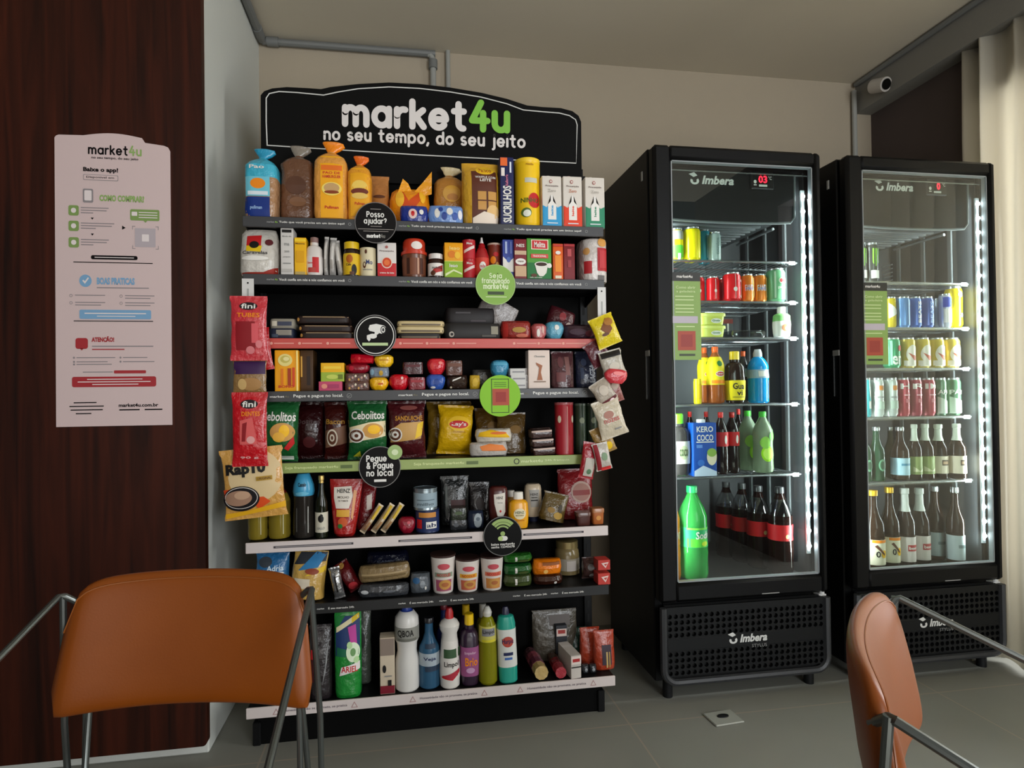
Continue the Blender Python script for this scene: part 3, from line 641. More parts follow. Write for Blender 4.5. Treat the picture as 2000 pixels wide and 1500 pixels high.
# round signs clipped to the strips
def disc(px, py, r, colr, ring, draw, label, Yd=YS-.006):
    c = at(px, py, Yd); R_ = r*(at(px+50, py, Yd).x-at(px-50, py, Yd).x)/100
    root = empty('round_sign', (c.x, Yd, c.z)); tag(root, label, 'sign', None)
    g = G(); n = 48
    g.v = []; g.tube([(0, 0, 0), (0, .003, 0)], R_, mat(colr, .6, spec=.15), n)
    S = lambda u, v, off: (u*R_, -off, v*R_)
    if ring: g.d_ell(S, 0, 0, 1, 1, mat(ring, .5), .0004, n, 1, 0, 360, .965)
    draw(g, S); g.build('disc', root, smooth=40)
    G().box(-.006, .006, .003, .0065, -.012, .012, mat('#2b2b2b', .5)).build('clip', root, smooth=0)
    return root
dw = mat('#e9e6e0', .6)
def _a(g, S):
    g.d_stroke(S, 'Posso', -.42, .38, .28, .17, .048, dw, .0006); g.d_stroke(S, 'ajudar?', -.55, .5, -.04, .17, .048, dw, .0006)
    for a, b, c in ((-.25, .25, .66), (-.25, .28, -.18), (-.85, .85, -.32), (-.6, .6, -.42)): g.d_grid(S, a, b, c-.012, c+.012, mat('#a99f98', .6), .0006, 1, 1)
    g.d_stroke(S, 'market4u', -.42, .42, -.72, .1, .045, dw, .0006, 6, mat('#6e6a64', .6))
disc(734, 435, 41, '#110e0e', '#6f6a68', _a, 'round black help sign under the orange bread, on the top shelf strip')
def _b(g, S):
    m_ = mat('#e3efc4', .6); g.d_stroke(S, 'Seja', -.3, .3, .34, .15, .042, m_, .0006); g.d_stroke(S, 'franqueado', -.68, .68, .08, .16, .042, m_, .0006); g.d_stroke(S, 'market4u', -.6, .6, -.2, .16, .05, m_, .0006)
    g.d_grid(S, -.4, .42, -.5, -.34, mat('#3b4a2c', .6), .0006, 1, 1); g.d_grid(S, -.5, .55, -.62, -.59, m_, .0006, 1, 1)
disc(968, 556, 39, '#8fb65c', '#a5c676', _b, 'round green franchise sign below the coffee and cereal shelf, on the second strip')
def _c(g, S):
    g.d_ell(S, 0, 0, .9, .9, dw, .0005, 48, 1, 0, 360, .955)
    # bullet camera pictogram
    g.d_poly(S, [(-.32, .32), (-.26, .5), (.05, .56), (.42, .48), (.5, .4), (.42, .12), (.3, .08), (-.28, .22)], dw, .0006)
    g.d_ell(S, .38, .27, .13, .19, mat('#110e0e', .5), .0008, 20, 1); g.d_ell(S, .38, .27, .09, .14, dw, .001, 20, 1, 0, 360, .6)
    g.d_poly(S, [(-.02, .16), (.2, .12), (.08, .02), (-.04, .06)], dw, .0007); g.d_ell(S, -.12, -.04, .2, .12, dw, .0007, 16, 1); g.d_poly(S, [(-.4, .0), (-.28, .04), (-.22, -.2), (-.3, -.3), (-.4, -.18)], dw, .0006)
    g.d_grid(S, -.62, .6, -.5, -.36, mat('#c0d69c', .6), .0006, 1, 1)
disc(733, 655, 41, '#110e0e', '#8d8a88', _c, 'round black sign with a white camera pictogram, on the red strip')
def _d(g, S):
    k = mat('#1f2a14', .6)
    for a, b, c, d in ((-.43, -.40, -.82, .82), (.40, .43, -.82, .82)): g.d_grid(S, a, b, c, d, k, .0006, 1, 1)
    for a, b, c, d in ((-.43, .43, .79, .82), (-.43, .43, -.82, -.79)): g.d_grid(S, a, b, c, d, k, .0006, 1, 1)
    g.d_grid(S, -.38, .44, -.46, .34, mat('#b04a33', .6), .0007, 1, 1); g.d_grid(S, -.22, .28, -.3, .18, mat('#9a2e26', .6), .0009, 1, 1)
    for j in range(3): g.d_grid(S, -.3, .3, .62-.09*j, .65-.09*j, mat('#4d6e24', .6), .0006, 1, 1)
disc(977, 773, 40, '#8dc63f', None, _d, 'round bright green sign with a phone outline and red square, on the fourth strip')
def _e(g, S):
    g.d_stroke(S, 'Pegue', -.62, .3, .28, .19, .056, dw, .0006); g.d_stroke(S, '& Pague', -.62, .62, -.06, .19, .056, dw, .0006); g.d_stroke(S, 'no local', -.62, .6, -.42, .19, .056, dw, .0006)
    g.d_grid(S, -.28, .3, -.72, -.6, dw, .0006, 1, 1)
r_ = disc(742, 912, 41, '#110e0e', '#7a7774', _e, 'round black sign reading Pegue and Pague no local, on the green strip')
g = G(); g.tube([(0, -.004, 0), (0, -.001, 0)], .024, mat('#9db872', .5), 28); g.d_ell(lambda u, v, o_: (u*.024, -.004-o_, v*.024), 0, 0, .45, .4, mat('#d7e4b8', .6), .0004, 14, 1)
o = g.build('badge', r_, loc=(.049, 0, .047)); o['label'] = 'small round green badge at the upper right of the black sign'
def _f(g, S):
    m_ = mat('#9cb56a', .6)
    for q in (.25, .42, .59, .76): g.d_ell(S, 0, .12, q if q > .3 else .12, q if q > .3 else .12, m_, .0006, 20, 1, 42 if q > .3 else 0, 138 if q > .3 else 360, .8 if q > .3 else 0)
    g.d_ell(S, -.12, -.12, .13, .12, mat('#b9d384', .6), .0006, 16, 1); g.d_ell(S, .12, -.12, .13, .12, dw, .0006, 16, 1); g.d_grid(S, -.1, .1, -.24, 0, dw, .0005, 1, 1)
    g.d_text(S, 'baixe market4u', 0, -.4, 1.2, .12, dw, .0006, .02); g.d_text(S, 'senha 12345678', 0, -.54, 1.2, .12, dw, .0006, .02)
disc(982, 1047, 38, '#0d0d0d', '#6d6c6a', _f, 'round black sign with green wireless waves, on the upper white strip')
# ================================================================ fridges
FX = [(.9101, 1.5881), (1.6942, 2.362)]; FY, FYB, FT = 1.999, 2.52, 2.034
M_FB = mat('#070708', .45, spec=.2); M_FB2 = mat('#101112', .5, spec=.25); M_IN = mat('#2e3032', .5); M_CHR = mat('#9fa3a5', .25, .8); M_LED = mat('#eaf4ff', .5, emit=40)
M_GLASS = clear('#eef4f1', .045, .0)
def logo(g, S, x0, x1, zc, h, m_):
    w_ = x1-x0; r = h*.5
    g.d_ell(S, x0+r, zc-h*.12, r*.8, r*.62, m_, .0008, 24, 1, 150, 400, .45)
    g.d_poly(S, [(x0-.1*r, zc+.45*h), (x0+.9*r, zc+.62*h), (x0+1.5*r, zc+.35*h), (x0+.8*r, zc+.2*h)], m_, .0008)
    g.d_text(S, 'Imbera', x0+h*1.15+(w_-h*1.15)/2, zc, w_-h*1.15, h*.75, m_, .0008, .035, .25)
FSH = []
def fridge(k, label):
    x0, x1 = FX[k]; y0 = FY+.055; cx = (x0+x1)/2; cy = (FY+FYB)/2
    root = empty('display_fridge', (cx, cy, 0)); tag(root, label, 'fridge', None)
    def B(g, n, parent=root, **kw): g.v = [(x-cx, y-cy, z) for x, y, z in g.v]; return g.build(n, parent, **kw)
    t = .035
    g = G()
    zt, zb_ = FT, .40
    g.box(x0, x0+t, y0, FYB, .06, zt, M_FB, .004); g.box(x1-t, x1, y0, FYB, .06, zt, M_FB, .004)
    g.box(x0+t, x1-t, FYB-t, FYB, .06, zt, M_FB); g.box(x0+t, x1-t, y0, FYB-t, zt-.06, zt, M_FB, .004); g.box(x0+t, x1-t, y0, FYB-t, .06, zb_, M_FB)
    B(g, 'cabinet', smooth=0)
    # lining: ribbed back and side walls
    g = G(); xi0, xi1 = x0+t, x1-t
    g.box(xi0, xi0+.006, y0+.002, FYB-t, zb_, zt-.06, M_IN); g.box(xi1-.006, xi1, y0+.002, FYB-t, zb_, zt-.06, M_IN); g.box(xi0, xi1, FYB-t-.01, FYB-t, zb_, zt-.06, M_IN); g.box(xi0, xi1, y0+.002, FYB-t, zb_, zb_+.006, M_IN)
    g.box(cx-.11, cx+.11, FYB-t-.05, FYB-t-.01, zb_+.05, zt-.2, mat('#4a4d4f', .5), .012)
    for q in range(3):
        for xx in (xi0+.006, xi1-.014): g.box(xx, xx+.008, y0+.10+q*.13, y0+.12+q*.13, zb_+.05, zt-.2, mat('#5b5f61', .45), .002)
    for q in range(6): g.box(xi1-.05, xi1-.047, FYB-.1-.0, FYB-.045, 1.62+q*.018, 1.625+q*.018, mat('#7c8082', .4))
    B(g, 'lining', smooth=0)
    # header panel behind the glass, with the maker's lettering and thermometer
    g = G(); hz0, hz1 = (1.775, 1.955)
    a, b = xi0+.012, xi1-.045
    hp = [(a+.012, hz0+.012), (a+.03, hz0+.002)]+[(a+.03+(b-a-.05)*i/10, hz0-.004*sin(pi*i/10)) for i in range(1, 10)]+[(b-.02, hz0+.002), (b-.004, hz0+.02), (b, hz1), (a, hz1)]
    g.prism(hp, y0-.004, y0+.02, M_FB2)
    rim = [(a, hz1), (a+.010, hz0+.014), (a+.028, hz0)]+[(a+.03+(b-a-.05)*i/10, hz0-.006*sin(pi*i/10)-.002) for i in range(1, 10)]+[(b-.018, hz0), (b-.002, hz0+.02), (b+.002, hz1)]
    g.tube([(x, y0-.003, z) for x, z in rim], .005, mat('#6c7274', .4), 8)
    S = plane_xz(y0-.004); lw = mat('#e6e6e2', .5)
    lx0 = at(1346 if k == 0 else 1708, 350, y0-.004).x; lx1 = at(1433 if k == 0 else 1783, 350, y0-.004).x; lz = at(1390 if k == 0 else 1745, 352 if k == 0 else 365, y0-.004).z
    logo(g, S, lx0, lx1, lz, .044, lw)
    hd = B(g, 'header_panel', smooth=0)
    dx = at(1489 if k == 0 else 1829, 355, y0-.01).x; dz = at(1489 if k == 0 else 1829, 353 if k == 0 else 366, y0-.01).z
    g = G().box(dx-.048, dx+.048, y0-.012, y0-.004, dz-.033, dz+.033, mat('#26282a', .4), .006); g.box(dx-.043, dx+.043, y0-.0125, y0-.012, dz-.028, dz+.028, mat('#060606', .3))
    S = plane_xz(y0-.0125); red = mat('#ff1830', .5, emit=3)
    g.d_text(S, '03' if k == 0 else '0', dx+(0 if k == 0 else .006), dz+.004, .036 if k == 0 else .016, .028, red, .0008, .02); g.d_text(S, '°C', dx+.03, dz+.01, .014, .014, lw, .0006, .02)
    g.d_grid(S, dx-.016, dx+.018, dz-.024, dz-.016, lw, .0006, 1, 1); g.d_ell(S, dx-.032, dz-.006, .006, .007, lw, .0006, 14, 1); g.d_grid(S, dx-.038, dx-.026, dz-.02, dz-.016, lw, .0006, 1, 1)
    B(g, 'thermometer', smooth=0)
    # evaporator louvre under the header
    g = G()
    for q in range(9): g.box(xi0+.02, xi1-.16, y0+.04+q*.035, y0+.055+q*.035, 1.765, 1.772, mat('#6a6e70', .4))
    g.box(xi0+.01, xi1-.12, y0+.03, FYB-.06, 1.773, 1.80, mat('#303335', .5)); g.tube([(xi1-.1, y0+.05, 1.765), (xi1-.1, y0+.3, 1.765)], .006, M_CHR, 8)
    B(g, 'evaporator_cover', smooth=0)
    # wire shelves
    pys = [510, 588.5, 659, 789, 928] if k == 0 else [552, 640, 719, 814, 940]
    pxm = 1440 if k == 0 else 1785
    zz = []
    for py in pys:
        z = at(pxm, py, y0+.03).z; zz.append(z)
        g = G(); ya, yb = y0+.025, FYB-.06; xa, xb = xi0+.012, xi1-.02
        g.tube([(xa, ya, z-.004), (xb, ya, z-.004), (xb, yb, z-.004), (xa, yb, z-.004), (xa, ya, z-.004)], .0042, M_CHR, 8)
        g.box(xa, xb, ya-.003, ya-.001, z-.012, z+.002, clear('#ffffff', .25))
        for q in range(1, 24): g.tube([(xa+(xb-xa)*q/24, ya, z-.002), (xa+(xb-xa)*q/24, yb, z-.002)], .0018, M_CHR, 6)
        for q in (1, 2): g.tube([(xa, ya+(yb-ya)*q/3, z-.006), (xb, ya+(yb-ya)*q/3, z-.006)], .003, M_CHR, 6)
        B(g, 'wire_shelf')
    zz.append(zb_+.008); FSH.append(zz)
    # lit strip of diodes inside the right edge of the door
    xl = at(1571 if k == 0 else 1912, 700, FY+.05).x
    g = G().box(xl-.008, xl+.008, FY+.044, FY+.05, .50, 1.90, mat('#c8ced0', .4)); le = B(g, 'light_strip', smooth=0)
    g = G()
    for q in range(24): g.sphere((xl, FY+.0425, .53+q*.0585), .0080, M_LED, 10)
    g.box(xl-.0022, xl+.0022, FY+.0425, FY+.0438, .51, 1.89, mat('#eaf4ff', .5, emit=2.5)); B(g, 'diode', le)['label'] = 'glowing white diodes'
    # the light thrown by the strip into the cabinet, and by its twin hidden behind the left frame
    for xq, ty in ((xl-.012, -1), (x0+.062, 1)):
        la = area('cabinet_light', (xq, y0+.004, 1.2), (xq+ty*.35, y0+.5, 1.2), .02, 1.42, 5.5, (.9, .97, 1)); la.parent = None
    # door
    dr = empty('door', (0, 0, 0)); dr.parent = root
    gx0, gx1, gz0, gz1 = x0+.072, x1-.034, .432, 1.978
    g = G(); zd = .362
    def bar_(a, b, c, d): g.box(a, b, FY, FY+.05, c, d, M_FB, .012)
    bar_(x0, gx0, zd, FT-.002); bar_(gx1, x1, zd, FT-.002); bar_(gx0-.012, gx1+.012, gz1, FT-.002); bar_(gx0-.012, gx1+.012, zd, gz0)
    B(g, 'frame', dr, smooth=40)
    g = G(); c = .004
    for a, b, e, f in ((gx0, gx1, gz1-c, gz1), (gx0, gx1, gz0, gz0+c), (gx0, gx0+c, gz0, gz1), (gx1-c, gx1, gz0, gz1)): g.box(a, b, FY+.010, FY+.03, e, f, mat('#8f9496', .5, .2))
    g.box(gx0, gx1, FY+.034, FY+.038, gz1-.028, gz1-.024, M_CHR)
    B(g, 'inner_trim', dr, smooth=0)
    B(G().box(gx0+.001, gx1-.001, FY+.012, FY+.016, gz0+.001, gz1-.001, M_GLASS), 'glass_pane', dr, smooth=0)
    g = G().cyl((x1-.012, FY+.03, .345), (x1-.012, FY+.03, .372), .010, mat('#d8d8d6', .3), 12); g.box(x1-.03, x1, FY+.02, FY+.05, .344, .350, mat('#d8d8d6', .3)); B(g, 'hinge', dr)
    B(G().box(cx+.06, cx+.13, FY-.0006, FY, zd+.012, zd+.015, mat('#9a9a98', .4)), 'door_badge', dr, smooth=0)
    # side latch and fitting
    lz_ = 1.262; g = G().box(x0-.004, x0, y0+.0, y0+.035, lz_, lz_+.022, mat('#a2a29d', .4), .001); g.box(x0-.003, x0, y0+.03, y0+.034, lz_-.16, lz_, M_CHR); B(g, 'side_latch', smooth=0)
    B(G().box(x0-.003, x0, y0+.04, y0+.05, 1.93, 1.965, mat('#b2b2ad', .4)), 'side_plate', smooth=0)
    # vented kick panel
    gz, gt = .075, .346; g = G(); yq = FY+.004
    nx, cellx = 27, (x1-x0-.05)/27; cz = .0226
    def vent(z0_, rows):
        for r in range(rows):
            for i in range(nx):
                ax, az = x0+.025+i*cellx, z0_+r*cz; mx_, mz = ax+cellx/2, az+cz/2; R_ = .0088
                out = [(ax+cellx, mz), (ax+cellx, az+cz), (mx_, az+cz), (ax, az+cz), (ax, mz), (ax, az), (mx_, az), (ax+cellx, az)]
                inn = [(mx_+R_*cos(q*pi/4), mz+R_*sin(q*pi/4)) for q in range(8)]
                vs = [(x, yq, z) for x, z in out]+[(x, yq, z) for x, z in inn]+[(x, yq+.014, z) for x, z in inn]
                g.add(vs, [(q, q+8, (q+1) % 8+8, (q+1) % 8) for q in range(8)]+[(q+8, q+16, (q+1) % 8+16, (q+1) % 8+8) for q in range(8)], M_FB2)
    z1_ = gz+.022; vent(z1_, 4); zm = z1_+4*cz; zu = gt-.022-4*cz; vent(zu, 4)
    g.box(x0+.025, x1-.025, yq-.002, yq+.01, zm, zu, M_FB2, .0015); g.box(x0+.025, x1-.025, yq, yq+.01, gt-.022, gt, M_FB2); g.box(x0+.025, x1-.025, yq+.014, yq+.03, gz, gt, mat('#020202', .9))
    lo = [(x0-.002+r_*1.0, z) for r_, z in ()]
    poly_ = []
    def rr(a, b, c, d, r, n=6):
        pts = []
        for cx_, cz_, s in ((b-r, c+r, -90), (b-r, d, 0), (a, d, 90), (a+r, c+r, 180)):
            if cz_ == d: pts.append((b if s == 0 else a, d)); continue
            pts += [(cx_+r*cos(radians(s+90*i/n)), cz_+r*sin(radians(s+90*i/n))) for i in range(n+1)]
        return pts
    path = rr(x0+.012, x1-.012, gz-.002, gt, .05)
    path = [(x0+.012, gt)]+[(x0+.012, gz+.05)]+[(x0+.062+.05*cos(radians(180+15*i)), gz+.05+.05*sin(radians(180+15*i))) for i in range(7)]+[(x1-.062+.05*cos(radians(-90+15*i)), gz+.05+.05*sin(radians(-90+15*i))) for i in range(7)]+[(x1-.012, gt)]
    g.tube([(x, yq, z) for x, z in path], .013, mat('#2c2d2f', .45), 8)
    S = plane_xz(yq-.002); zc_ = (zm+zu)/2
    lx0 = at(1422 if k == 0 else 1795, 1260, yq).x; lx1 = at(1498 if k == 0 else 1862, 1260, yq).x
    logo(g, S, lx0, lx1, zc_+.006, .04, mat('#cfcfcb', .5)); g.d_text(S, 'STYLUS', lx1-.032, zc_-.024, .06, .012, mat('#8a8a88', .5), .0006, .0)
    B(g, 'kick_panel', smooth=0)
    for x in (x0+.05, x1-.05):
        for y in (FY+.06, FYB-.05): B(G().cyl((x, y, 0), (x, y, .062), .018, M_FB2, 12), 'foot')
    return root
fridge(0, 'left of the two tall black glass-door fridges, stocked with soft drinks and juices')
fridge(1, 'right of the two tall black glass-door fridges, stocked with beer, beside the curtain')
# green stickers on the glass
for k, (a, b, c, d, lb) in enumerate(((1307, 1369, 532, 703, 'green instruction sticker on the glass of the left fridge'), (1677, 1734, 552, 712, 'green instruction sticker on the glass of the right fridge'))):
    X_, W_, z0, z1 = frame(a, c, b, d, FY+.01); x0 = X_-W_/2; x1 = X_+W_/2; yq = FY+.0105; h = z1-z0
    g = G().box(x0, x1, yq, yq+.0008, z0, z1, mat('#86a556', .5)); S = plane_xz(yq)
    P_ = lambda u0, u1, v0, v1, m_, o_=.0006: g.d_grid(S, x0+W_*u0, x0+W_*u1, z0+h*v0, z0+h*v1, m_, o_, 1, 1)
    P_(0, 1, .9, 1, mat('#2a2a26', .5)); g.d_text(S, 'market4u', X_, z0+h*.955, W_*.5, h*.035, W1, .001, .02)
    lt = mat('#c4d69a', .5)
    g.d_text(S, 'Como abrir', X_+.004, z0+h*.83, W_*.62, h*.032, lt, .0008, .02); g.d_text(S, 'a geladeira', X_+.004, z0+h*.78, W_*.6, h*.032, lt, .0008, .02)
    for v in (.72, .68, .62, .58, .54): P_(.2, .78, v, v+.012, lt)
    P_(.1, .9, .42, .50, mat('#b9b0bb', .5)); P_(.22, .8, .375, .387, lt); P_(.26, .82, .11, .33, mat('#a8452f', .5)); P_(.36, .72, .15, .29, mat('#95332a', .5), .0009); P_(.3, .8, .045, .07, mat('#36402a', .5))
    o = g.build('door_sticker', smooth=0); tag(o, lb, 'sticker')

# ================================================================ chairs
def leather():
    m = bpy.data.materials.new('tan_leather'); m.use_nodes = True; nt = m.node_tree; b = nt.nodes['Principled BSDF']; L = nt.links.new
    tc = nt.nodes.new('ShaderNodeTexCoord'); n = nt.nodes.new('ShaderNodeTexNoise'); n.inputs['Scale'].default_value = 6; n.inputs['Detail'].default_value = 5
    mx = nt.nodes.new('ShaderNodeMix'); mx.data_type = 'RGBA'; mx.inputs[6].default_value = lin('#8c4609'); mx.inputs[7].default_value = lin('#773907')
    v = nt.nodes.new('ShaderNodeTexNoise'); v.inputs['Scale'].default_value = 260; bp = nt.nodes.new('ShaderNodeBump'); bp.inputs['Strength'].default_value = .06; bp.inputs['Distance'].default_value = .002
    L(tc.outputs['Object'], n.inputs[0]); L(n.outputs[0], mx.inputs[0]); L(mx.outputs[2], b.inputs['Base Color']); L(tc.outputs['Object'], v.inputs[0]); L(v.outputs[0], bp.inputs['Height']); L(bp.outputs[0], b.inputs['Normal'])
    b.inputs['Roughness'].default_value = .4; b.inputs['Specular IOR Level'].default_value = .4; return m
M_LEA = leather(); M_ROD = mat('#676b68', .3, .8)
def chair(loc, rz, label, group=None):
    """faces -y; backrest top at 0.78"""
    root = empty('armchair', loc, (0, 0, rz)); tag(root, label, 'chair', group)
    g = G(); N = 36; K = 28; vs = []; outl = []
    zc_, hh = .651, .127
    for i in range(N+1):
        s = -1+2*i/N; s = max(-.9995, min(.9995, s))
        yc = -.036*abs(s)**2.2
        for j in range(K):
            q = 2*pi*j/K; cz_, cy_ = sin(q), cos(q)
            top = hh*(1-abs(s)**10)**(1/4.5); bot = hh*.9*(1-abs(s)**30)**(1/8.)
            zz = math.copysign(abs(cz_)**.45, cz_)*(top if cz_ > 0 else bot)
            th = .021*(1-abs(s)**14)**.5*math.copysign(abs(cy_)**.8, cy_)*(1-.25*max(0, zz/hh))
            wd = .216+.030*(.5-zz/hh/2)
            dx = th*(.036*2.2*abs(s)**1.2*math.copysign(1, s))/.24
            z_ = zc_+zz-.006*(1-s*s)*(-1 if cz_ < 0 else 0)+(.008*(1-s*s) if cz_ > 0 else 0)
            vs.append((s*wd+dx*.9, yc+th+.022*(zz/hh), z_))
    fs = [(i*K+j, i*K+(j+1) % K, (i+1)*K+(j+1) % K, (i+1)*K+j) for i in range(N) for j in range(K)]
    fs += [tuple(range(K-1, -1, -1)), tuple(N*K+j for j in range(K))]
    g.add(vs, fs, M_LEA); back = g.build('backrest', root, smooth=60)
    # piping along the front edge seam
    jt = K//4+3
    pts = [vs[i*K+jt] for i in range(N+1)]; pts2 = [vs[0+j] for j in range(jt, 3*K//4)]
    G().tube([Vector(p)+Vector((0, 0, .0005)) for p in pts], .0016, mat('#8c4c18', .4), 6).build('piping', back)
    # seat pad
    g = G(); R = [(.353, .20, .20, 4, 0, -.30), (.358, .225, .215, 4, 0, -.30), (.378, .23, .22, 4, 0, -.30), (.396, .22, .21, 4, 0, -.30), (.402, .19, .18, 4, 0, -.30)]
    g.rings(R, M_LEA, 40); g.build('seat', root, smooth=50)
    # steel rod frame: each side is an arm running into a front leg, and a rear leg
    for s in (-1, 1):
        a = Vector((s*.236, -.030, .755)); k_ = Vector((s*.262, -.42, .585))
        pts = [a+Vector((-s*.034, .024, -.026)), a+Vector((-s*.008, .006, -.002)), a, a+(k_-a)*.5, k_, k_+Vector((0, -.035, -.02)), k_+Vector((-s*.002, -.045, -.05)), Vector((s*.25, -.45, .3)), Vector((s*.235, -.43, .006))]
        G().tube(pts, .006, M_ROD, 10).build('arm', root)
        G().tube([a+Vector((-s*.004, .006, .002)), Vector((s*.243, -.005, .5)), Vector((s*.24, .03, .006))], .006, M_ROD, 10).build('rear_leg', root)
        G().tube([Vector((s*.20, .004, .56)), Vector((s*.205, -.01, .38)), Vector((s*.215, -.04, .346)), Vector((s*.21, -.43, .346)), Vector((s*.243, -.447, .34))], .006, M_ROD, 10).build('seat_rail', root)
        G().tube([Vector((s*.205, .0, .54)), Vector((s*.22, .015, .3)), Vector((s*.235, .03, .006))], .006, M_ROD, 10).build('support_rod', root)
    return root
chair((-.408, 1.225, 0), radians(-6), 'brown leather armchair in front of the wood panel and shelf unit, facing the viewer')
chair((.682, .772, 0), radians(46), 'tan leather armchair at the lower right seen side-on before the right fridge')
# ================================================================ products on the shelf unit
f = foil
cream = pap('#e8dcc0'); red = pap('#c41f22'); dred = pap('#7d1218'); yel = pap('#f2b90f'); org = pap('#f08a14'); grn = pap('#2f7a35'); navy = pap('#1c2450'); blu = pap('#2a7fc4'); brn = pap('#5d3522'); wht = WHITE; blk = pap('#15120f'); tan = pap('#c9944c'); pink = pap('#c9607e'); gry = pap('#8c8c8a'); lgr = pap('#8fc04a')
# ---- top shelf
Z = ZS[0]
prod('bread_bag', 'blue bag of sliced bread, leftmost on the top shelf', 'bread', (480, 545, 287), Z, 'bread', .11, f('#a97f5a'),
     [('wrapper', .60, .985, f('#35a3c4')), ('tail', .885, 1, f('#2590b8'))] if False else [('tail', .87, 1, f('#2a98bd')), ('wrapper', .55, .87, f('#3fb0cc'))],
     [('r', -.12, .42, 1.45, .26, pap('#6fc3d6')), ('e', -.1, .46, .9, .14, org), ('r', -.15, .15, 1.5, .26, pap('#12307c')), ('t', -.15, .68, .9, .05, wht, 'Pao'), ('r', -.1, .33, 1.2, .05, pap('#dfe8ee')), ('t', -.2, .13, .7, .06, pap('#9fc0e8'), 'pullman')], jit=.5)
prod('bread_bag', 'brown bread in a clear bag knotted at the top, on the top shelf', 'bread', (550, 616, 281), Z, 'bread', .12, f('#6b4630'), [('tail', .87, 1, f('#8d8478'))], [('e', 0, .45, 1.2, .22, pap('#5a3826')), ('e', .1, .25, 1.0, .12, pap('#80583c'))], Y=2.0, jit=.8)
prod('bread_bag', 'tall orange bag of sandwich bread with a tied orange tail, on the top shelf', 'bread', (611, 678, 273), Z, 'bread', .11, f('#e09a42'), [('tail', .87, 1, f('#f58a12'))],
     [('r', .1, .40, 1.3, .74, pap('#f4ab16')), ('r', .1, .62, 1.2, .06, pap('#e8701a')), ('t', .1, .56, 1.0, .03, red, 'PAO DE'), ('t', .1, .515, 1.05, .035, red, 'HAMBURGUER'), ('e', .1, .37, 1.15, .16, pap('#f7dc6a')), ('e', .1, .38, .9, .12, pap('#caa26c')), ('e', .1, .33, .85, .04, pap('#8a3d18')), ('t', .1, .15, .8, .035, red, 'Pullman')], Y=1.965, jit=.3)
prod('bread_bag', 'shorter orange bag of round buns beside the tall sandwich bread', 'bread', (677, 725, 302), Z, 'bread', .10, f('#e59a26'), [('tail', .87, 1, f('#ef6f1c'))],
     [('r', .05, .42, 1.5, .7, pap('#eea71c')), ('e', .05, .48, 1.3, .2, pap('#f0c95a')), ('e', .05, .42, 1.4, .1, pap('#6e2a18')), ('e', .05, .36, 1.3, .09, pap('#e8c060')), ('t', .05, .25, .8, .04, red, 'Pullman')], Y=1.97, jit=.4)
prod('bread_bag', 'small brown loaf in a bag behind the round help sign', 'bread', (722, 762, 331), Z, 'pouch', .09, f('#b5763c'), (), [('e', 0, .6, 1.2, .06, brn), ('e', 0, .45, 1.3, .05, pap('#8a5a34')), ('e', 0, .25, 1.2, .15, pap('#9d6a3a'))], Y=2.02, jit=.7)
prod('bun_bag', 'crumpled bright orange bag of buns in the middle of the top shelf', 'bread', (762, 846, 335), Z, [(0, .9, .8, 2.6), (.2, 1, 1, 2.6), (.5, .98, .9, 2.5), (.66, .9, .5, 2.3), (.72, .7, .2, 2.2)],   .12, f('#f2930f'), [('film_end', [(-.1, .5), (.98, .62), (1.0, 1.0), (.55, .8), (.1, .62), (-.1, .78), (-.35, .86), (-.6, .62)], -.5, f('#f6a416'), 'sheet')],
     [('p', [(-.5, .75), (-.1, .45), (.3, .6), (.75, .8), (.5, .5), (0, .25), (-.6, .4)], pap('#d8501a')), ('e', -.5, .5, .4, .3, pap('#ffc43a')), ('e', .55, .6, .3, .35, pap('#ffbf2e')), ('t', 0, .3, .9, .09, red, 'bisnaguinha')], Y=2.03, jit=1)
prod('snack_packet', 'dark blue packet with a pale badge lying at the front of the top shelf', 'packet', (782, 838, 402), Z, 'roll', .05, f('#1b2f86'), (), [('e', -.1, .5, .6, .55, pap('#e9c9c0')), ('e', -.1, .5, .25, .3, red), ('e', .5, .6, .3, .3, wht)], Y=1.962, jit=.5)
prod('snack_packet', 'light blue and white checked packet lying at the front of the top shelf', 'packet', (836, 905, 402), Z, 'roll', .05, f('#6f93cf'), (), [('e', -.5, .55, .3, .5, wht), ('e', -.1, .4, .3, .4, pap('#26418f')), ('e', .2, .65, .35, .4, wht), ('e', .5, .4, .3, .4, pap('#3857a6')), ('e', -.3, .75, .25, .25, pap('#26418f')), ('e', .8, .5, .25, .5, pap('#e8e8ee'))], Y=1.962, jit=.5)
prod('bread_bag', 'golden brown bun bag tied with a cream paper bow, on the top shelf', 'bread', (843, 906, 318), Z, 'bread', .10, f('#b3772a'), [('tail', .87, 1, f('#d9c79c'))], [('e', .1, .55, 1.1, .24, pap('#d19a36')), ('e', .15, .5, .7, .1, pap('#b8792a')), ('r', .2, .25, 1.1, .12, pap('#4a6a88'))], Y=2.03, jit=.7)
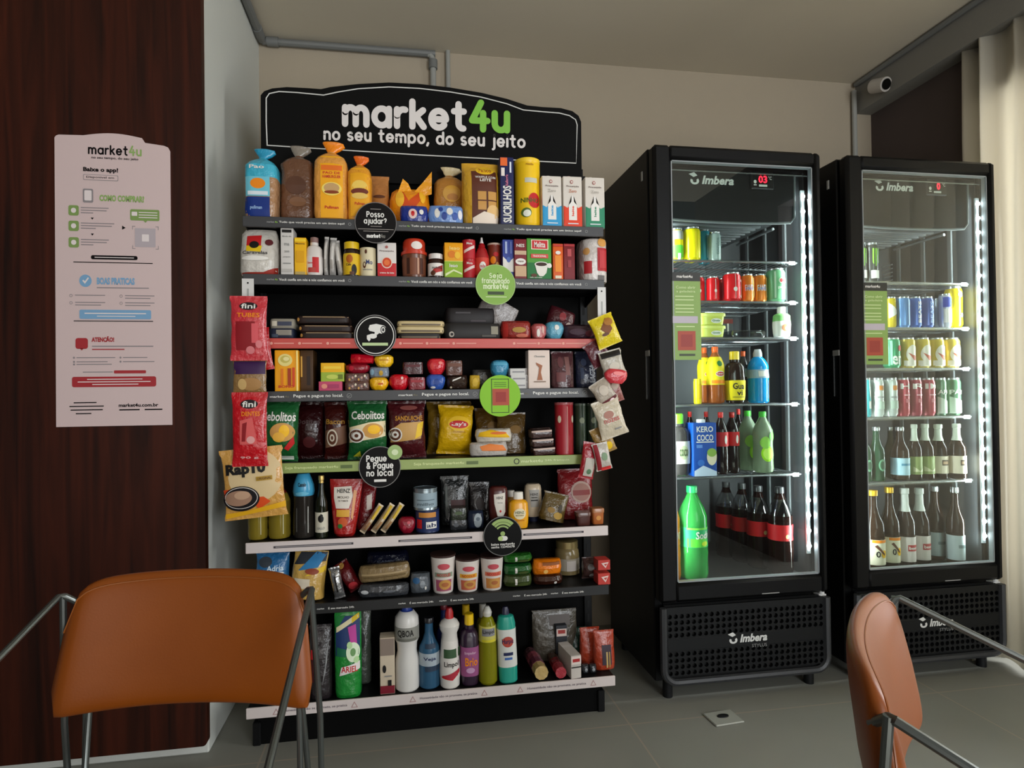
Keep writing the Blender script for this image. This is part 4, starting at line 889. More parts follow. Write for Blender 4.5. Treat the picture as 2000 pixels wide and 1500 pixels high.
prod('waffle_bag', 'yellow and brown bag of waffles beside the navy cereal box', 'packet', (903, 975, 318), Z, [(0, .96, .9, 3), (.3, 1, 1, 3), (.7, 1, .95, 3), (.85, .98, .6, 3), (.93, 1, .2, 2.4), (1, 1, .12, 2.2)], .10, f('#d9a52c'), (),
     [('r', .22, .42, 1.5, .84, pap('#5e2f20')), ('e', .2, .86, 1.0, .16, pap('#f3c228')), ('t', .2, .86, .7, .08, pap('#a8541a'), 'Panco'), ('t', .2, .73, 1.1, .04, wht, 'WAFFLE COM'), ('t', .2, .68, .6, .04, wht, 'LEITE'), ('r', .0, .44, .45, .13, tan), ('r', .55, .44, .45, .13, tan), ('r', .0, .29, .45, .13, tan), ('r', .55, .29, .45, .13, tan), ('e', .6, .2, .7, .2, pap('#e3b878')), ('p', [(-.5, .0), (.97, .0), (.97, .14), (.1, .2), (-.5, .1)], pap('#ead9c8'))], Y=1.968, jit=.15)
prod('cereal_box', 'navy blue cereal box turned edge-on with white lettering, on the top shelf', 'box', (976, 1003, 307), Z, 'box', .15, pap('#1d2353'), (),
     [('v', .0, .31, 1.25, .54, wht, 'SUCRILHOS'), ('r', -.45, .93, 1.0, .12, pap('#e8682a')), ('v', .0, .66, .5, .16, pap('#d87a96'), "Kellogg's"), ('r', -.6, .78, .5, .12, pap('#eadfd8')), ('r', .5, .85, .25, .16, pap('#dfe4f0'))], Y=1.962)
prod('milk_powder_tin', 'tall yellow tin with a red and green label beside the cereal box', 'tin', (1008, 1056, 313), Z, 'tin', 0, mat('#f2c40f', .3), [('lid', .945, 1, mat('#f6cd28', .4)), ('label', .05, .93, mat('#f3c512', .35), 'sleeve')],
     [('r', .1, .67, 1.0, .07, pap('#c9c8b6')), ('e', .35, .38, 1.0, .22, red), ('t', .0, .38, 1.4, .07, pap('#3e5f1c'), 'NINHO'), ('e', -.3, .2, .8, .14, pap('#57702a')), ('e', -.25, .19, .6, .1, pap('#eef0e0')), ('t', 0, .9, .6, .03, pap('#a87410'), 'Nestle')], Y=1.964)
for (a, b, t, c, nm) in ((1059, 1097, 344, '#2f9bd0', 'blue'), (1100, 1137, 345, '#e5401f', 'red'), (1143, 1181, 347, '#2f8a66', 'green')):
    prod('milk_carton', 'white milk carton with a %s lower part, %s on the top shelf' % (nm, {'blue': 'beside the yellow tin', 'red': 'between two other cartons', 'green': 'rightmost'}[nm]), 'carton', (a, b, t), Z, 'box', .085, pap('#ded6cc'), [('cap', -.1, .0125, pap('#e9e4dc') if nm != 'red' else pap('#f0b8a8'), 'cap')],
         [('p', [(-.97, .0), (.97, .0), (.97, .42), (.55, .38), (.2, .46), (-.2, .46), (-.55, .38), (-.97, .42)], pap(c)), ('p', [(-.42, .14), (.42, .14), (.42, .44), (.12, .5), (.08, .62), (-.12, .62), (-.16, .5), (-.42, .44)], pap('#ece8e2')), ('v', 0, .32, .24, .2, pap(c), 'leite'), ('e', -.1, .89, .3, .07, pap('#a85c58')), ('e', -.1, .89, .18, .04, pap('#ded6cc')), ('t', 0, .8, 1.3, .04, pap('#6c5a58'), 'Piracanjuba'), ('t', 0, .71, .8, .06, pap('#c98a70') if nm == 'red' else pap('#b9b2aa'), 'Zero'), ('r', 0, .07, 1.1, .02, pap('#dfe6ea'))], Y=1.962, group='milk cartons on the top shelf')
# ---- second shelf
Z = ZS[1]
prod('sugar_bag', 'large white sugar bag with a red and yellow label, leftmost on the second shelf', 'bag', (469, 545, 448), Z, [(0, .95, .85, 3), (.1, 1, 1, 3), (.5, .99, 1, 3), (.75, .97, .75, 2.6), (.9, .93, .5, 2.4), (1, .8, .3, 2.2)], .09, f('#ccc6bc'), (),
     [('p', [(-.6, .62), (.15, .62), (.15, .86), (-.6, .84)], red), ('p', [(-.6, .5), (.15, .48), (.2, .62), (-.6, .62)], pap('#e8c21a')), ('e', -.2, .64, .5, .16, blk), ('t', -.15, .47, 1.3, .07, pap('#4a4644'), 'Caravelas'), ('e', .55, .7, .4, .14, pap('#5a1c22')), ('e', -.15, .35, 1.4, .1, pap('#ece8e0')), ('p', [(-.95, .02), (.95, .02), (.97, .18), (.3, .06), (-.95, .05)], pap('#9c2a1c'))], jit=.5)
prod('paper_box', 'narrow white carton, tallest item at the left of the second shelf', 'box', (548, 573, 445), Z, 'box', .07, pap('#d3cec8'), (), [('r', 0, .93, 1.5, .06, blk), ('t', 0, .82, 1.4, .03, gry, 'Modo de'), ('t', 0, .65, .8, .05, gry, 'ma'), ('t', 0, .5, .8, .04, gry, '200'), ('t', 0, .38, 1.1, .03, gry, 'preparo'), ('r', 0, .25, 1.2, .02, gry), ('r', 0, .1, 1.6, .06, pap('#b9b4ae'))])
prod('starch_box', 'narrow yellow carton leaning against the white one, second shelf', 'box', (575, 598, 464), Z, 'box', .06, pap('#eeb40e'), (), [('r', 0, .93, 1.9, .08, pap('#f8cf2c')), ('t', 0, .84, 1.6, .04, pap('#6a4a10'), 'Maizena'), ('r', 0, .5, 1.3, .3, pap('#e0a208')), ('r', 0, .06, 1.7, .08, pap('#b8a060'))])
prod('coconut_milk_bottle', 'small white bottle with a red label band on the second shelf', 'bottle', (599, 632, 463), Z, 'squeeze', .05, pl('#dad2cb'), [('cap', .86, 1, pl('#8a6a64')), ('label', .06, .5, pap('#e0d8d2'), 'sleeve')], [('r', .25, .28, .75, .38, red), ('t', -.3, .33, .8, .05, red, 'Sococo'), ('r', -.2, .15, .9, .12, pap('#b8463c'))])
for i, (a, b, t, rr_) in enumerate(((630, 639, 460, .02), (643, 656, 462, .03), (655, 667, 468, -.12))):
    prod('seasoning_packet', ['thin white seasoning packet on edge beside the small bottle', 'thin white seasoning packet on edge, middle one of three', 'thin white seasoning packet leaning right, next to the yellow jar'][i], 'packet', (a, b, t), Z, 'pillow', .09, f('#cfcac4'), (), [('r', 0, .3, .7, .2, pap('#a9a29a'))], rot=(0, rr_, 0), group='white seasoning packets', jit=.3)
prod('instant_coffee_jar', 'dark jar with yellow lid and yellow label on the second shelf', 'jar', (670, 703, 473), Z, 'jar', 0, pl('#26140c'), [('lid', .8, 1, pl('#e8bf18')), ('label', .06, .66, pap('#e0b61c'), 'sleeve')], [('e', -.2, .5, .8, .24, pap('#b8641e')), ('e', .35, .2, .6, .3, blk), ('t', -.3, .34, .6, .07, brn, 'Cafe'), ('r', .1, .1, .5, .08, brn)])
prod('sweetener_can', 'small cream can with a dark letter and handle, second shelf', 'tin', (703, 734, 485), Z, 'tin', 0, mat('#d9cba6', .4), [('label', .05, .93, pap('#ddd0ac'), 'sleeve')], [('t', .2, .5, .8, .16, pap('#2c3a6a'), 'Mo'), ('e', -.4, .4, .4, .22, brn), ('e', -.4, .42, .2, .12, pap('#ddd0ac')), ('e', -.2, .85, .3, .15, brn), ('t', 0, .25, 1.2, .06, gry, 'adocante')])
prod('cream_carton', 'white and red carton with an orange sunburst, second shelf', 'carton', (737, 774, 474), Z, 'box', .05, pap('#e0d9d3'), (), [('r', 0, .2, 1.97, .4, pap('#c8252a')), ('e', 0, .42, 1.15, .34, pap('#e8d4c4')), ('e', 0, .42, .95, .28, pap('#d2421c')), ('e', 0, .42, .6, .17, pap('#e8743a')), ('e', 0, .87, .3, .08, pap('#b0605a')), ('t', 0, .75, 1.5, .05, pap('#6c5a58'), 'Piracanjuba'), ('t', 0, .12, 1.5, .05, wht, 'creme de leite')])
prod('chocolate_bucket', 'large clear jar of chocolate sweets with a red domed lid, second shelf', 'jar', (785, 833, 468), Z, 'bucket', 0, pl('#6a3a22'), [('lid', .605, 1, pl('#c83c24')), ('label', .08, .5, pap('#7c4830'), 'sleeve')], [('e', .2, .82, .9, .2, pap('#e8ded6')), ('r', -.5, .3, .25, .4, pap('#3f2014')), ('r', .3, .3, .12, .4, pap('#c99c82')), ('r', .6, .3, .25, .4, pap('#4a2416'))])
prod('hazelnut_spread_jar', 'small dark jar with a white lid between the bucket and the stacked boxes', 'jar', (836, 867, 496), Z, 'jar', 0, pl('#2a120a'), [('lid', .79, 1, pl('#e6e0da')), ('label', .1, .6, pap('#ece4dc'), 'sleeve')], [('p', [(-.6, .15), (.9, .3), (.9, .55), (-.4, .35)], pap('#b02a26')), ('t', .1, .42, 1.2, .1, blk, 'nutella'), ('e', -.4, .2, .6, .2, brn)])
prod('tea_box', 'green tea box under an orange one, second shelf', 'box', (868, 904, 509), Z, 'box', .06, pap('#8fb52c'), (), [('t', 0, .72, .9, .2, wht, 'leao'), ('p', [(-.9, .1), (.0, .4), (.9, .2), (.9, .3), (.0, .5), (-.9, .25)], pap('#dfe8b0')), ('r', 0, .96, 1.98, .05, pap('#d9d060'))])
prod('tea_box', 'orange tea box stacked on the green one, second shelf', 'box', (868, 904, 475), ZS[1]+(lambda a: a)(.0575), 'box', .06, pap('#eea212'), (), [('t', .1, .7, 1.1, .2, pap('#f8d878'), 'leao'), ('e', -.2, .35, .8, .4, pap('#e07c10')), ('e', .4, .3, .6, .4, pap('#f3c030'))])
for i in (0, 1):
    prod('condensed_milk_tin', 'red tin, %s of the two stacked beside the tea boxes' % ('lower', 'upper')[i], 'tin', (905, 930, 508 if i == 0 else 472), Z+i*.0605, 'tin', 0, mat('#b01c22', .35), [('label', .06, .92, pap('#b8202a'), 'sleeve')], [('p', [(-.9, .3), (.9, .6), (.9, .75), (-.9, .45)], pap('#e6d2cc')), ('t', 0, .8, .9, .12, wht, 'Moca')], group='stacked red tins')
prod('sauce_bottle', 'red squeeze bottle with a white nozzle behind the green round sign', 'bottle', (930, 958, 463), Z, [(0, .85, .85, 2), (.05, 1, 1, 2), (.55, .98, .98, 2), (.7, .7, .7, 2), (.78, .42, .42, 2), (.8, .5, .5, 2), (.86, .3, .3, 2), (.93, .17, .17, 2), (1, .12, .12, 2)], 0, pl('#a81c20'), [('nozzle', .86, 1, pl('#efe9e4')), ('label', .1, .5, pap('#cf4032'), 'sleeve')], [('e', 0, .3, .9, .2, wht), ('t', 0, .3, .7, .08, red, 'molho')])
prod('chocolate_powder_can', 'brown and red patterned can with a cream rim, second shelf', 'tin', (952, 978, 476), Z, 'tin', 0, mat('#8c3018', .35), [('rim', .955, 1, pap('#d8b8a4')), ('label', .05, .93, pap('#7c2c18'), 'sleeve')], [('e', -.3, .55, .8, .2, org), ('e', .3, .4, .6, .2, tan), ('e', .1, .7, .8, .12, red), ('e', -.1, .3, .5, .15, cream)], Y=2.0)
prod('dairy_box', 'narrow blue and white box next to the red-brown pack, second shelf', 'box', (980, 1003, 468), Z, 'box', .06, pap('#3a4a9c'), (), [('p', [(-.97, .2), (.97, .2), (.97, .56), (0, .44), (-.97, .58)], wht), ('e', 0, .5, .7, .14, pap('#4f6ab4')), ('r', -.4, .8, .35, .3, pap('#a8b4dc')), ('r', .4, .8, .2, .3, pap('#7484c4'))], Y=1.975)
prod('cappuccino_pack', 'narrow dark red and cream pack left of the green coffee', 'box', (1003, 1027, 467), Z, 'box', .06, pap('#7c1c26'), (), [('t', 0, .84, 1.3, .08, wht, 'NES'), ('r', 0, .66, 1.9, .1, pap('#c9ac8c')), ('e', 0, .44, 1.7, .16, wht), ('r', 0, .2, 1.8, .26, pap('#caa884')), ('t', 0, .44, 1.0, .04, brn, 'capp')])
prod('coffee_pack', 'green coffee pack with a red badge and a white cup, second shelf', 'packet', (1029, 1077, 466), Z, 'box', .06, pap('#4f9a36'), (), [('r', 0, .21, 1.97, .40, pap('#1f7438')), ('r', .05, .85, 1.4, .24, cream), ('r', .05, .85, 1.25, .2, pap('#c81f26')), ('t', .05, .85, .9, .14, wht, 'Melitta'), ('r', .02, .57, 1.4, .1, pap('#d84a44')), ('t', .02, .57, 1.1, .05, wht, 'TRADICIONAL'), ('e', .15, .37, 1.1, .13, wht), ('p', [(-.38, .37), (.7, .37), (.55, .16), (.3, .08), (0, .08), (-.2, .16)], pap('#e9e4da')), ('e', .8, .34, .4, .12, wht), ('e', .15, .37, .9, .09, pap('#3a1c10')), ('e', -.45, .1, .5, .08, brn), ('t', -.3, .05, 1.0, .025, wht, 'cafe torrado')])
prod('cookie_box', 'orange narrow box right of the green coffee, second shelf', 'box', (1080, 1100, 476), Z, 'box', .06, pap('#dd5c16'), (), [('r', 0, .45, 1.2, .45, pap('#f0902a')), ('e', 0, .75, 1.0, .1, wht), ('r', 0, .08, 1.2, .08, cream), ('r', 0, .95, 1.9, .06, pap('#c4321e'))])
prod('cookie_box', 'dark red narrow box right of the orange one, second shelf', 'box', (1101, 1123, 476), Z, 'box', .06, pap('#7a141c'), (), [('r', 0, .75, .7, .2, pap('#b84a4c')), ('r', 0, .45, .6, .2, pap('#9c3438')), ('r', 0, .95, 1.9, .06, pap('#a82024'))])
prod('paper_roll_pack', 'big white and red cylinder pack at the right end of the second shelf', 'packet', (1133, 1184, 468), Z, [(0, .97, .97, 3), (.03, 1, 1, 3), (.9, 1, 1, 3), (.96, .96, .96, 3), (1, .8, .8, 2.6)], .12, f('#cfc6bf'), (), [('r', .5, .5, .85, .52, pap('#b8242c')), ('e', .45, .88, .7, .2, pap('#d89a4a')), ('r', -.6, .32, .5, .28, pap('#b0262c')), ('r', .35, .08, .5, .12, pap('#6c6664')), ('e', -.7, .68, .4, .16, pap('#cf9a5a')), ('r', .5, .5, .6, .4, pap('#c63a40'))], Y=1.975)
# ---- third shelf: flat packs
Z = ZS[2]
def slab(name, lb, cat, a, b, t, zs, d, c, dec=(), Y=None, group=None, rz=0, pr='slab', jit=0, lift=0, rot=None):
    return prod(name, lb, cat, (a, b, t), zs, pr, d, c, (), dec, Y, rot or (0, 0, rz), group, 24, jit, lift)
slab('chocolate_bar', 'dark and white bar box lying at the left of the red-strip shelf', 'chocolate', 526, 576, 641, Z, .14, pap('#1c2236'), [('r', .2, .6, 1.2, .5, pap('#8a8478')), ('r', -.5, .3, .5, .3, pap('#3a4658'))])
slab('chocolate_bar', 'grey and white bar box stacked on the dark one at the left', 'chocolate', 526, 576, 630, ZS[2]+.021, .13, pap('#8c8678'), [('r', .2, .5, 1.1, .4, pap('#3a3f52')), ('r', -.6, .5, .4, .5, pap('#cfc7b4'))], Y=1.97)
for j, (c, t) in enumerate((('#241812', 648), ('#2c1b14', 640), ('#3a2a20', 631), ('#281a16', 622))):
    slab('chocolate_bar', 'brown chocolate bar, %s in the pile of four left of the camera sign' % ('lowest', 'second lowest', 'third lowest', 'topmost')[j], 'chocolate', 584-j*2, 692-j*3, t, Z+j*.0145, .1, pap(c), [('r', .1, .85, 1.7, .12, pap('#a58a68')), ('r', 0, .35, 1.2, .3, pap('#140c0a')), ('e', -.92, .5, .1, .5, tan)], group='dark chocolate bars in a pile', Y=1.962+j*.003)
for j, (c, t) in enumerate((('#17120f', 650), ('#cdb98a', 643), ('#1a1410', 637), ('#c9b484', 631))):
    slab('chocolate_bar', '%s chocolate bar, %s in the pile right of the camera sign' % (('black', 'cream-edged', 'black', 'cream-edged')[j], ('lowest', 'second', 'third', 'topmost')[j]), 'chocolate', 776, 862+(j % 2)*8, t, Z+j*.0118, .1, pap(c), [('r', 0, .3, 1.9, .3, pap('#6a5c48'))], group='black and cream chocolate bars')
slab('chocolate_box', 'black flat box with a small white mark, centre of the red-strip shelf', 'box', 866, 978, 631, Z, .15, pap('#1f1c1b'), [('e', -.75, .3, .18, .35, pap('#b8b0a4')), ('e', -.74, .3, .1, .18, pap('#1f1c1b')), ('r', .75, .55, .25, .5, pap('#8c8674')), ('r', .55, .2, .5, .12, pap('#4a4640'))])
slab('chocolate_box', 'dark box lying on the black flat box', 'box', 870, 968, 606, ZS[2]+.046, .13, pap('#191314'), [('r', -.3, .7, .6, .1, pap('#454042')), ('r', .3, .2, .6, .12, pap('#3a3034'))], Y=1.99)
slab('snack_packet', 'silver-edged packet leaning on the stacked dark boxes below the green round sign', 'packet', 935, 1010, 620, Z, .05, f('#8c8480'), [], Y=2.03, rot=(0, .5, 0), pr='slab', lift=.035)
slab('candy_packet', 'red and gold candy packet right of the black flat box', 'packet', 982, 1042, 627, Z, .07, f('#8e2a24'), [('r', -.75, .5, .3, .9, pap('#b02c26')), ('e', .1, .5, .9, .3, pap('#b08844')), ('e', .3, .2, .8, .2, pap('#c46a54'))], pr='roll', jit=.7)
slab('candy_packet', 'pink and white wrapped candy packet left of the light blue one', 'packet', 1036, 1066, 632, Z, .05, f('#b85a58'), [('e', -.2, .4, .4, .5, wht), ('e', .4, .6, .3, .5, pap('#d8b0a4'))], pr='candy', jit=.8)
slab('candy_packet', 'light blue candy packet toward the right of the red-strip shelf', 'packet', 1063, 1099, 628, Z, .06, f('#5ba2bc'), [('e', .1, .65, .5, .3, wht), ('e', .3, .4, .5, .3, pap('#88bccd'))], pr='candy', jit=.8)
slab('candy_packet', 'dark plum candy packet at the right end of the red-strip shelf', 'packet', 1100, 1165, 634, Z, .09, f('#3c2430'), [('e', -.2, .5, 1.0, .4, pap('#54404c')), ('e', .5, .4, .6, .4, pap('#5e2430'))], pr='roll', jit=.8)
slab('candy_packet', 'dark red packet with a white tip leaning above the plum one', 'packet', 1068, 1122, 610, ZS[2]+.03, .07, f('#4a1a20'), [('e', .6, .3, .4, .3, pap('#c8b4ac')), ('e', 0, .6, .5, .4, pap('#8c3438'))], pr='roll', jit=.6, Y=2.04, rot=(0, .35, 0))
# ---- fourth shelf
Z = ZS[3]
prod('biscuit_box', 'yellow and orange biscuit box with a swirl, leftmost on the fourth shelf', 'box', (536, 583, 684), Z, 'box', .10, pap('#f2a412'), (), [('e', -.1, .76, 1.2, .3, pap('#e8d884')), ('e', -.1, .78, .8, .18, pap('#c8b85a')), ('e', 0, .79, .5, .1, pap('#ece09c')), ('r', .25, .35, .28, .42, pap('#a83a18')), ('r', .6, .35, .2, .46, pap('#d4461c')), ('r', -.35, .35, .2, .4, pap('#e07818')), ('t', 0, .12, 1.3, .06, red, 'BONO'), ('r', .9, .5, .14, .98, pap('#f8dc7c'))])
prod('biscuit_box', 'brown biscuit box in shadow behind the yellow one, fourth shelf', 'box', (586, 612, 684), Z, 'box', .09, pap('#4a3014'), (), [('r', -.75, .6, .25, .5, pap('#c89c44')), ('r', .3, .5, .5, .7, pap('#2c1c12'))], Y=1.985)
slab('gum_box', 'pink gum box at the bottom of the small stack, fourth shelf', 'box', 622, 668, 745, Z, .08, pap('#c4486a'), [('e', -.5, .5, .5, .5, pap('#e0907c')), ('r', .3, .5, .9, .4, pap('#a83a60'))], pr='box')
slab('gum_box', 'green gum box in the middle of the small stack, fourth shelf', 'box', 626, 672, 732, Z+.0225, .08, pap('#9cb43c'), [('e', 0, .5, 1.0, .5, pap('#c4d05c')), ('r', .7, .5, .4, .5, pap('#6a7a24'))], pr='box')
slab('gum_box', 'yellow gum box on top of the small stack, fourth shelf', 'box', 626, 672, 718, Z+.0455, .08, pap('#eeb414'), [('r', 0, .5, 1.5, .3, pap('#f4cc3c'))], pr='box')
for j in (0, 1):
    slab('nut_bar', '%s speckled nut bar under the red candy bars, fourth shelf' % ('lower', 'upper')[j], 'snack', 674, 722, 746-j*15, Z+j*.0255, .07, f('#5c3c34'), [('e', -.6+.25*q, .3+.4*((q*7) % 3)/2, .16, .3, (tan, pap('#c49a8c'), cream)[q % 3]) for q in range(6)], group='speckled nut bars')
slab('candy_bar', 'dark red candy bar in the middle of the left stack, fourth shelf', 'snack', 676, 724, 713, Z+.0515, .06, f('#8c1024'), [('e', -.5, .5, .4, .5, pap('#c02438'))], pr='candy')
slab('candy_bar', 'bright red candy bar topmost in the left stack, fourth shelf', 'snack', 686, 733, 697, Z+.0795, .05, f('#c80f26'), [('e', -.2, .5, .2, .3, pap('#f04a50'))], pr='roll')
slab('wrapped_chocolate', 'yellow wrapped chocolate at the bottom of the yellow stack, fourth shelf', 'snack', 720, 758, 737, Z, .05, f('#f0b312'), [('r', .2, .5, .5, .12, pap('#c4561a'))], pr='candy', jit=.6)
slab('wrapped_chocolate', 'silver and blue wrapped chocolate between two yellow ones', 'snack', 722, 761, 721, Z+.036, .05, f('#7c8796'), [('e', -.7, .5, .4, .6, pap('#9cc4d8')), ('e', .2, .4, .4, .5, pap('#c49a34'))], pr='roll', jit=.5)
slab('wrapped_chocolate', 'yellow wrapped chocolate topmost in the yellow stack', 'snack', 729, 767, 702, Z+.0625, .05, f('#f6c21c'), [('r', .0, .55, .9, .1, pap('#c88a10'))], pr='candy', jit=.6)
slab('wrapped_chocolate', 'red wrapped chocolate right of the yellow stack, fourth shelf', 'snack', 758, 797, 731, Z, .05, f('#c61222'), [('e', .3, .75, .25, .2, pap('#f2c4bc'))], pr='candy', jit=.5)
for j in (0, 1):
    slab('wafer_bar', ['dark red wafer bar right of the red wrapped chocolate', 'maroon wafer bar lying on the dark red one'][j], 'snack', 796-j*10, 830-j*3, 737-j*20, Z+j*.037, .06, f(('#7c1220', '#42141a')[j]), [('r', 0, .7, 1.4, .2, pap(('#9c2c34', '#5c2226')[j]))], jit=.3)
slab('wrapped_chocolate', 'blue wrapped chocolate under a red one, fourth shelf', 'snack', 832, 870, 731, Z, .05, f('#2f55a8'), [('e', -.3, .15, .5, .15, wht), ('e', .1, .5, .6, .4, pap('#24438c'))], pr='candy', jit=.5)
slab('wrapped_chocolate', 'red wrapped chocolate stacked on the blue one, fourth shelf', 'snack', 834, 871, 704, Z+.045, .05, f('#cc1f2c'), [('e', .4, .7, .4, .2, pap('#ef8a80')), ('e', -.5, .5, .4, .4, pap('#e04a48'))], pr='candy', jit=.6)
slab('chocolate_pack', 'dark brown foil pack with a white glint, fourth shelf', 'snack', 872, 914, 733, Z, .06, f('#2f2018'), [('p', [(-.5, .55), (.3, .8), (.35, .9), (-.45, .68)], wht), ('e', -.6, .15, .2, .15, cream)], pr='roll', jit=.4)
slab('chocolate_pack', 'brown foil pack lying on the dark brown one, fourth shelf', 'snack', 871, 904, 708, Z+.042, .06, f('#5a3326'), [('r', .0, .7, 1.6, .25, pap('#6e4433'))], pr='slab')
prod('candy_roll', 'small round yellow candy standing alone on the fourth shelf', 'snack', (917, 938, 733), Z, 'roll', .03, f('#bf9a24'), (), [('e', 0, .5, 1.1, .6, pap('#d4b03a'))])
slab('chocolate_pack', 'grey foil pack behind the yellow round candy', 'snack', 922, 962, 722, Z, .05, f('#4a4742'), [('e', .2, .6, .5, .3, pap('#8a867c'))], pr='roll', Y=2.05, jit=.5)
slab('candy_packet', 'teal blue packet above the bright green phone sign', 'packet', 960, 996, 709, Z+.028, .06, f('#3f8fb2'), [('r', 0, .8, 1.5, .2, pap('#5ba8c6'))], pr='candy', Y=1.975)
slab('candy_packet', 'grey packet under the teal blue one behind the phone sign', 'packet', 958, 998, 738, Z, .06, f('#5c5a5c'), [], pr='slab', Y=1.975)
for j in (0, 1, 2):
    slab('wafer_box', 'small white box, %s in the stack of three beside the cream chocolate box' % ('lowest', 'middle', 'topmost')[j], 'box', 996, 1029, 746-13.2*j, Z+.0232*j, .06, pap('#cfccc8'), [('r', 0, .5, 1.4, .2, pap('#8c8a8c')), ('r', .9, .5, .12, .9, pap('#7a7474'))], pr='box', group='small white boxes')
prod('chocolate_carton', 'cream carton with a brown figure drawing on the fourth shelf', 'box', (1032, 1074, 684), Z, 'box', .05, pap('#e2d0c4'), (), [('t', .05, .84, 1.0, .05, gry, 'Chocolate'), ('p', [(-.3, .68), (.3, .6), (.2, .5), (.15, .42), (.3, .22), (-.2, .22), (-.05, .42), (.0, .55), (-.25, .62)], pap('#a0603c')), ('r', .05, .18, 1.1, .03, pap('#8a7060'))])
prod('chocolate_bag', 'purple-brown chocolate bag right of the cream carton', 'packet', (1078, 1122, 686), Z, 'pouch', .06, f('#4e2c30'), (), [('r', .3, .6, .4, .5, pap('#7c5450')), ('r', -.3, .3, .8, .25, pap('#6c3c3c')), ('e', -.3, .7, .5, .3, pap('#63383a'))], jit=.4)
prod('chocolate_bag', 'dark navy chocolate bag with pale vertical lettering, fourth shelf', 'packet', (1124, 1166, 686), Z, 'pouch', .06, f('#25293c'), (), [('v', .45, .4, .55, .5, pap('#b9bfca'), 'LACTA'), ('e', -.3, .7, .5, .2, pap('#3c4660')), ('r', -.5, .4, .3, .3, pap('#303a52'))], Y=1.985, jit=.3)
# ---- fifth shelf: crisps
Z = ZS[4]
prod('crisp_bag', 'green onion ring crisp bag, leftmost and half hidden by the hanging sweets', 'crisps', (505, 583, 782), Z, 'pillow', .09, f('#1f5c2f'), (), [('t', .0, .73, 1.7, .15, wht, 'Cebolitos'), ('e', .25, .48, 1.2, .3, tan), ('e', .35, .5, .5, .2, yel), ('e', .1, .4, .6, .16, pap('#e8b040')), ('p', [(.35, .22), (.8, .42), (.85, .3), (.55, .18)], red), ('r', .2, .06, 1.2, .06, pap('#cfd6c8'))], rot=(0, .05, 0), jit=.3)
prod('crisp_bag', 'very dark maroon corn chip bag between the two left green bags', 'crisps', (578, 640, 785), Z, 'pillow', .08, f('#2c0a0c'), (), [('t', -.05, .66, 1.5, .09, pap('#4a3434'), 'Doritos'), ('e', 0, .3, .8, .2, pap('#4a1214'))], Y=2.03, jit=.3)
prod('crisp_bag', 'dark brown bacon snack bag with a swirl, left of the big green bag', 'crisps', (634, 682, 785), Z, 'pillow', .08, f('#3f1410'), (), [('t', .0, .66, 1.5, .09, pap('#b08030'), 'Bacon'), ('p', [(-.85, .2), (.9, .28), (.9, .6), (-.85, .5)], pap('#7c5844')), ('e', -.25, .38, .9, .3, pap('#d8ccb8')), ('e', -.25, .38, .7, .24, brn), ('e', -.25, .38, .4, .13, pap('#d8ccb8')), ('e', -.25, .38, .2, .07, brn)], Y=2.02, jit=.3)
prod('crisp_bag', 'large green onion ring crisp bag in front, centre left of the green-strip shelf', 'crisps', (676, 756, 783), Z, 'pillow', .09, f('#1d5a2e'), (), [('t', .05, .76, 1.6, .14, wht, 'Cebolitos'), ('p', [(-.85, .3), (.9, .4), (.9, .66), (.1, .64), (-.85, .56)], pap('#e8d8b0')), ('e', .3, .5, 1.0, .25, tan), ('e', .35, .52, .6, .15, yel), ('e', -.5, .42, .8, .24, wht), ('e', -.5, .42, .68, .2, brn), ('e', -.5, .42, .45, .13, wht), ('e', -.5, .42, .2, .06, brn), ('e', .5, .15, .7, .14, pap('#4c9a5a')), ('p', [(-.7, .06), (-.35, .16), (-.3, .05)], pap('#cfcf30'))], jit=.3)
prod('crisp_bag', 'maroon and yellow snack bag right of the big green bag', 'crisps', (752, 828, 783), Z, 'pillow', .08, f('#4a161a'), (), [('t', .1, .7, 1.4, .08, pap('#c88a2c'), 'SANDUICHE'), ('p', [(-.85, .28), (.7, .34), (.85, .64), (-.3, .62), (-.85, .5)], pap('#c79a58')), ('p', [(.4, .34), (.75, .4), (.85, .64), (.55, .6)], pap('#e8bf30')), ('e', -.6, .42, .7, .24, wht), ('e', -.6, .42, .58, .2, brn), ('e', -.6, .42, .36, .12, wht), ('e', -.6, .42, .16, .05, brn), ('e', .1, .88, .9, .08, pap('#8a4a44'))], Y=1.985, jit=.4)
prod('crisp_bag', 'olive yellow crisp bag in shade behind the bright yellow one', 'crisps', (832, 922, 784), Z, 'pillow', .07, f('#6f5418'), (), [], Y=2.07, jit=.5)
prod('crisp_bag', 'bright yellow potato crisp bag with a red oval badge', 'crisps', (853, 926, 794), Z, 'pillow', .08, f('#e0b011'), (), [('e', .15, .64, 1.2, .3, pap('#eec02a')), ('e', .15, .62, 1.05, .16, pap('#c8282a')), ('t', .15, .62, .8, .1, wht, "Lay's"), ('t', .2, .47, .7, .03, pap('#b8862a'), 'CLASSICA')], Y=1.965, rot=(0, .05, 0), jit=.5)
for i, (a, b, t, y_) in enumerate(((928, 985, 797, 2.06), (972, 1028, 806, 2.05))):
    prod('crisp_bag', ['brown crisp bag behind the two lying packets, left one', 'brown crisp bag behind the two lying packets, right one'][i], 'crisps', (a, b, t), Z, 'pouch', .08, f(('#5f4418', '#57401c')[i]), (), [('e', .2, .6, .8, .2, pap('#7c5c2c'))], Y=y_, jit=.7)
slab('snack_packet', 'silver packet with an orange top lying below the yellow and white one', 'packet', 917, 993, 864, Z, .07, f('#bdb6ae'), [('p', [(-.4, .45), (.9, .4), (.7, .8), (0, .92), (-.5, .75)], pap('#e07f3c'))], pr='roll', jit=.4)
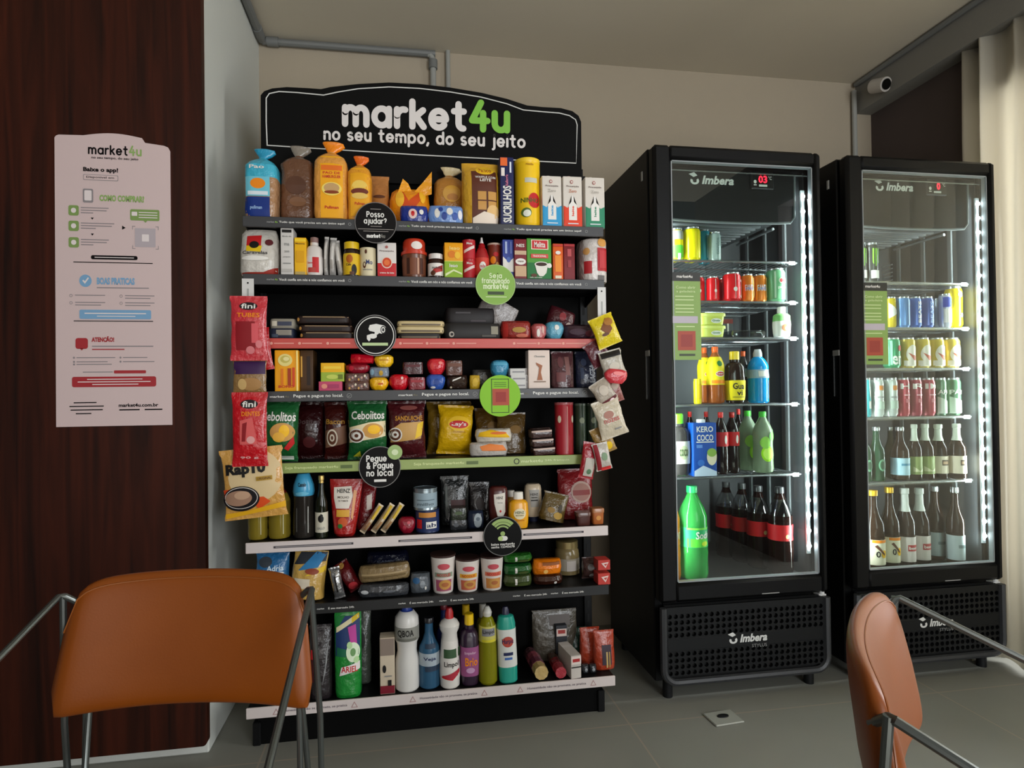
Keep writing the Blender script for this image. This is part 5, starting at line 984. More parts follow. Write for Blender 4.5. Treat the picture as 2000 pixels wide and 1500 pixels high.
slab('snack_packet', 'yellow and white packet lying on top of the silver one', 'packet', 929, 1001, 838, Z+.047, .07, f('#d8d0c0'), [('p', [(-.9, .45), (.85, .35), (.6, .7), (-.2, .95), (-.8, .75)], pap('#ecb81c')), ('e', .2, .7, .9, .2, pap('#e0763c'))], pr='roll', jit=.4)
for j in range(4):
    slab('cookie_packet', 'dark cookie packet with a pale edge, %s of the pile of four' % ('lowest', 'second', 'third', 'topmost')[j], 'packet', 1042-j*2, 1086-j*3, 875-j*12, Z+.0205*j, .06, f('#3c2420'), [('r', 0, .8, 1.9, .22, pap('#c8b0a4'))], rot=(0, -.05, 0), group='dark cookie packets in a pile')
prod('crisp_tube', 'tall dark red crisp tube on the green-strip shelf', 'crisps', (1086, 1121, 786), Z, 'tin', 0, mat('#a8202c', .35), [('lid', .955, 1, pl('#a85458'))], [('r', .1, .5, .08, .85, pap('#d89a90')), ('e', -.7, .68, .3, .14, cream), ('e', .75, .68, .3, .14, cream)])
for i, (a, b) in enumerate(((1124, 1146), (1147, 1168))):
    prod('crisp_tube', ['tall dark green crisp tube next to the red one', 'dark green crisp tube at the right end of its shelf'][i], 'crisps', (a, b, 788), Z, 'tin', 0, mat('#2a3c2a', .35), [('lid', .955, 1, pl('#4c5a4c'))], [('e', 0, .66, .9, .12, pap('#8a947c')), ('r', 0, .4, .6, .3, pap('#3c4c34'))], Y=1.99)
# ---- sixth shelf (white strip)
Z = ZS[5]
oil = clear('#b9a54a', .06, .08)
for i, (a, b) in enumerate(((482, 521), (522, 566))):
    prod('oil_bottle', ['clear bottle of yellow oil at the left end above the white strip', 'clear bottle of yellow oil with a red-brown shrink cap, second from the left'][i], 'bottle', (a, b, 935+6*i), Z, 'pet', 0, mat('#a08c30', .12, trans=.4), [('cap', .8, 1, pl(('#6a5c20', '#7c1f1c')[i])), ('label', .45, .66, pap('#6c5a1e'), 'sleeve')], [('r', .5, .3, .05, .4, pap('#ddd6b0'))], Y=1.975)
prod('vinegar_bottle', 'dark ribbed bottle with a light blue shrink cap on the white-strip shelf', 'bottle', (570, 614, 925), Z, 'dome', 0, mat('#2e2a26', .1, trans=.2), [('shrink_cap', .66, 1, pl('#3f9cc4'))], [('r', .5, .3, .05, .4, pap('#d8d8d0')), ('r', -.5, .3, .03, .36, pap('#9a9a94')), ('t', 0, .84, .7, .06, blk, 'Castelo'), ('e', 0, .7, 1.2, .06, pap('#70bcd8'))], Y=1.965)
prod('olive_oil_bottle', 'slim dark olive oil bottle with a gold cap and rooster label', 'bottle', (616, 641, 929), Z, 'glass_bottle', 0, mat('#15190c', .1), [('cap', .88, 1, mat('#c8a860', .3, .6)), ('label', .1, .42, pap('#d2ccb8'), 'sleeve')], [('e', 0, .32, .9, .12, blk), ('p', [(-.3, .3), (.0, .4), (.35, .38), (.1, .26)], blk), ('t', 0, .17, 1.2, .04, gry, 'GALLO')], Y=1.963)
prod('sauce_pouch', 'upright red tomato sauce pouch with a white label on the white-strip shelf', 'sauce', (641, 705, 937), Z, [(0, .55, .6, 2.4), (.06, .66, 1, 2.4), (.4, .82, .9, 2.3), (.8, .98, .4, 2.2), (.95, 1, .1, 2), (1, 1, .06, 2)], .07, f('#a81e1c'), (), [('p', [(-.72, .86), (.35, .88), (.45, .72), (.25, .5), (-.55, .5), (-.7, .68)], pap('#e6ddd0')), ('t', -.12, .8, .8, .07, blk, 'HEINZ'), ('t', -.12, .69, .7, .04, pap('#5a4a40'), 'MOLHO'), ('t', -.12, .63, .6, .03, pap('#5a4a40'), 'DE TOMATE'), ('r', -.1, .42, .8, .12, pap('#e0a83c')), ('e', -.1, .27, .6, .16, pap('#cf5a2c')), ('e', -.25, .2, .3, .08, grn), ('p', [(.5, .82), (.7, .8), (.5, .3), (.38, .35)], pap('#e0a070'))], Y=1.962, rot=(0, .03, 0), jit=.2)
prod('sauce_pouch', 'second red sauce pouch half hidden behind the first', 'sauce', (700, 732, 940), Z, 'pouch', .06, f('#70161a'), (), [('p', [(-.1, .7), (.5, .75), (.7, .45), (.1, .42)], pap('#c8bcb0'))], Y=2.03, rot=(0, .12, 0), jit=.3)
for i, (a, b) in enumerate(((705, 728), (726, 751), (745, 770))):
    prod('soup_packet', 'cream packet leaning diagonally, %s of the three below the round black sign' % ('leftmost', 'middle', 'rightmost')[i], 'packet', (a+9, b+9, 992), Z, 'pillow', .08, f('#d8c4a4'), (), [('r', 0, .75, .9, .4, pap('#d8b43a')), ('r', .1, .3, .7, .3, pap('#b88a5c'))], rot=(0, .62, 0), group='leaning cream packets', jit=.2, size=(.020, .112))
prod('tomato_paste_packet', 'small dark red packet lying beside the stacked tins', 'packet', (782, 816, 1010), Z, 'candy', .05, f('#8c1428'), (), [('e', .2, .7, .4, .2, pap('#c4505c')), ('e', -.3, .4, .4, .3, pap('#a8283c'))], Y=1.975, jit=.5)
prod('tin_can', 'navy tin with an orange panel under a grey one on the white-strip shelf', 'tin', (808, 854, 995), Z, 'tin', 0, mat('#1f2d55', .3, .2), [('label', .06, .92, pap('#22305c'), 'sleeve')], [('r', -.1, .8, 1.6, .22, pap('#c8863c')), ('r', .3, .35, .9, .3, wht), ('t', .3, .35, .8, .2, navy, 'ab'), ('r', -.7, .4, .4, .4, red)], Y=1.97)
prod('tin_can', 'pale grey tin stacked on the navy one on the white-strip shelf', 'tin', (808, 854, 953), ZS[5]+.075, 'tin', 0, mat('#9aa8ae', .25, .7), [('label', .12, .8, pap('#93a6b0'), 'sleeve')], [('r', 0, .48, 1.9, .04, pap('#62747c')), ('t', 0, .3, 1.4, .14, pap('#5c6c74'), 'milho')], Y=1.97)
prod('snack_packet', 'dark clear packet standing at the back right of the tins', 'packet', (862, 918, 930), Z, 'pouch', .05, f('#1b1d1c'), (), [('r', .2, .35, 1.0, .35, pap('#3c1614')), ('r', -.6, .5, .15, .6, pap('#5c605c'))], Y=2.06, jit=.6)
prod('snack_packet', 'black packet standing at the back beside the dark clear one', 'packet', (915, 955, 942), Z, 'pouch', .05, f('#211c1b'), (), [('e', 0, .5, .8, .3, pap('#2e2422'))], Y=2.07, jit=.6)
slab('snack_packet', 'small dark green packet low at the front left of the wifi sign', 'packet', 880, 912, 1000, ZS[5]+.02, .06, f('#2c3226'), [('e', 0, .6, 1.0, .3, pap('#4a5a3c'))], pr='slab', Y=2.0)
slab('snack_packet', 'dark grey packet under the small dark green one', 'packet', 880, 915, 1016, Z, .06, f('#2b2d30'), [('e', -.3, .5, .6, .4, pap('#55585c'))], pr='slab', Y=2.0)
prod('sauce_jar', 'dark blue jar with a pale label lying left of the wifi sign', 'jar', (912, 944, 998), Z, 'roll', .06, pl('#1f2638'), (), [('e', .2, .5, 1.0, .8, pap('#9ba4aa')), ('e', .2, .6, .5, .2, pap('#5c6670'))], Y=1.985)
prod('ketchup_bottle', 'dark red ketchup bottle with a white label above the wifi sign', 'sauce', (955, 993, 950), Z, 'inverted', .05, pl('#4a1814'), [('cap', 0, .12, pl('#e0dcd4'))], [('p', [(-.55, .82), (.6, .86), (.62, .4), (.4, .3), (-.2, .3), (-.5, .6)], pap('#dcd4c8')), ('t', .05, .74, .7, .06, blk, 'HEINZ'), ('t', .08, .62, .5, .04, gry, 'Ketchup'), ('e', .1, .42, .2, .06, red)], Y=1.985)
prod('mustard_bottle', 'yellow mustard bottle with a white cap at the front right of the wifi sign', 'sauce', (994, 1033, 961), Z, 'squeeze', .05, pl('#e8a314'), [('cap', .8, 1, pl('#e8e2d6'))], [('e', 0, .42, 1.2, .3, pap('#e6d9b4')), ('t', 0, .46, .9, .07, pap('#4a5a44'), 'HEINZ'), ('t', 0, .38, .8, .04, pap('#7c6a34'), 'MOSTARDA'), ('r', 0, .24, .9, .03, pap('#c47a10'))], Y=1.962)
prod('mayonnaise_bottle', 'pale mayonnaise bottle with dark lettering behind the mustard', 'sauce', (1025, 1059, 948), Z, 'inverted', .05, pl('#c9b69a'), [('cap', 0, .12, pl('#1c2038'))], [('p', [(-.6, .86), (.6, .86), (.5, .4), (-.4, .4)], pap('#a8a49c')), ('t', 0, .74, .9, .06, blk, 'HEINZ'), ('r', 0, .58, .8, .03, blk), ('t', 0, .66, .7, .04, blk, 'maionese')], Y=2.03)
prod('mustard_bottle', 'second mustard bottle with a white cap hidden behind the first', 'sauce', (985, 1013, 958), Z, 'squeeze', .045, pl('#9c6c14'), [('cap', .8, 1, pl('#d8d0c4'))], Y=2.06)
prod('pasta_bag', 'clear bag of golden pasta lying right of the sauce bottles', 'pasta', (1058, 1108, 968), Z, 'pouch', .06, f('#5c4a24'), (), [('e', .3, .25, .7, .25, pap('#b08c3c')), ('e', -.3, .4, .6, .2, pap('#8c6c30')), ('e', .4, .5, .3, .3, pap('#3c3222'))], Y=2.0, rot=(0, .25, 0), jit=.8)
prod('snack_bag', 'large red bag with a pale round badge at the right of the white-strip shelf', 'packet', (1090, 1160, 920), Z, 'pouch', .08, f('#7e1a1e'), (), [('e', .25, .55, 1.2, .42, pap('#a88c80')), ('e', .25, .55, 1.0, .34, pap('#94685c')), ('r', .25, .54, 1.0, .1, pap('#7c2a26')), ('r', .3, .15, .8, .1, pap('#8c4a3c'))], Y=2.01, jit=.5)
prod('spice_tub', 'small dark tub in front of the large red bag', 'tub', (1125, 1153, 1000), Z, 'tub', .04, pl('#4a2620'), [('lid', .725, 1, pl('#5c3a30'))], Y=1.965)
prod('spice_tub', 'small orange tub at the right end above the white strip', 'tub', (1155, 1179, 992), Z, 'tub', .04, pl('#b0622e'), [('lid', .725, 1, pl('#a86c40'))], [('e', 0, .4, .8, .3, pap('#d09048'))], Y=1.98)
# ---- seventh shelf
Z = ZS[6]
prod('pasta_bag', 'blue and clear pasta bag at the left behind the brown chair', 'pasta', (500, 566, 1078), Z, 'pouch', .08, f('#2a6a9c'), (), [('e', -.4, .8, .8, .2, pap('#3a4148')), ('r', .3, .5, .8, .2, wht), ('t', .2, .68, 1.0, .1, pap('#cfe0ea'), 'Adria')], Y=1.98, jit=.5)
prod('pasta_bag', 'blue, yellow and white pasta bag just above the brown chair back', 'pasta', (574, 642, 1079), Z, 'pouch', .08, f('#c8a050'), (), [('p', [(-.9, .7), (.9, .8), (.95, .98), (-.6, .95)], pap('#2a2d33')), ('p', [(-.6, .6), (.5, .68), (.9, .95), (.3, .98)], pap('#2a78ac')), ('p', [(-.2, .5), (.95, .6), (.9, .72), (.3, .62)], pap('#e8c024')), ('e', .2, .6, .8, .12, pap('#8c3a1c')), ('r', -.3, .35, .9, .2, pap('#d8cbb4'))], Y=1.965, jit=.5, rot=(0, .12, 0))
prod('foil_packet', 'crinkled silver packet standing right of the pasta bags', 'packet', (640, 662, 1110), Z, 'pillow', .05, mat('#b8b8b8', .2, .8, .6, 60), (), [('r', 0, .5, .3, .5, blk)], Y=1.958, rot=(0, -.2, 0), jit=.4)
prod('bean_packet', 'dark packet with a red end leaning right of the silver one', 'packet', (665, 695, 1098), Z, 'pillow', .07, f('#5c1216'), (), [('e', 0, .2, 1.2, .3, pap('#b8343a')), ('e', 0, .9, .8, .14, tan)], Y=2.0, rot=(0, -.55, 0), jit=.3)
prod('coffee_bag', 'black and navy bag lying in the middle left of the shelf above the detergents', 'packet', (712, 800, 1084), Z+.06, 'roll', .10, f('#0e1022'), (), [('t', 0, .6, .9, .12, pap('#3c4454'), 'CAMPO'), ('e', -.3, .2, .2, .1, wht), ('e', .5, .3, .15, .08, wht)], Y=2.0, jit=.6)
prod('spaghetti_bag', 'long beige spaghetti bag lying under the black and navy bag', 'pasta', (703, 806, 1118), Z+.021, 'roll', .07, f('#8a7450'), (), [('r', 0, .55, 1.7, .1, pap('#a89068')), ('r', 0, .35, 1.6, .06, pap('#6c5838'))], Y=1.972, rot=(0, -.06, 0), jit=.2)
prod('snack_packet', 'grey clear packet at the front under the spaghetti', 'packet', (700, 800, 1141), Z, 'roll', .05, f('#34363a'), (), [('e', -.75, .5, .3, .3, pap('#c4c6c8')), ('e', .2, .5, .5, .2, pap('#5c6066'))], Y=1.96, jit=.5)
prod('ice_bag', 'clear bag with glinting contents left of the instant noodle cups', 'packet', (806, 846, 1120), Z, 'roll', .06, f('#5c6268'), (), [('e', .2, .5, .5, .4, pap('#8c9298')), ('e', .5, .3, .2, .2, wht), ('e', -.4, .7, .7, .3, pap('#2c5a84'))], Y=1.975, jit=.6)
for i, (a, b, t, c1, c2, nm) in enumerate(((836, 884, 1083, '#a8546c', '#8a9a84', 'purple-banded'), (888, 935, 1090, '#c8664c', '#e8b030', 'red and yellow'), (940, 984, 1085, '#d08a48', '#d8785c', 'orange-banded'))):
    prod('noodle_cup', '%s instant noodle cup, %s of the three cups' % (nm, ('leftmost', 'middle', 'rightmost')[i]), 'cup', (a, b, t), Z, 'cup', 0, pap('#e0d9d2'), [('lid', .945, 1, pap('#3a2420')), ('label', .04, .9, pap('#ded4cc'), 'sleeve')], [('r', 0, .22, 1.5, .3, pap(c1)), ('e', .1, .24, 1.0, .26, tan), ('e', .1, .24, .6, .12, pap('#b0683c')), ('r', 0, .5, 1.4, .12, pap(c2)), ('e', 0, .72, 1.0, .16, pap('#c8525c')), ('t', 0, .5, 1.1, .08, red, 'NOODLES')], Y=1.96, group='instant noodle cups', rot=(0, (-.0, 0, 0)[i], 0))
for j in range(3):
    slab('bean_packet', 'green packet of peas, %s in the pile right of the noodle cups' % ('lowest', 'middle', 'topmost')[j], 'packet', 984, 1040, 1122-j*20, Z+.042*j, .07, f(('#3c4a24', '#1e5a26', '#2a6a24')[j]), [('r', -.2, .5, .15, .5, wht), ('e', .3, .3, .8, .3, pap('#4c5a2c'))], pr='roll', Y=1.972, group='green pea packets in a pile', jit=.3)
slab('cookie_packet', 'bright orange packet lying right of the green pile', 'packet', 1041, 1098, 1100, ZS[6]+.022, .07, f('#ea7d12'), [('e', -.2, .3, .3, .3, pap('#f8c068')), ('r', .2, .8, 1.2, .2, pap('#8c4a10'))], pr='roll', jit=.3, Y=1.975)
slab('cookie_packet', 'dark brown packet under the bright orange one', 'packet', 1042, 1100, 1122, Z, .07, f('#3a1c12'), [('e', .4, .3, .2, .3, wht)], pr='roll', Y=1.975)
prod('preserve_jar', 'glass jar with pale contents toward the right above the detergents', 'jar', (1086, 1134, 1066), Z, 'jar', 0, mat('#7c6c48', .15), [('lid', .8, 1, mat('#8c7c50', .3, .5)), ('label', .15, .5, pap('#9c9484'), 'sleeve')], [('r', .1, .3, .8, .3, pap('#c0b8b0'))], Y=2.0)
prod('sachet', 'small grey and brown sachet between the glass jar and the red boxes', 'packet', (1138, 1166, 1092), Z, 'pillow', .06, f('#4a3430'), (), [('e', 0, .6, .9, .3, pap('#6c6866')), ('e', .2, .2, .8, .2, pap('#a8a4a4'))], Y=1.99, jit=.6)
for j in (0, 1):
    prod('seasoning_box', 'small red box with a white mark, %s of two at the right end' % ('lower', 'upper')[j], 'box', (1168, 1192, 1120-26*j), Z+.0505*j, 'box', .05, pap('#c03c34'), (), [('p', [(-.5, .7), (.7, .8), (.2, .2)], pap('#e8ccc4')), ('p', [(-.1, .6), (.5, .65), (.2, .4)], pap('#c03c34'))], Y=1.957, group='small red boxes')
# ---- eighth shelf: cleaning
Z = ZS[7]
prod('refuse_bag_pack', 'dark red and clear pack behind the chair at the left of the bottom shelf', 'packet', (604, 648, 1222), Z, 'pouch', .06, f('#2a2426'), (), [('r', -.6, .6, .5, .15, red), ('p', [(.2, .2), (.6, .5), (.8, .9), (.5, .4)], pap('#8c8c8c')), ('r', -.7, .4, .3, .3, pap('#4a1a1c'))], Y=1.97, jit=.6)
prod('detergent_pouch', 'big green laundry detergent pouch with a white flower, left of the bottom shelf', 'detergent', (653, 706, 1196), Z, [(0, .9, .75, 2.6), (.05, .98, 1, 2.6), (.4, 1, .9, 2.4), (.8, 1, .35, 2.2), (.95, 1, .08, 2), (1, 1, .05, 2)], .07, f('#1d8a34'), (), [('r', 0, .72, 1.8, .45, pap('#223a6a')), ('p', [(-.9, .95), (-.2, .95), (-.9, .78)], pap('#1d7a34')), ('p', [(-.85, .76), (.85, .92), (.85, .98), (-.85, .82)], pap('#e8dcb0')), ('p', [(.3, .86), (.85, .92), (.85, .98), (.3, .93)], pap('#e8c41c')), ('p', [(0, .82), (.6, .85), (.7, .6), (.2, .65)], pap('#c03c96')), ('p', [(-.8, .5), (.8, .5), (.8, .62), (.3, .56), (-.8, .6)], pap('#1c6a4c')), ('e', .4, .54, 1.0, .22, pap('#e0f0d0')), ('e', .4, .54, .4, .09, pap('#6c9a5c')), ('e', .15, .62, .4, .08, pap('#b8dca0')), ('e', .65, .45, .4, .08, pap('#b8dca0')), ('p', [(-.6, .28), (.9, .34), (.9, .43), (-.45, .38)], pap('#ece4e0')), ('t', .15, .355, 1.2, .07, red, 'ARIEL')], Y=1.962, jit=.15)
prod('detergent_pouch', 'grey-green detergent pouch standing behind the big green one', 'detergent', (690, 725, 1193), Z, 'pouch', .06, f('#4a5048'), (), [('e', .1, .6, .5, .2, blk)], Y=2.05, jit=.3)
prod('repellent_box', 'narrow cream carton with a dark red base beside the large white bottle', 'box', (742, 771, 1246), Z, 'box', .05, pap('#d0c0a8'), (), [('r', 0, .08, 1.95, .14, pap('#7c1428')), ('r', 0, .84, 1.9, .3, pap('#8c7c70')), ('e', -.4, .45, .5, .14, blk), ('r', .3, .2, .5, .1, blk), ('r', .1, .32, 1.0, .02, gry)], Y=1.975)
prod('bleach_bottle', 'tall white bleach bottle with a dark blue cap and grey label band', 'bottle', (771, 819, 1182), Z, 'bleach', 0, pl('#dcd9d4'), [('cap', .925, 1, pl('#263f94')), ('label', .60, .76, pap('#8c8c84'), 'sleeve')], [('t', -.1, .69, 1.3, .09, blk, 'QBOA'), ('r', 0, .62, 1.7, .03, pap('#6c6c64'))], Y=1.965)
prod('cleaner_bottle', 'translucent blue cleaner bottle between two white ones', 'bottle', (820, 861, 1208), Z, 'glass_bottle', 0, mat('#3c6a8c', .2, trans=.3), [('cap', .925, 1, pl('#1c1c20')), ('label', .34, .52, pap('#a8b4bc'), 'sleeve')], [('t', 0, .44, 1.2, .06, navy, 'Veja'), ('r', .2, .3, 1.3, .07, pap('#2c3c50')), ('r', .1, .62, 1.0, .06, pap('#2c3c50'))], Y=1.975)
prod('cleaner_bottle', 'dark blue bottle with a red cap, at the back behind the white cleaner bottle', 'bottle', (852, 884, 1182), Z, 'glass_bottle', 0, pl('#1c2c6a'), [('cap', .925, 1, pl('#7c1c2c'))], Y=2.08)
prod('cleaner_bottle', 'white cleaner bottle with a red cap and green and red label', 'bottle', (863, 903, 1189), Z, 'duck', 0, pl('#dfdbd4'), [('cap', .87, 1, pl('#b81f26')), ('label', .12, .6, pap('#e2ddd6'), 'sleeve')], [('r', .1, .45, 1.8, .11, pap('#3c5a3c')), ('t', .1, .31, 1.4, .08, blk, 'Limpol'), ('p', [(-.85, .16), (.9, .24), (.9, .2), (.2, .12), (-.8, .14)], red), ('p', [(-.8, .17), (.9, .25), (.7, .17), (0, .13)], pap('#b03040'))], Y=1.962)
prod('cleaner_bottle', 'purple cleaner bottle with a yellow cap and orange lettering', 'bottle', (900, 937, 1200), Z, 'squeeze', 0, pl('#2e1a30'), [('cap', .85, 1, pl('#f0c418')), ('label', .15, .56, pap('#9c5484'), 'sleeve')], [('t', .1, .36, 1.3, .12, org, 'Brio'), ('t', 0, .48, 1.2, .05, pap('#e0b8d0'), 'limpador'), ('e', 0, .24, .9, .08, pap('#c89cc0'))], Y=1.968)
prod('cleaner_bottle', 'cleaner bottle with a yellow cap at the back behind the purple one', 'bottle', (896, 926, 1182), Z, 'squeeze', 0, pl('#3c2438'), [('cap', .85, 1, pl('#d0a818'))], Y=2.07)
prod('detergent_bottle', 'yellow-green dish detergent bottle with a clear nozzle', 'bottle', (932, 969, 1186), Z, [(0, .85, .85, 2), (.03, 1, 1, 2), (.35, 1, 1, 2), (.6, .93, .93, 2), (.75, .9, .9, 2), (.84, .6, .6, 2), (.87, .42, .42, 2), (.92, .5, .5, 2), (.97, .34, .34, 2), (1, .18, .18, 2)], 0, mat('#9c9a1c', .15, trans=.35), [('cap', .87, 1, pl('#d8d6cc')), ('label', .56, .76, pap('#c8c060'), 'sleeve')], [('r', 0, .69, 1.7, .1, pap('#8c8c90')), ('t', 0, .69, 1.2, .06, blk, 'Limpol'), ('r', 0, .58, 1.4, .03, pap('#d8cc30'))], Y=1.967)
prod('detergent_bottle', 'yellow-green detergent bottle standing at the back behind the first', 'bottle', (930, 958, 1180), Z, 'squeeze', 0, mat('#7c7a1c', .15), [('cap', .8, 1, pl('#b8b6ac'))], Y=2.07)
prod('cleaner_bottle', 'turquoise and white toilet cleaner bottle, last of the row', 'bottle', (968, 1005, 1187), Z, [(0, .85, .8, 2.3), (.02, .97, .95, 2.3), (.3, 1, 1, 2.3), (.6, .96, .95, 2.3), (.78, .98, .95, 2.2), (.88, .8, .8, 2), (.9, .4, .4, 2), (.96, .36, .36, 2), (1, .24, .24, 2)], .05, pl('#25a08c'), [('cap', .9, 1, pl('#2a2a44')), ('label', .22, .72, pap('#dfe0da'), 'sleeve')], [('e', 0, .56, 1.2, .14, pap('#b84a3c')), ('t', 0, .56, 1.2, .08, navy, 'Harpic'), ('r', 0, .4, 1.0, .04, navy), ('r', 0, .34, .8, .03, pap('#3c6ab4'))], Y=1.966, rot=(0, -.03, 0))
prod('rice_bag', 'dull grey-brown bag standing at the back right of the bottom shelf', 'packet', (1040, 1128, 1192), Z, 'pouch', .06, f('#4c463c'), (), [('r', .2, .8, .9, .2, pap('#5c5450'))], Y=2.1, jit=.5)
def tubepack(lb, nm, x0, y0, x1, y1, r, cols, group=None):
    # long pack lying on the shelf from back to front
    a = Vector((at(x0, y0, 2.12).x, 2.13, ZS[7]+r)); b = Vector((at(x1, y1, 1.97).x, 1.972, ZS[7]+r)); root = empty(nm, (a+b)/2); tag(root, lb, 'packet', group)
    c = (a+b)/2; n_ = len(cols)
    for i, cc in enumerate(cols):
        p0 = a+(b-a)*(i/n_)-c; p1 = a+(b-a)*((i+1)/n_)-c
        G().tube([p0, p0+(p1-p0)*.5, p1], r*(1 if 0 < i < n_-1 else .94), f(cc), 10).build('end_wrap' if i in (0, n_-1) else 'wrap', root)
tubepack('long pink and yellow biscuit roll pointing forward, right half of the bottom shelf', 'biscuit_roll', 1036, 1245, 1058, 1315, .026, ['#5c3c40', '#8c4450', '#6c3444', '#c0a468'])
tubepack('dark red biscuit roll left of the boxed sausages on the bottom shelf', 'biscuit_roll', 1075, 1255, 1096, 1310, .021, ['#5c4c30', '#4a2c1c', '#7c1c24', '#a8303c'])
prod('sponge_pack', 'white and red pack at the front right of the bottom shelf', 'box', (1111, 1132, 1281), Z, 'box', .12, pap('#c8c0b8'), (), [('r', 0, .8, 1.9, .34, pap('#e4d4cc')), ('r', 0, .8, 1.4, .14, pap('#b03030')), ('r', 0, .5, 1.9, .05, blk)], Y=1.965, rot=(0, 0, .12))
prod('sponge_pack', 'small pack with a white and red tag behind the front one', 'box', (1086, 1108, 1224), Z, 'box', .05, pap('#2c2e34'), (), [('r', 0, .82, 1.8, .2, pap('#d8c4bc')), ('r', 0, .84, 1.3, .1, pap('#a03c38')), ('e', 0, .5, .6, .12, pap('#9ca0a4'))], Y=2.08)
prod('cloth_pack', 'dark green and clear pack behind the orange-red one', 'packet', (1110, 1148, 1240), Z, 'pouch', .06, f('#1c3a30'), (), [('e', .5, .5, .5, .3, tan)], Y=2.04, jit=.5)
for i, (a, b, t, y_) in enumerate(((1134, 1172, 1222, 2.07), (1160, 1203, 1232, 2.0))):
    prod('candle_pack', ['orange-red pack at the back right corner of the bottom shelf', 'orange-red pack with a gold window at the right end of the bottom shelf'][i], 'packet', (a, b-3*i, t), Z, 'pouch', .05, f('#a83c22'), (), ([] if i == 0 else [('r', .1, .4, .9, .5, pap('#3a2c38')), ('r', .1, .28, .15, .4, pap('#c8a868')), ('r', .35, .28, .12, .4, pap('#a8884c'))]), Y=y_, jit=.4)
for i, (a, b) in enumerate(((1137, 1150), (1152, 1166))):
    prod('battery_pack', 'small black pack lying at the bottom right, %s one' % ('left', 'right')[i], 'packet', (a, b, 1298), Z, 'roll', .03, f('#26282c'), (), [('e', 0, .5, .8, .4, pap('#8c9094'))], Y=1.985, group='small black packs')
# ---------------------------------------------------------------- hanging strips at both ends
def hang(px, py0, py1, w0, w1, lb, nm):
    a = at(px, py0, 1.944); b = at(px, py1, 1.944); g = G().box(-.5*w0, .5*w0, 0, .0012, b.z-a.z, 0, pap('#d8d6d2'), .0)
    g.d_ell(lambda u, v, o_: (u, -o_, v), 0, -.014, .003, .003, blk, .0005, 12); g.d_grid(lambda u, v, o_: (u, -o_, v), -.003, .003, (b.z-a.z)*.7, (b.z-a.z)*.35, pap('#a8a8a4'), .0005, 1, 1)
    o = g.build(nm, None, (a.x, 1.944, a.z)); tag(o, lb, 'strip'); return o
hang(484, 544, 600, .036, .036, 'white plastic clip strip at the left end, holding the hanging red sweets', 'clip_strip')
hang(1175, 561, 640, .030, .030, 'white plastic clip strip at the right end, holding the hanging snack bags', 'clip_strip')
def hbag(name, lb, cat, x0, x1, y0, y1, c, dec=(), Y=1.915, d=.022, rt=0, jit=.3, prof='pillow', rx=0):
    Xc, W_, z0, z1 = frame(x0, y0, x1, y1, Y)
    o = prod(name, lb, cat, (x0, x1, y0), z0, prof, d, c, (), dec, Y, (rx, rt, 0), None, 24, jit, size=(W_, z1-z0), X=Xc)
    return o
finil = [('e', 0, .84, .95, .12, pap('#1c1418')), ('t', 0, .84, .75, .08, wht, 'fini')]
hbag('sweets_bag', 'small gold and purple sweets bag between the two red hanging bags', 'sweets', 452, 521, 700, 772, f('#8c6a3c'), [('r', 0, .75, 1.8, .35, pap('#3a1848')), ('e', .1, .3, 1.2, .35, pap('#a87c48')), ('e', -.4, .3, .5, .3, pap('#c8a468'))], Y=1.905, d=.02)
hbag('sweets_bag', 'red sweets bag tilted behind the upper hanging one', 'sweets', 462, 530, 645, 728, f('#b8141f'), [('r', 0, .35, 1.2, .3, pap('#c85a50'))], Y=1.917, d=.02, rt=-.12)
hbag('sweets_bag', 'upper red sweets bag hanging on the left clip strip', 'sweets', 447, 522, 577, 704, f('#c8333c'), finil+[('t', 0, .7, 1.2, .07, org, 'TUBES'), ('r', -.15, .38, 1.0, .44, pap('#8c0c18')), ('r', .35, .42, .35, .3, pap('#d8555c')), ('e', .1, .16, .45, .12, pap('#d8787c')), ('e', .55, .25, .35, .12, pap('#d8787c'))], Y=1.89, d=.022)
hbag('sweets_bag', 'lower red sweets bag with a window, hanging above the tortilla pack', 'sweets', 450, 522, 766, 912, f('#c0101c'), finil+[('t', .1, .71, 1.0, .06, org, 'DENTES'), ('p', [(-.5, .62), (.2, .66), (.45, .3), (-.5, .3)], pap('#d85a58')), ('p', [(-.35, .58), (-.1, .6), (-.2, .34), (-.4, .34)], pap('#8c1018')), ('e', .1, .36, .45, .1, pap('#e0a09c')), ('t', 0, .12, 1.0, .04, pap('#e8b0ac'), '90 g')], Y=1.89, d=.026)
TY = 1.905
hbag('tortilla_pack', 'large cream and orange tortilla pack hanging at the lower left of the shelf unit', 'packet', 430, 556, 880, 1018, f('#d6a050'), [('e', .1, .6, 1.7, .75, pap('#e0c594')), ('p', [(-.9, .3), (-.45, .38), (-.55, .45), (-.95, .44)], pap('#d8481c')), ('p', [(.1, .12), (.5, .22), (.3, .3), (-.1, .3)], pap('#e0501c')), ('p', [(-.95, .03), (.95, .12), (.95, .2), (-.2, .12), (-.95, .1)], pap('#ecb01c')), ('e', -.4, .3, 1.15, .36, pap('#120e12')), ('e', -.4, .31, 1.05, .31, pap('#d8d0c8')), ('e', -.4, .31, 1.0, .29, pap('#120e12')), ('e', -.48, .31, .85, .22, pap('#a8826a')), ('e', -.35, .35, .5, .12, pap('#c8a284')), ('T', -.18, .7, 1.25, .2, blk, 'Rap10'), ('r', .38, .56, .5, .06, pap('#b8902c')), ('t', .38, .56, .45, .035, brn, 'ORIGINAL')], Y=TY, d=.03, rt=-.08)
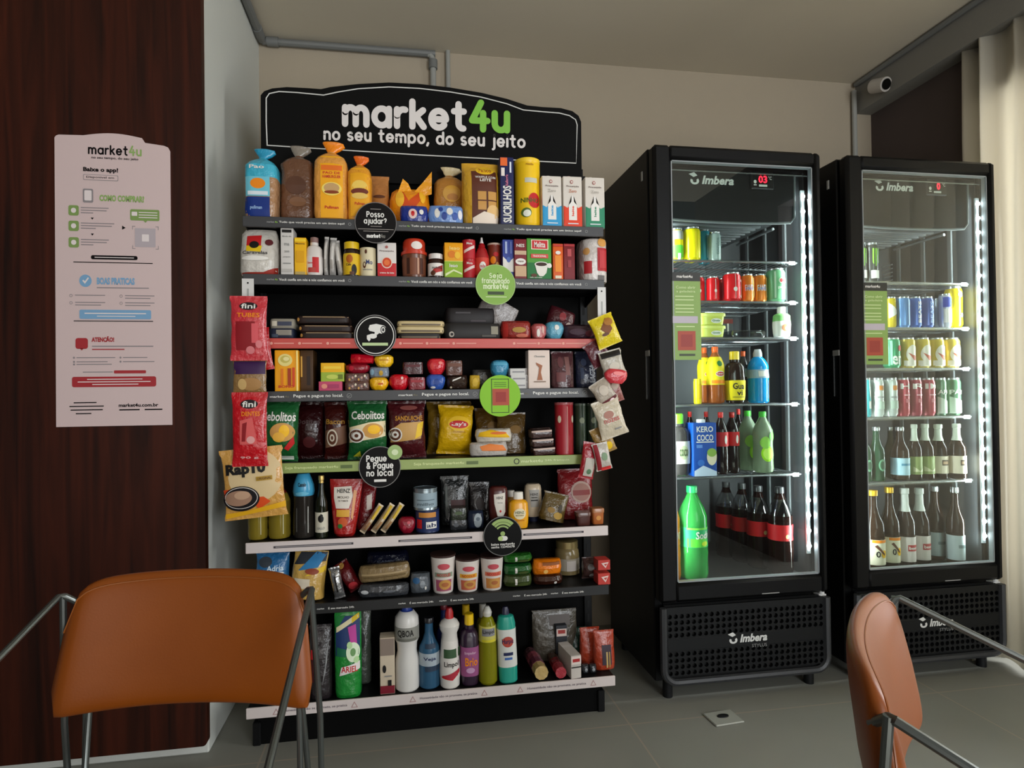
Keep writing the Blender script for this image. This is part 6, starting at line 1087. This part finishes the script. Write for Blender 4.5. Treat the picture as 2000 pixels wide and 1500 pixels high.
# right-hand string of bags
hbag('snack_bag', 'yellow snack bag at the top of the right hanging strip', 'packet', 1160, 1210, 622, 684, f('#d8c010'), [('p', [(-.4, .6), (.3, .9), (.5, .5), (0, .35)], pap('#7c4418')), ('e', .4, .75, .7, .25, pap('#a8702c')), ('e', -.2, .4, .5, .1, brn)], Y=1.905, d=.03, rt=-.38)
hbag('snack_bag', 'crumpled dark red bag behind the yellow one at the right end', 'packet', 1148, 1192, 672, 722, f('#5c1c28'), [], Y=1.93, d=.02, rt=-.5, jit=.9)
hbag('snack_bag', 'white and black crumpled bag below the yellow one', 'packet', 1176, 1222, 688, 742, f('#b0a898'), [('r', 0, .85, 1.7, .2, pap('#1c1816')), ('e', 0, .4, .9, .3, pap('#c8c0b0'))], Y=1.90, d=.03, rt=-.25, jit=.9)
hbag('snack_bag', 'shiny red foil bag in the right hanging string', 'packet', 1184, 1228, 722, 750, f('#c8323c'), [('e', .1, .7, 1.0, .3, pap('#ef8c8c'))], Y=1.885, d=.03, rt=.1, jit=.9, prof='candy')
hbag('snack_bag', 'maroon and white bag hanging lower right in the string', 'packet', 1192, 1216, 742, 788, f('#8c5048'), [('e', 0, .7, 1.2, .3, pap('#b8a494'))], Y=1.93, d=.02, rt=-.3, jit=.8)
hbag('snack_bag', 'white packet with a dark end in the middle of the right string', 'packet', 1162, 1202, 748, 800, f('#a89c8c'), [('r', 0, .12, 1.8, .2, pap('#5c1c24')), ('e', .3, .12, .5, .12, pap('#f0d8d8')), ('e', 0, .6, .9, .4, pap('#c4b8a8'))], Y=1.89, d=.028, rt=-.55, jit=.7)
hbag('snack_bag', 'largest white bag in the right hanging string, printed pale red', 'packet', 1166, 1222, 785, 862, f('#c4b8a0'), [('e', -.1, .6, .7, .2, pap('#a87464')), ('t', 0, .45, 1.1, .1, pap('#b8605a'), 'nozes'), ('r', .3, .2, .5, .04, gry)], Y=1.885, d=.03, rt=-.3, jit=.5)
hbag('snack_bag', 'golden brown bag with a yellow spot under the largest white bag', 'packet', 1160, 1200, 838, 892, f('#9c7a40'), [('e', .3, .25, .7, .3, pap('#e0b818'))], Y=1.915, d=.024, rt=-.35, jit=.7)
hbag('snack_bag', 'red and white packet lower in the right string, right one', 'packet', 1162, 1194, 868, 922, f('#b8b0a4'), [('r', -.6, .5, .5, .95, pap('#8c1420')), ('e', .2, .5, .7, .3, pap('#7c9474')), ('r', .2, .06, 1.2, .12, pap('#c8302c'))], Y=1.89, d=.024, rt=-.2, jit=.4)
hbag('snack_bag', 'red and white packet lower in the right string, left one', 'packet', 1136, 1166, 866, 938, f('#9c1822'), [('r', .15, .32, 1.2, .5, pap('#c0b8ac')), ('e', .2, .2, .6, .15, pap('#5c7c5c'))], Y=1.905, d=.024, rt=.18, jit=.4)
# ================================================================ drinks in the fridges
CAPM = pl('#e8e8e8')
def drink(k, row, name, lb, cat, a, b, t, prof, c, parts=(), dec=(), Y=2.10, group=None, d=0, rot=(0, 0, 0)):
    return prod(name, lb, cat, (a, b, t), FSH[k][row]+.0025 if row < 5 else FSH[k][row]-.001, prof, d, c, parts, dec, Y, rot, group, 24)
alu = mat('#c4c8ca', .25, .9)
def can(k, row, lb, a, b, t, c, dec=(), Y=2.10, group=None, prof='can'):
    return drink(k, row, 'drink_can', lb, 'can', a, b, t, prof, mat(c, .25, .25), [('lid', .95, 1, alu)] if prof == 'can' else [('lid', .955, 1, alu)], dec, Y, group)
LF, RF = 'left fridge', 'right fridge'
can(0, 0, 'yellow can at the far left of the top shelf of the left fridge', 1293, 1309, 449, '#e8d820', Y=2.14)
can(0, 0, 'yellow and green can with a silver top, top shelf of the left fridge', 1309, 1336, 447, '#f0e424', [('r', .1, .25, 1.8, .42, pap('#58c83c')), ('r', 0, .78, 1.9, .28, pap('#9a9a98')), ('r', 0, .1, .4, .2, wht)], Y=2.09)
can(0, 0, 'bright yellow can on the top shelf of the left fridge', 1338, 1370, 445, '#f6ea10', [('r', 0, .5, .1, .7, pap('#e0c818'))], Y=2.085)
can(0, 0, 'teal can behind the bright yellow one, left fridge', 1366, 1388, 446, '#2a8fa0', [('r', .1, .5, .25, .7, pap('#a8dce4'))], Y=2.12)
can(0, 0, 'pale silver-green can, rightmost on the top shelf of the left fridge', 1387, 1409, 454, '#a8bcb8', [('v', 0, .5, .6, .6, pap('#6c8480'), 'tonica')], Y=2.09)
R1 = [(1294, 1306, 540), (1352, 1380, 540), (1381, 1404, 541), (1405, 1424, 541)]
for i, (a, b, t) in enumerate(R1):
    can(0, 1, 'red cola can in the left fridge, %s' % ('leftmost, left of the green sticker', 'first right of the green sticker', 'second right of the green sticker', 'third right of the green sticker')[i], a, b, t, '#d81820', [('r', -.1, .5, .08, .8, wht), ('e', -.1, .42, .35, .14, wht)], Y=2.12 if i != 2 else 2.10, group='red cola cans in the left fridge')
can(0, 1, 'larger red can with white dots in front, second shelf of the left fridge', 1417, 1448, 533, '#e01c24', [('r', -.1, .5, .05, .85, wht), ('e', -.1, .4, .45, .16, wht), ('e', .75, .7, .3, .1, wht), ('e', .75, .15, .3, .12, wht), ('r', .75, .45, .05, .5, wht)], Y=2.075)
for i, (a, b) in enumerate(((1450, 1473), (1474, 1498))):
    can(0, 1, 'orange soda can, %s of two on the second shelf of the left fridge' % ('left', 'right')[i], a, b, 536, '#e8842a', [('t', 0, .5, 1.5, .22, pap('#dfe8f4'), 'FANTA'), ('t', 0, .47, 1.3, .1, pap('#7c94c8'), 'FANTA'), ('r', .7, .5, .3, .7, pap('#f0d070'))], Y=2.10, group='orange soda cans')
can(0, 1, 'green can with red berries, rightmost on the second shelf of the left fridge', 1503, 1535, 525, '#7cbf8c', [('e', .3, .62, .35, .12, pap('#b8242c')), ('e', .0, .62, .35, .12, pap('#b8242c')), ('r', -.6, .5, .15, .8, pap('#c8e8cc')), ('e', .2, .62, 1.0, .2, pap('#cfe8c8')), ('e', .35, .62, .35, .12, pap('#b8242c')), ('e', -.0, .62, .35, .12, pap('#b8242c')), ('t', .1, .4, 1.0, .08, wht, 'guarana')], Y=2.08)
for j in (0, 1):
    drink(0, 2, 'margarine_tub', 'yellow-green margarine tub, %s of two in the left fridge' % ('lower', 'upper')[j], 'tub', 1362, 1413, 637 if j == 0 else 636, 'tub', pl('#d0d860'), [('lid', .725, 1, pl('#dfe878'))], [('e', .2, .35, .8, .4, wht), ('t', .2, .35, .6, .2, grn, 'Qualy')], Y=2.09, d=.09, group='margarine tubs').location.z += .0465*j
drink(0, 2, 'yogurt_bottle', 'orange and white bottle left of the green sticker in the left fridge', 'bottle', 1294, 1309, 615, 'slim', pl('#e8b080'), [('cap', .85, 1, pl('#e87820'))], [('r', 0, .25, 1.5, .3, wht)], Y=2.10)
drink(0, 2, 'cheese_pack', 'small red and white carton behind the margarine tubs', 'box', 1411, 1432, 620, 'box', pap('#5c6060'), (), [('r', 0, .85, 1.9, .2, pap('#8c3a30')), ('r', 0, .5, .3, .5, wht)], Y=2.2, d=.04)
drink(0, 2, 'dessert_tray', 'low clear tray in the middle of the third shelf, left fridge', 'tray', 1432, 1500, 645, 'slab', clear('#c8ccd0', .15), (), Y=2.12, d=.1)
drink(0, 2, 'milk_drink_bottle', 'white and green drinking yogurt bottle at the right of the third shelf', 'bottle', 1514, 1545, 599, 'squeeze', pl('#ecece0'), [('cap', .8, 1, pl('#f4f4ec')), ('wrapper', .52, .78, pap('#7cc06c'))], [('e', 0, .3, .9, .24, pap('#a8643c')), ('e', .1, .28, .4, .12, pap('#e0c090'))], Y=2.08, d=.05)
drink(0, 3, 'juice_bottle', 'small yellow bottle nearest the sticker on the fourth shelf', 'bottle', 1357, 1371, 740, 'slim', pl('#f0d810'), (), [('r', 0, .5, 1.5, .6, pap('#e8c010'))], Y=2.09)
for i, (a, b, t) in enumerate(((1366, 1392, 678), (1386, 1418, 677))):
    drink(0, 3, 'iced_tea_bottle', ['yellow-labelled iced tea bottle at the back left of the fourth shelf', 'yellow-labelled iced tea bottle with an orange cap, in front'][i], 'bottle', a, b, t, 'pet', mat('#b8642c', .12, trans=.4), [('cap', .90, 1, pl('#f0641c')), ('label', .33, .82, pap('#f0dc18'), 'sleeve')], [('e', .1, .52, 1.1, .1, wht), ('e', .1, .52, 1.0, .07, red), ('t', .1, .52, .8, .04, wht, 'Lipton'), ('e', 0, .7, .6, .1, grn), ('r', 0, .38, 1.6, .06, org)], Y=(2.13, 2.08)[i], group='iced tea bottles')
drink(0, 3, 'guarana_bottle', 'dark bottle with a yellow cap and yellow label, fourth shelf', 'bottle', 1418, 1455, 686, 'squeeze', mat('#2a1c14', .1), [('cap', .84, 1, pl('#f0cc10')), ('label', .06, .44, pap('#f2dc14'), 'sleeve')], [('t', 0, .33, 1.2, .12, blk, 'Gua'), ('t', .1, .2, .6, .1, blk, 'vi'), ('r', .0, .12, 1.2, .01, blk)], Y=2.075, d=.055)
drink(0, 3, 'soda_bottle', 'slim dark bottle with an orange cap behind the yellow-label one', 'bottle', 1443, 1466, 685, 'pet', mat('#3a3a3c', .1), [('cap', .90, 1, pl('#e05a20')), ('label', .5, .66, pap('#b8d4dc'), 'sleeve')], Y=2.14)
drink(0, 3, 'sports_drink_bottle', 'bright blue sports drink bottle at the right of the fourth shelf', 'bottle', 1467, 1503, 682, [(0, .85, .85, 2), (.03, .97, .97, 2), (.5, 1, 1, 2), (.6, .94, .94, 2), (.66, 1.0, 1.0, 2), (.72, .92, .92, 2), (.8, .7, .7, 2), (.86, .42, .42, 2), (.93, .42, .42, 2), (1, .3, .3, 2)], mat('#0f9ce8', .12), [('cap', .86, 1, pl('#c8ccd0')), ('label', .46, .62, pap('#a8c4d8'), 'sleeve')], [('r', -.1, .54, .8, .1, wht), ('r', .6, .25, .08, .35, pap('#a8dcf8'))], Y=2.08)
drink(0, 4, 'juice_carton', 'yellow carton edge at the far left of the fifth shelf', 'carton', 1294, 1309, 832, 'box', pap('#f0b81c'), (), [('r', 0, .5, 1.0, .7, pap('#f6d030'))], Y=2.10, d=.05)
drink(0, 4, 'coconut_water_bottle', 'dark bottle with a bright green cap at the left of the fifth fridge shelf', 'bottle', 1312, 1352, 808, 'squeeze', mat('#4a4644', .12, trans=.3), [('cap', .84, 1, pl('#6ae01c')), ('label', .2, .56, pap('#dcdccf'), 'sleeve')], [('e', .1, .38, 1.0, .22, pap('#b8c49c')), ('t', .1, .38, .8, .12, pap('#4a5a3c'), 'coco')], Y=2.08, d=.07)
drink(0, 4, 'coconut_water_carton', 'blue carton with white lettering and a coconut, fifth shelf', 'carton', 1350, 1396, 826, 'box', pap('#0f4ca8'), [('cap', -.0, .016, pl('#ececec'), 'cap')], [('t', 0, .88, 1.4, .11, wht, 'KERO'), ('t', 0, .72, 1.4, .12, wht, 'COCO'), ('r', 0, .64, 1.5, .02, wht), ('e', .55, .36, .85, .32, pap('#e8dcc0')), ('e', .55, .44, .8, .16, pap('#8cb04c')), ('r', -.5, .56, .5, .06, pap('#5c8cd8')), ('p', [(-.95, .0), (.95, .0), (.95, .08), (-.2, .2), (-.95, .1)], pap('#c8d8f0')), ('e', -.4, .25, .6, .12, pap('#2c6cc8'))], Y=2.075, d=.06)
for i, (a, b, t, y_) in enumerate(((1398, 1424, 805, 2.09), (1420, 1446, 805, 2.11), (1436, 1454, 800, 2.17), (1372, 1392, 804, 2.2), (1340, 1360, 804, 2.2))):
    drink(0, 4, 'cola_bottle', ['small cola bottle right of the blue carton', 'small cola bottle next to the lime bottles', 'small cola bottle at the back before the lime bottles', 'cola bottle behind the right side of the blue carton', 'cola bottle behind the left side of the blue carton'][i], 'bottle', a, b, t, 'pet', mat('#1a0c08', .08), [('cap', .91, 1, pl('#e02a24')), ('label', .45, .68, pap('#c81c20'), 'sleeve')], [('e', .2, .56, .4, .14, wht)], Y=y_, group='small cola bottles')
for i, (a, b, t, y_) in enumerate(((1448, 1482, 803, 2.12), (1477, 1512, 804, 2.08))):
    drink(0, 4, 'lime_soda_bottle', 'clear lime soda bottle with a green cap, %s of two' % ('left', 'right')[i], 'bottle', a, b, t, 'pet', mat('#a8bc9c', .08, trans=.55), [('cap', .91, 1, pl('#4cc83c'))], [('e', .2-.3*i, .32, 1.2, .26, pap('#9cdc1c')), ('e', .2-.3*i, .32, .9, .19, pap('#c0ec5c')), ('e', -.3, .5, .9, .2, pap('#8cc84c')), ('e', .4, .6, .7, .14, pap('#6cc04c'))], Y=y_, group='lime soda bottles')
drink(0, 5, 'orange_soda_bottle', 'large orange soda bottle at the lower left corner of the left fridge', 'bottle', 1290, 1331, 955, 'pet', mat('#f08c10', .1, trans=.2), [('cap', .93, 1, pl('#f09020')), ('label', .4, .58, pap('#e87c10'), 'sleeve')], [('t', .5, .5, .8, .08, wht, 'FANTA')], Y=2.08)
drink(0, 5, 'green_soda_bottle', 'large green soda bottle standing at the front of the left fridge floor', 'bottle', 1331, 1385, 950, 'pet', mat('#4cc860', .08, trans=.5), [('cap', .93, 1, pl('#2cc86c')), ('label', .36, .57, pap('#28b46c'), 'sleeve')], [('r', 0, .41, 1.9, .09, pap('#58d038')), ('t', .3, .49, 1.1, .08, wht, 'Soda'), ('e', .4, .4, .5, .05, pap('#c8e020')), ('r', 0, .56, 1.9, .02, pap('#7ce048'))], Y=2.075)
for i, (a, b, t, y_) in enumerate(((1404, 1443, 942, 2.34), (1435, 1474, 944, 2.27), (1466, 1508, 950, 2.16), (1508, 1551, 952, 2.07))):
    drink(0, 5, 'cola_bottle', 'large cola bottle on the fridge floor, %s of four' % ('leftmost', 'second from left', 'third from left', 'rightmost')[i], 'bottle', a, b, t, 'pet', mat('#20100c', .06, trans=.25), [('cap', .93, 1, pl('#3a3a3c')), ('label', .40, .58, pap('#d01c22'), 'sleeve'), ('neck', .68, .86, clear('#d8d8d8', .12))], [('e', .0, .45, .3, .05, pap('#e8d890')), ('r', .3, .25, .04, .3, pap('#b8b4b0'))], Y=y_, group='large cola bottles')
# ---- right fridge
for i, (a, b) in enumerate(((1672, 1693), (1694, 1716))):
    can(1, 0, 'slim black energy drink can with green claw marks, %s of two' % ('left', 'right')[i], a, b, 475, '#3a3c38', [('p', [(-.5, .85), (-.3, .85), (-.35, .45), (-.5, .5)], pap('#8ce040')), ('p', [(-.1, .85), (.1, .85), (.0, .4), (-.1, .4)], pap('#8ce040')), ('p', [(.3, .85), (.5, .85), (.45, .5), (.3, .45)], pap('#8ce040')), ('r', 0, .2, 1.4, .2, wht)], Y=2.10, group='energy drink cans')
C2 = [(1712, 1733, '#d8a828', 'yellow can partly hidden by the sticker'), (1734, 1751, '#d8c020', 'yellow and white can right of the sticker'), (1755, 1778, '#5c8cc4', 'light blue beer can, left of two'), (1779, 1800, '#3f68b8', 'blue beer can, right of two'), (1801, 1824, '#3a5aa8', 'darker blue can'), (1826, 1843, '#b8c4d0', 'pale grey-blue can'), (1840, 1858, '#c8ccd8', 'silver and blue energy can'), (1855, 1880, '#e8cc10', 'tall bright yellow can')]
for i, (a, b, c, nm) in enumerate(C2):
    if i == 0: continue
    can(1, 1, nm+', second shelf of the right fridge', a, b, 580 if i < 6 else 574 if i == 6 else 560, c, {1: [('p', [(-.9, .3), (.6, .45), (.6, .55), (-.9, .8)], wht)], 2: [('r', .2, .5, .3, .8, pap('#a8c8e8'))], 3: [('v', .1, .5, .6, .7, wht, 'BEATS')], 4: [('v', .1, .5, .6, .7, pap('#9cb8e8'), 'BEATS')], 6: [('r', 0, .75, 1.8, .3, pap('#1c3ca8')), ('r', 0, .35, 1.7, .4, wht)], 7: [('e', 0, .8, .6, .14, wht), ('e', .2, .3, .4, .1, wht)]}.get(i, []), Y=(2.10, 2.10, 2.09, 2.09, 2.09, 2.12, 2.09, 2.09)[i], prof='can')
for i, (a, b) in enumerate(((1733, 1759), (1763, 1788), (1791, 1817), (1820, 1845), (1848, 1875))):
    can(1, 2, ('green beer can with white letters right of the sticker, third shelf of the right fridge' if i == 0 else 'gold and white beer can, %s of four on the third shelf of the right fridge' % ('leftmost', 'second', 'third', 'rightmost')[i-1]), a, b, 660, '#3a9c68' if i == 0 else '#d0b848', ([('t', 0, .25, 1.4, .3, wht, 'en'), ('e', .3, .65, .5, .2, red), ('r', -.7, .5, .2, .8, pap('#9cd4b4'))] if i == 0 else [('e', .05, .45, 1.6, .62, pap('#dfd8c8')), ('p', [(-.6, .5), (.3, .18), (.75, .38), (.0, .42)], pap('#b8583c')), ('r', 0, .14, 1.8, .2, pap('#dcd4c4'))]), Y=2.09, group=None if i == 0 else 'gold beer cans')
C4 = [(1684, 1702, '#3a9ca0', 'teal'), (1705, 1727, '#c0c8c0', 'white'), (1731, 1754, '#c0c8c0', 'white'), (1756, 1777, '#a83c48', 'red'), (1780, 1801, '#9c3848', 'red'), (1804, 1827, '#a84450', 'red'), (1829, 1849, '#5c7c60', 'dark green'), (1852, 1877, '#4c7454', 'dark green')]
for i, (a, b, c, nm) in enumerate(C4):
    can(1, 3, 'tall %s beer can, %s' % (nm, ['leftmost on the fourth shelf of the right fridge', 'left one of the white pair', 'right one of the white pair', 'left of three red ones', 'middle of three red ones', 'right of three red ones', 'left one of the green pair', 'right one of the green pair'][i]), a, b, 738, c, ([('v', .2, .6, .5, .8, wht, 'ic')] if i == 0 else [('r', 0, .74, .7, .12, pap('#c87c34')), ('r', 0, .5, 1.2, .04, gry), ('r', 0, .3, 1.3, .2, pap('#a8b8a8'))] if i < 3 else [('t', 0, .78, 1.7, .14, wht, ('HI', 'R', 'IM')[i-3]), ('r', 0, .55, 1.0, .03, pap('#e0b8bc')), ('r', 0, .4, .6, .1, pap('#c87c84'))] if i < 6 else [('t', 0, .62, 1.8, .12, wht, ('APA', 'PALE')[i-6]), ('p', [(-.9, .05), (.9, .05), (.9, .35), (-.9, .5)], pap('#c8d4c4'))]), Y=2.09, group={1: 'white beer cans', 2: 'white beer cans', 3: 'red beer cans', 4: 'red beer cans', 5: 'red beer cans', 6: 'dark green beer cans', 7: 'dark green beer cans'}.get(i))
gl_g = mat('#2c4a34', .08, trans=.35); gl_b = mat('#2c1c12', .08, trans=.2)
B5 = [(1682, 1707, 835, 'g'), (1700, 1726, 834, 'g'), (1733, 1752, 834, 'g'), (1750, 1778, 834, 'w'), (1778, 1800, 829, 'o'), (1799, 1825, 828, 'o'), (1829, 1856, 829, 'c'), (1857, 1883, 828, 'c')]
for i, (a, b, t, kd) in enumerate(B5):
    nm = ['green beer bottle at the far left', 'green beer bottle with a star ring', 'slim dark beer bottle third from left', 'beer bottle with a pale blue label', 'brown beer bottle with olive label, left', 'brown beer bottle with olive label, right', 'brown beer bottle with cream shield label, left', 'brown beer bottle with cream shield label, right'][i]+', fifth shelf of the right fridge'
    lb = {'g': None, 'w': '#a8ccd8', 'o': '#8a9a5c', 'c': '#e0d4bc'}[kd]
    parts = [('cap', .93, 1, alu)] if kd in 'gw' else [('foil_neck', .70, 1, pap('#c8d0c0'))]
    if lb: parts.append(('label', .1, .42, pap(lb), 'sleeve'))
    dec = {'g': [('e', .0, .3, 1.0, .22, pap('#5c8c6c')), ('e', 0, .3, .7, .15, pap('#2c4a34'))], 'w': [('r', 0, .3, 1.2, .04, pap('#4c8ca8'))], 'o': [('p', [(-.9, .25), (0, .16), (.9, .25), (.9, .15), (-.9, .15)], pap('#c8c8a0'))], 'c': [('r', 0, .3, .9, .1, pap('#5c4c3c')), ('r', 0, .3, .7, .05, pap('#c8a888'))]}[kd]
    drink(1, 4, 'beer_bottle', nm, 'bottle', a, b, t, 'glass_bottle', gl_g if kd == 'g' else gl_b, parts, dec, Y=2.16 if i == 2 else 2.07 if i == 7 else 2.09, group='beer bottles in the right fridge')
B6 = [(1693, 1729, 958, 'y'), (1729, 1759, 952, 'y'), (1757, 1787, 954, 'r'), (1787, 1817, 954, 'r'), (1817, 1846, 950, 's'), (1858, 1884, 952, 's')]
for i, (a, b, t, kd) in enumerate(B6):
    nm = 'beer bottle with %s label, %s one, bottom of the right fridge' % ({'y': 'a yellow and white', 'r': 'a white and red', 's': 'a silver'}[kd], ('left', 'right')[i % 2])
    lb = {'y': '#e8e0c4', 'r': '#d8ccc4', 's': '#a8b4b4'}[kd]
    parts = [('cap', .93, 1, mat('#d8a828', .3, .5) if kd == 'y' else alu)] if kd != 'r' else [('foil_neck', .70, 1, pap('#d0d4cc'))]
    parts.append(('label', .06, .38, pap(lb), 'sleeve'))
    dec = {'y': [('r', 0, .36, 1.7, .035, org), ('t', -.3, .2, .4, .08, blk, '0'), ('e', .3, .2, .6, .1, yel), ('p', [(-.6, .3), (-.4, .32), (.4, .2), (.3, .18)], brn)], 'r': [('r', .1, .24, 1.2, .08, pap('#b03c3c')), ('t', .1, .24, 1.0, .04, wht, 'beer')], 's': [('r', 0, .24, 1.0, .04, pap('#6c7c7c'))]}[kd]
    drink(1, 5, 'beer_bottle', nm, 'bottle', a, b, t, 'glass_bottle', gl_b, parts, dec, Y=(2.075, 2.09, 2.09, 2.10, 2.14, 2.07)[i], group='tall beer bottles in the right fridge')
# ================================================================ settle: nothing stands inside its neighbour
bpy.context.view_layer.update()
def bounds(o):
    ps = []
    for c in [o]+list(o.children_recursive):
        if c.type == 'MESH': ps += [c.matrix_world @ Vector(b) for b in c.bound_box]
    return [min(p[i] for p in ps) for i in range(3)]+[max(p[i] for p in ps) for i in range(3)]
BB = [bounds(o) for o in ITEMS]
def shift(i, dx, dy, dz):
    ITEMS[i].location += Vector((dx, dy, dz)); b = BB[i]
    for k, d in enumerate((dx, dy, dz)): b[k] += d; b[k+3] += d
free = [i for i in range(len(ITEMS)) if BB[i][1] > 1.945 and 'leaning' not in ITEMS[i]['label']]
def over(a, b): return [min(a[k+3], b[k+3])-max(a[k], b[k]) for k in range(3)]
for _ in range(3):
    for i in sorted(free, key=lambda q: BB[q][2]):
        for j in free:
            if i == j: continue
            d = over(BB[i], BB[j])
            if min(d) <= .0006: continue
            if BB[j][2] > BB[i][2]+.008 and d[2] < .03 and d[0] > .015 and d[1] > .015: shift(j, 0, 0, d[2]-.0003)      # j is piled on i
for _ in range(4):
    for n_, i in enumerate(free):
        for j in free[n_+1:]:
            d = over(BB[i], BB[j])
            if min(d) <= .003: continue
            yi, yj = (BB[i][1]+BB[i][4])/2, (BB[j][1]+BB[j][4])/2
            if d[0] < .021 and abs(yi-yj) < .03 or d[0] < .008:
                s_ = 1 if BB[i][0]+BB[i][3] < BB[j][0]+BB[j][3] else -1; q = min(d[0], .016)/2
                shift(i, -s_*q, 0, 0); shift(j, s_*q, 0, 0)
            else:
                r_ = i if yi > yj else j; b = BB[r_]; lim = 2.158 if b[0] < .76 else 2.43
                dy = max(0, min(d[1], lim-b[4])); xm = (b[0]+b[3])/2; ym = (b[1]+b[4])/2
                shift(r_, xm/ym*dy, dy, 0)
                d = over(BB[i], BB[j])
                f_ = j if r_ == i else i; b = BB[f_]; fl = 1.9585 if b[0] < .76 else 2.062
                if d[1] > .002: dy = max(0, min(d[1], b[1]-fl)); shift(f_, -(b[0]+b[3])/(b[1]+b[4])*dy, -dy, 0)
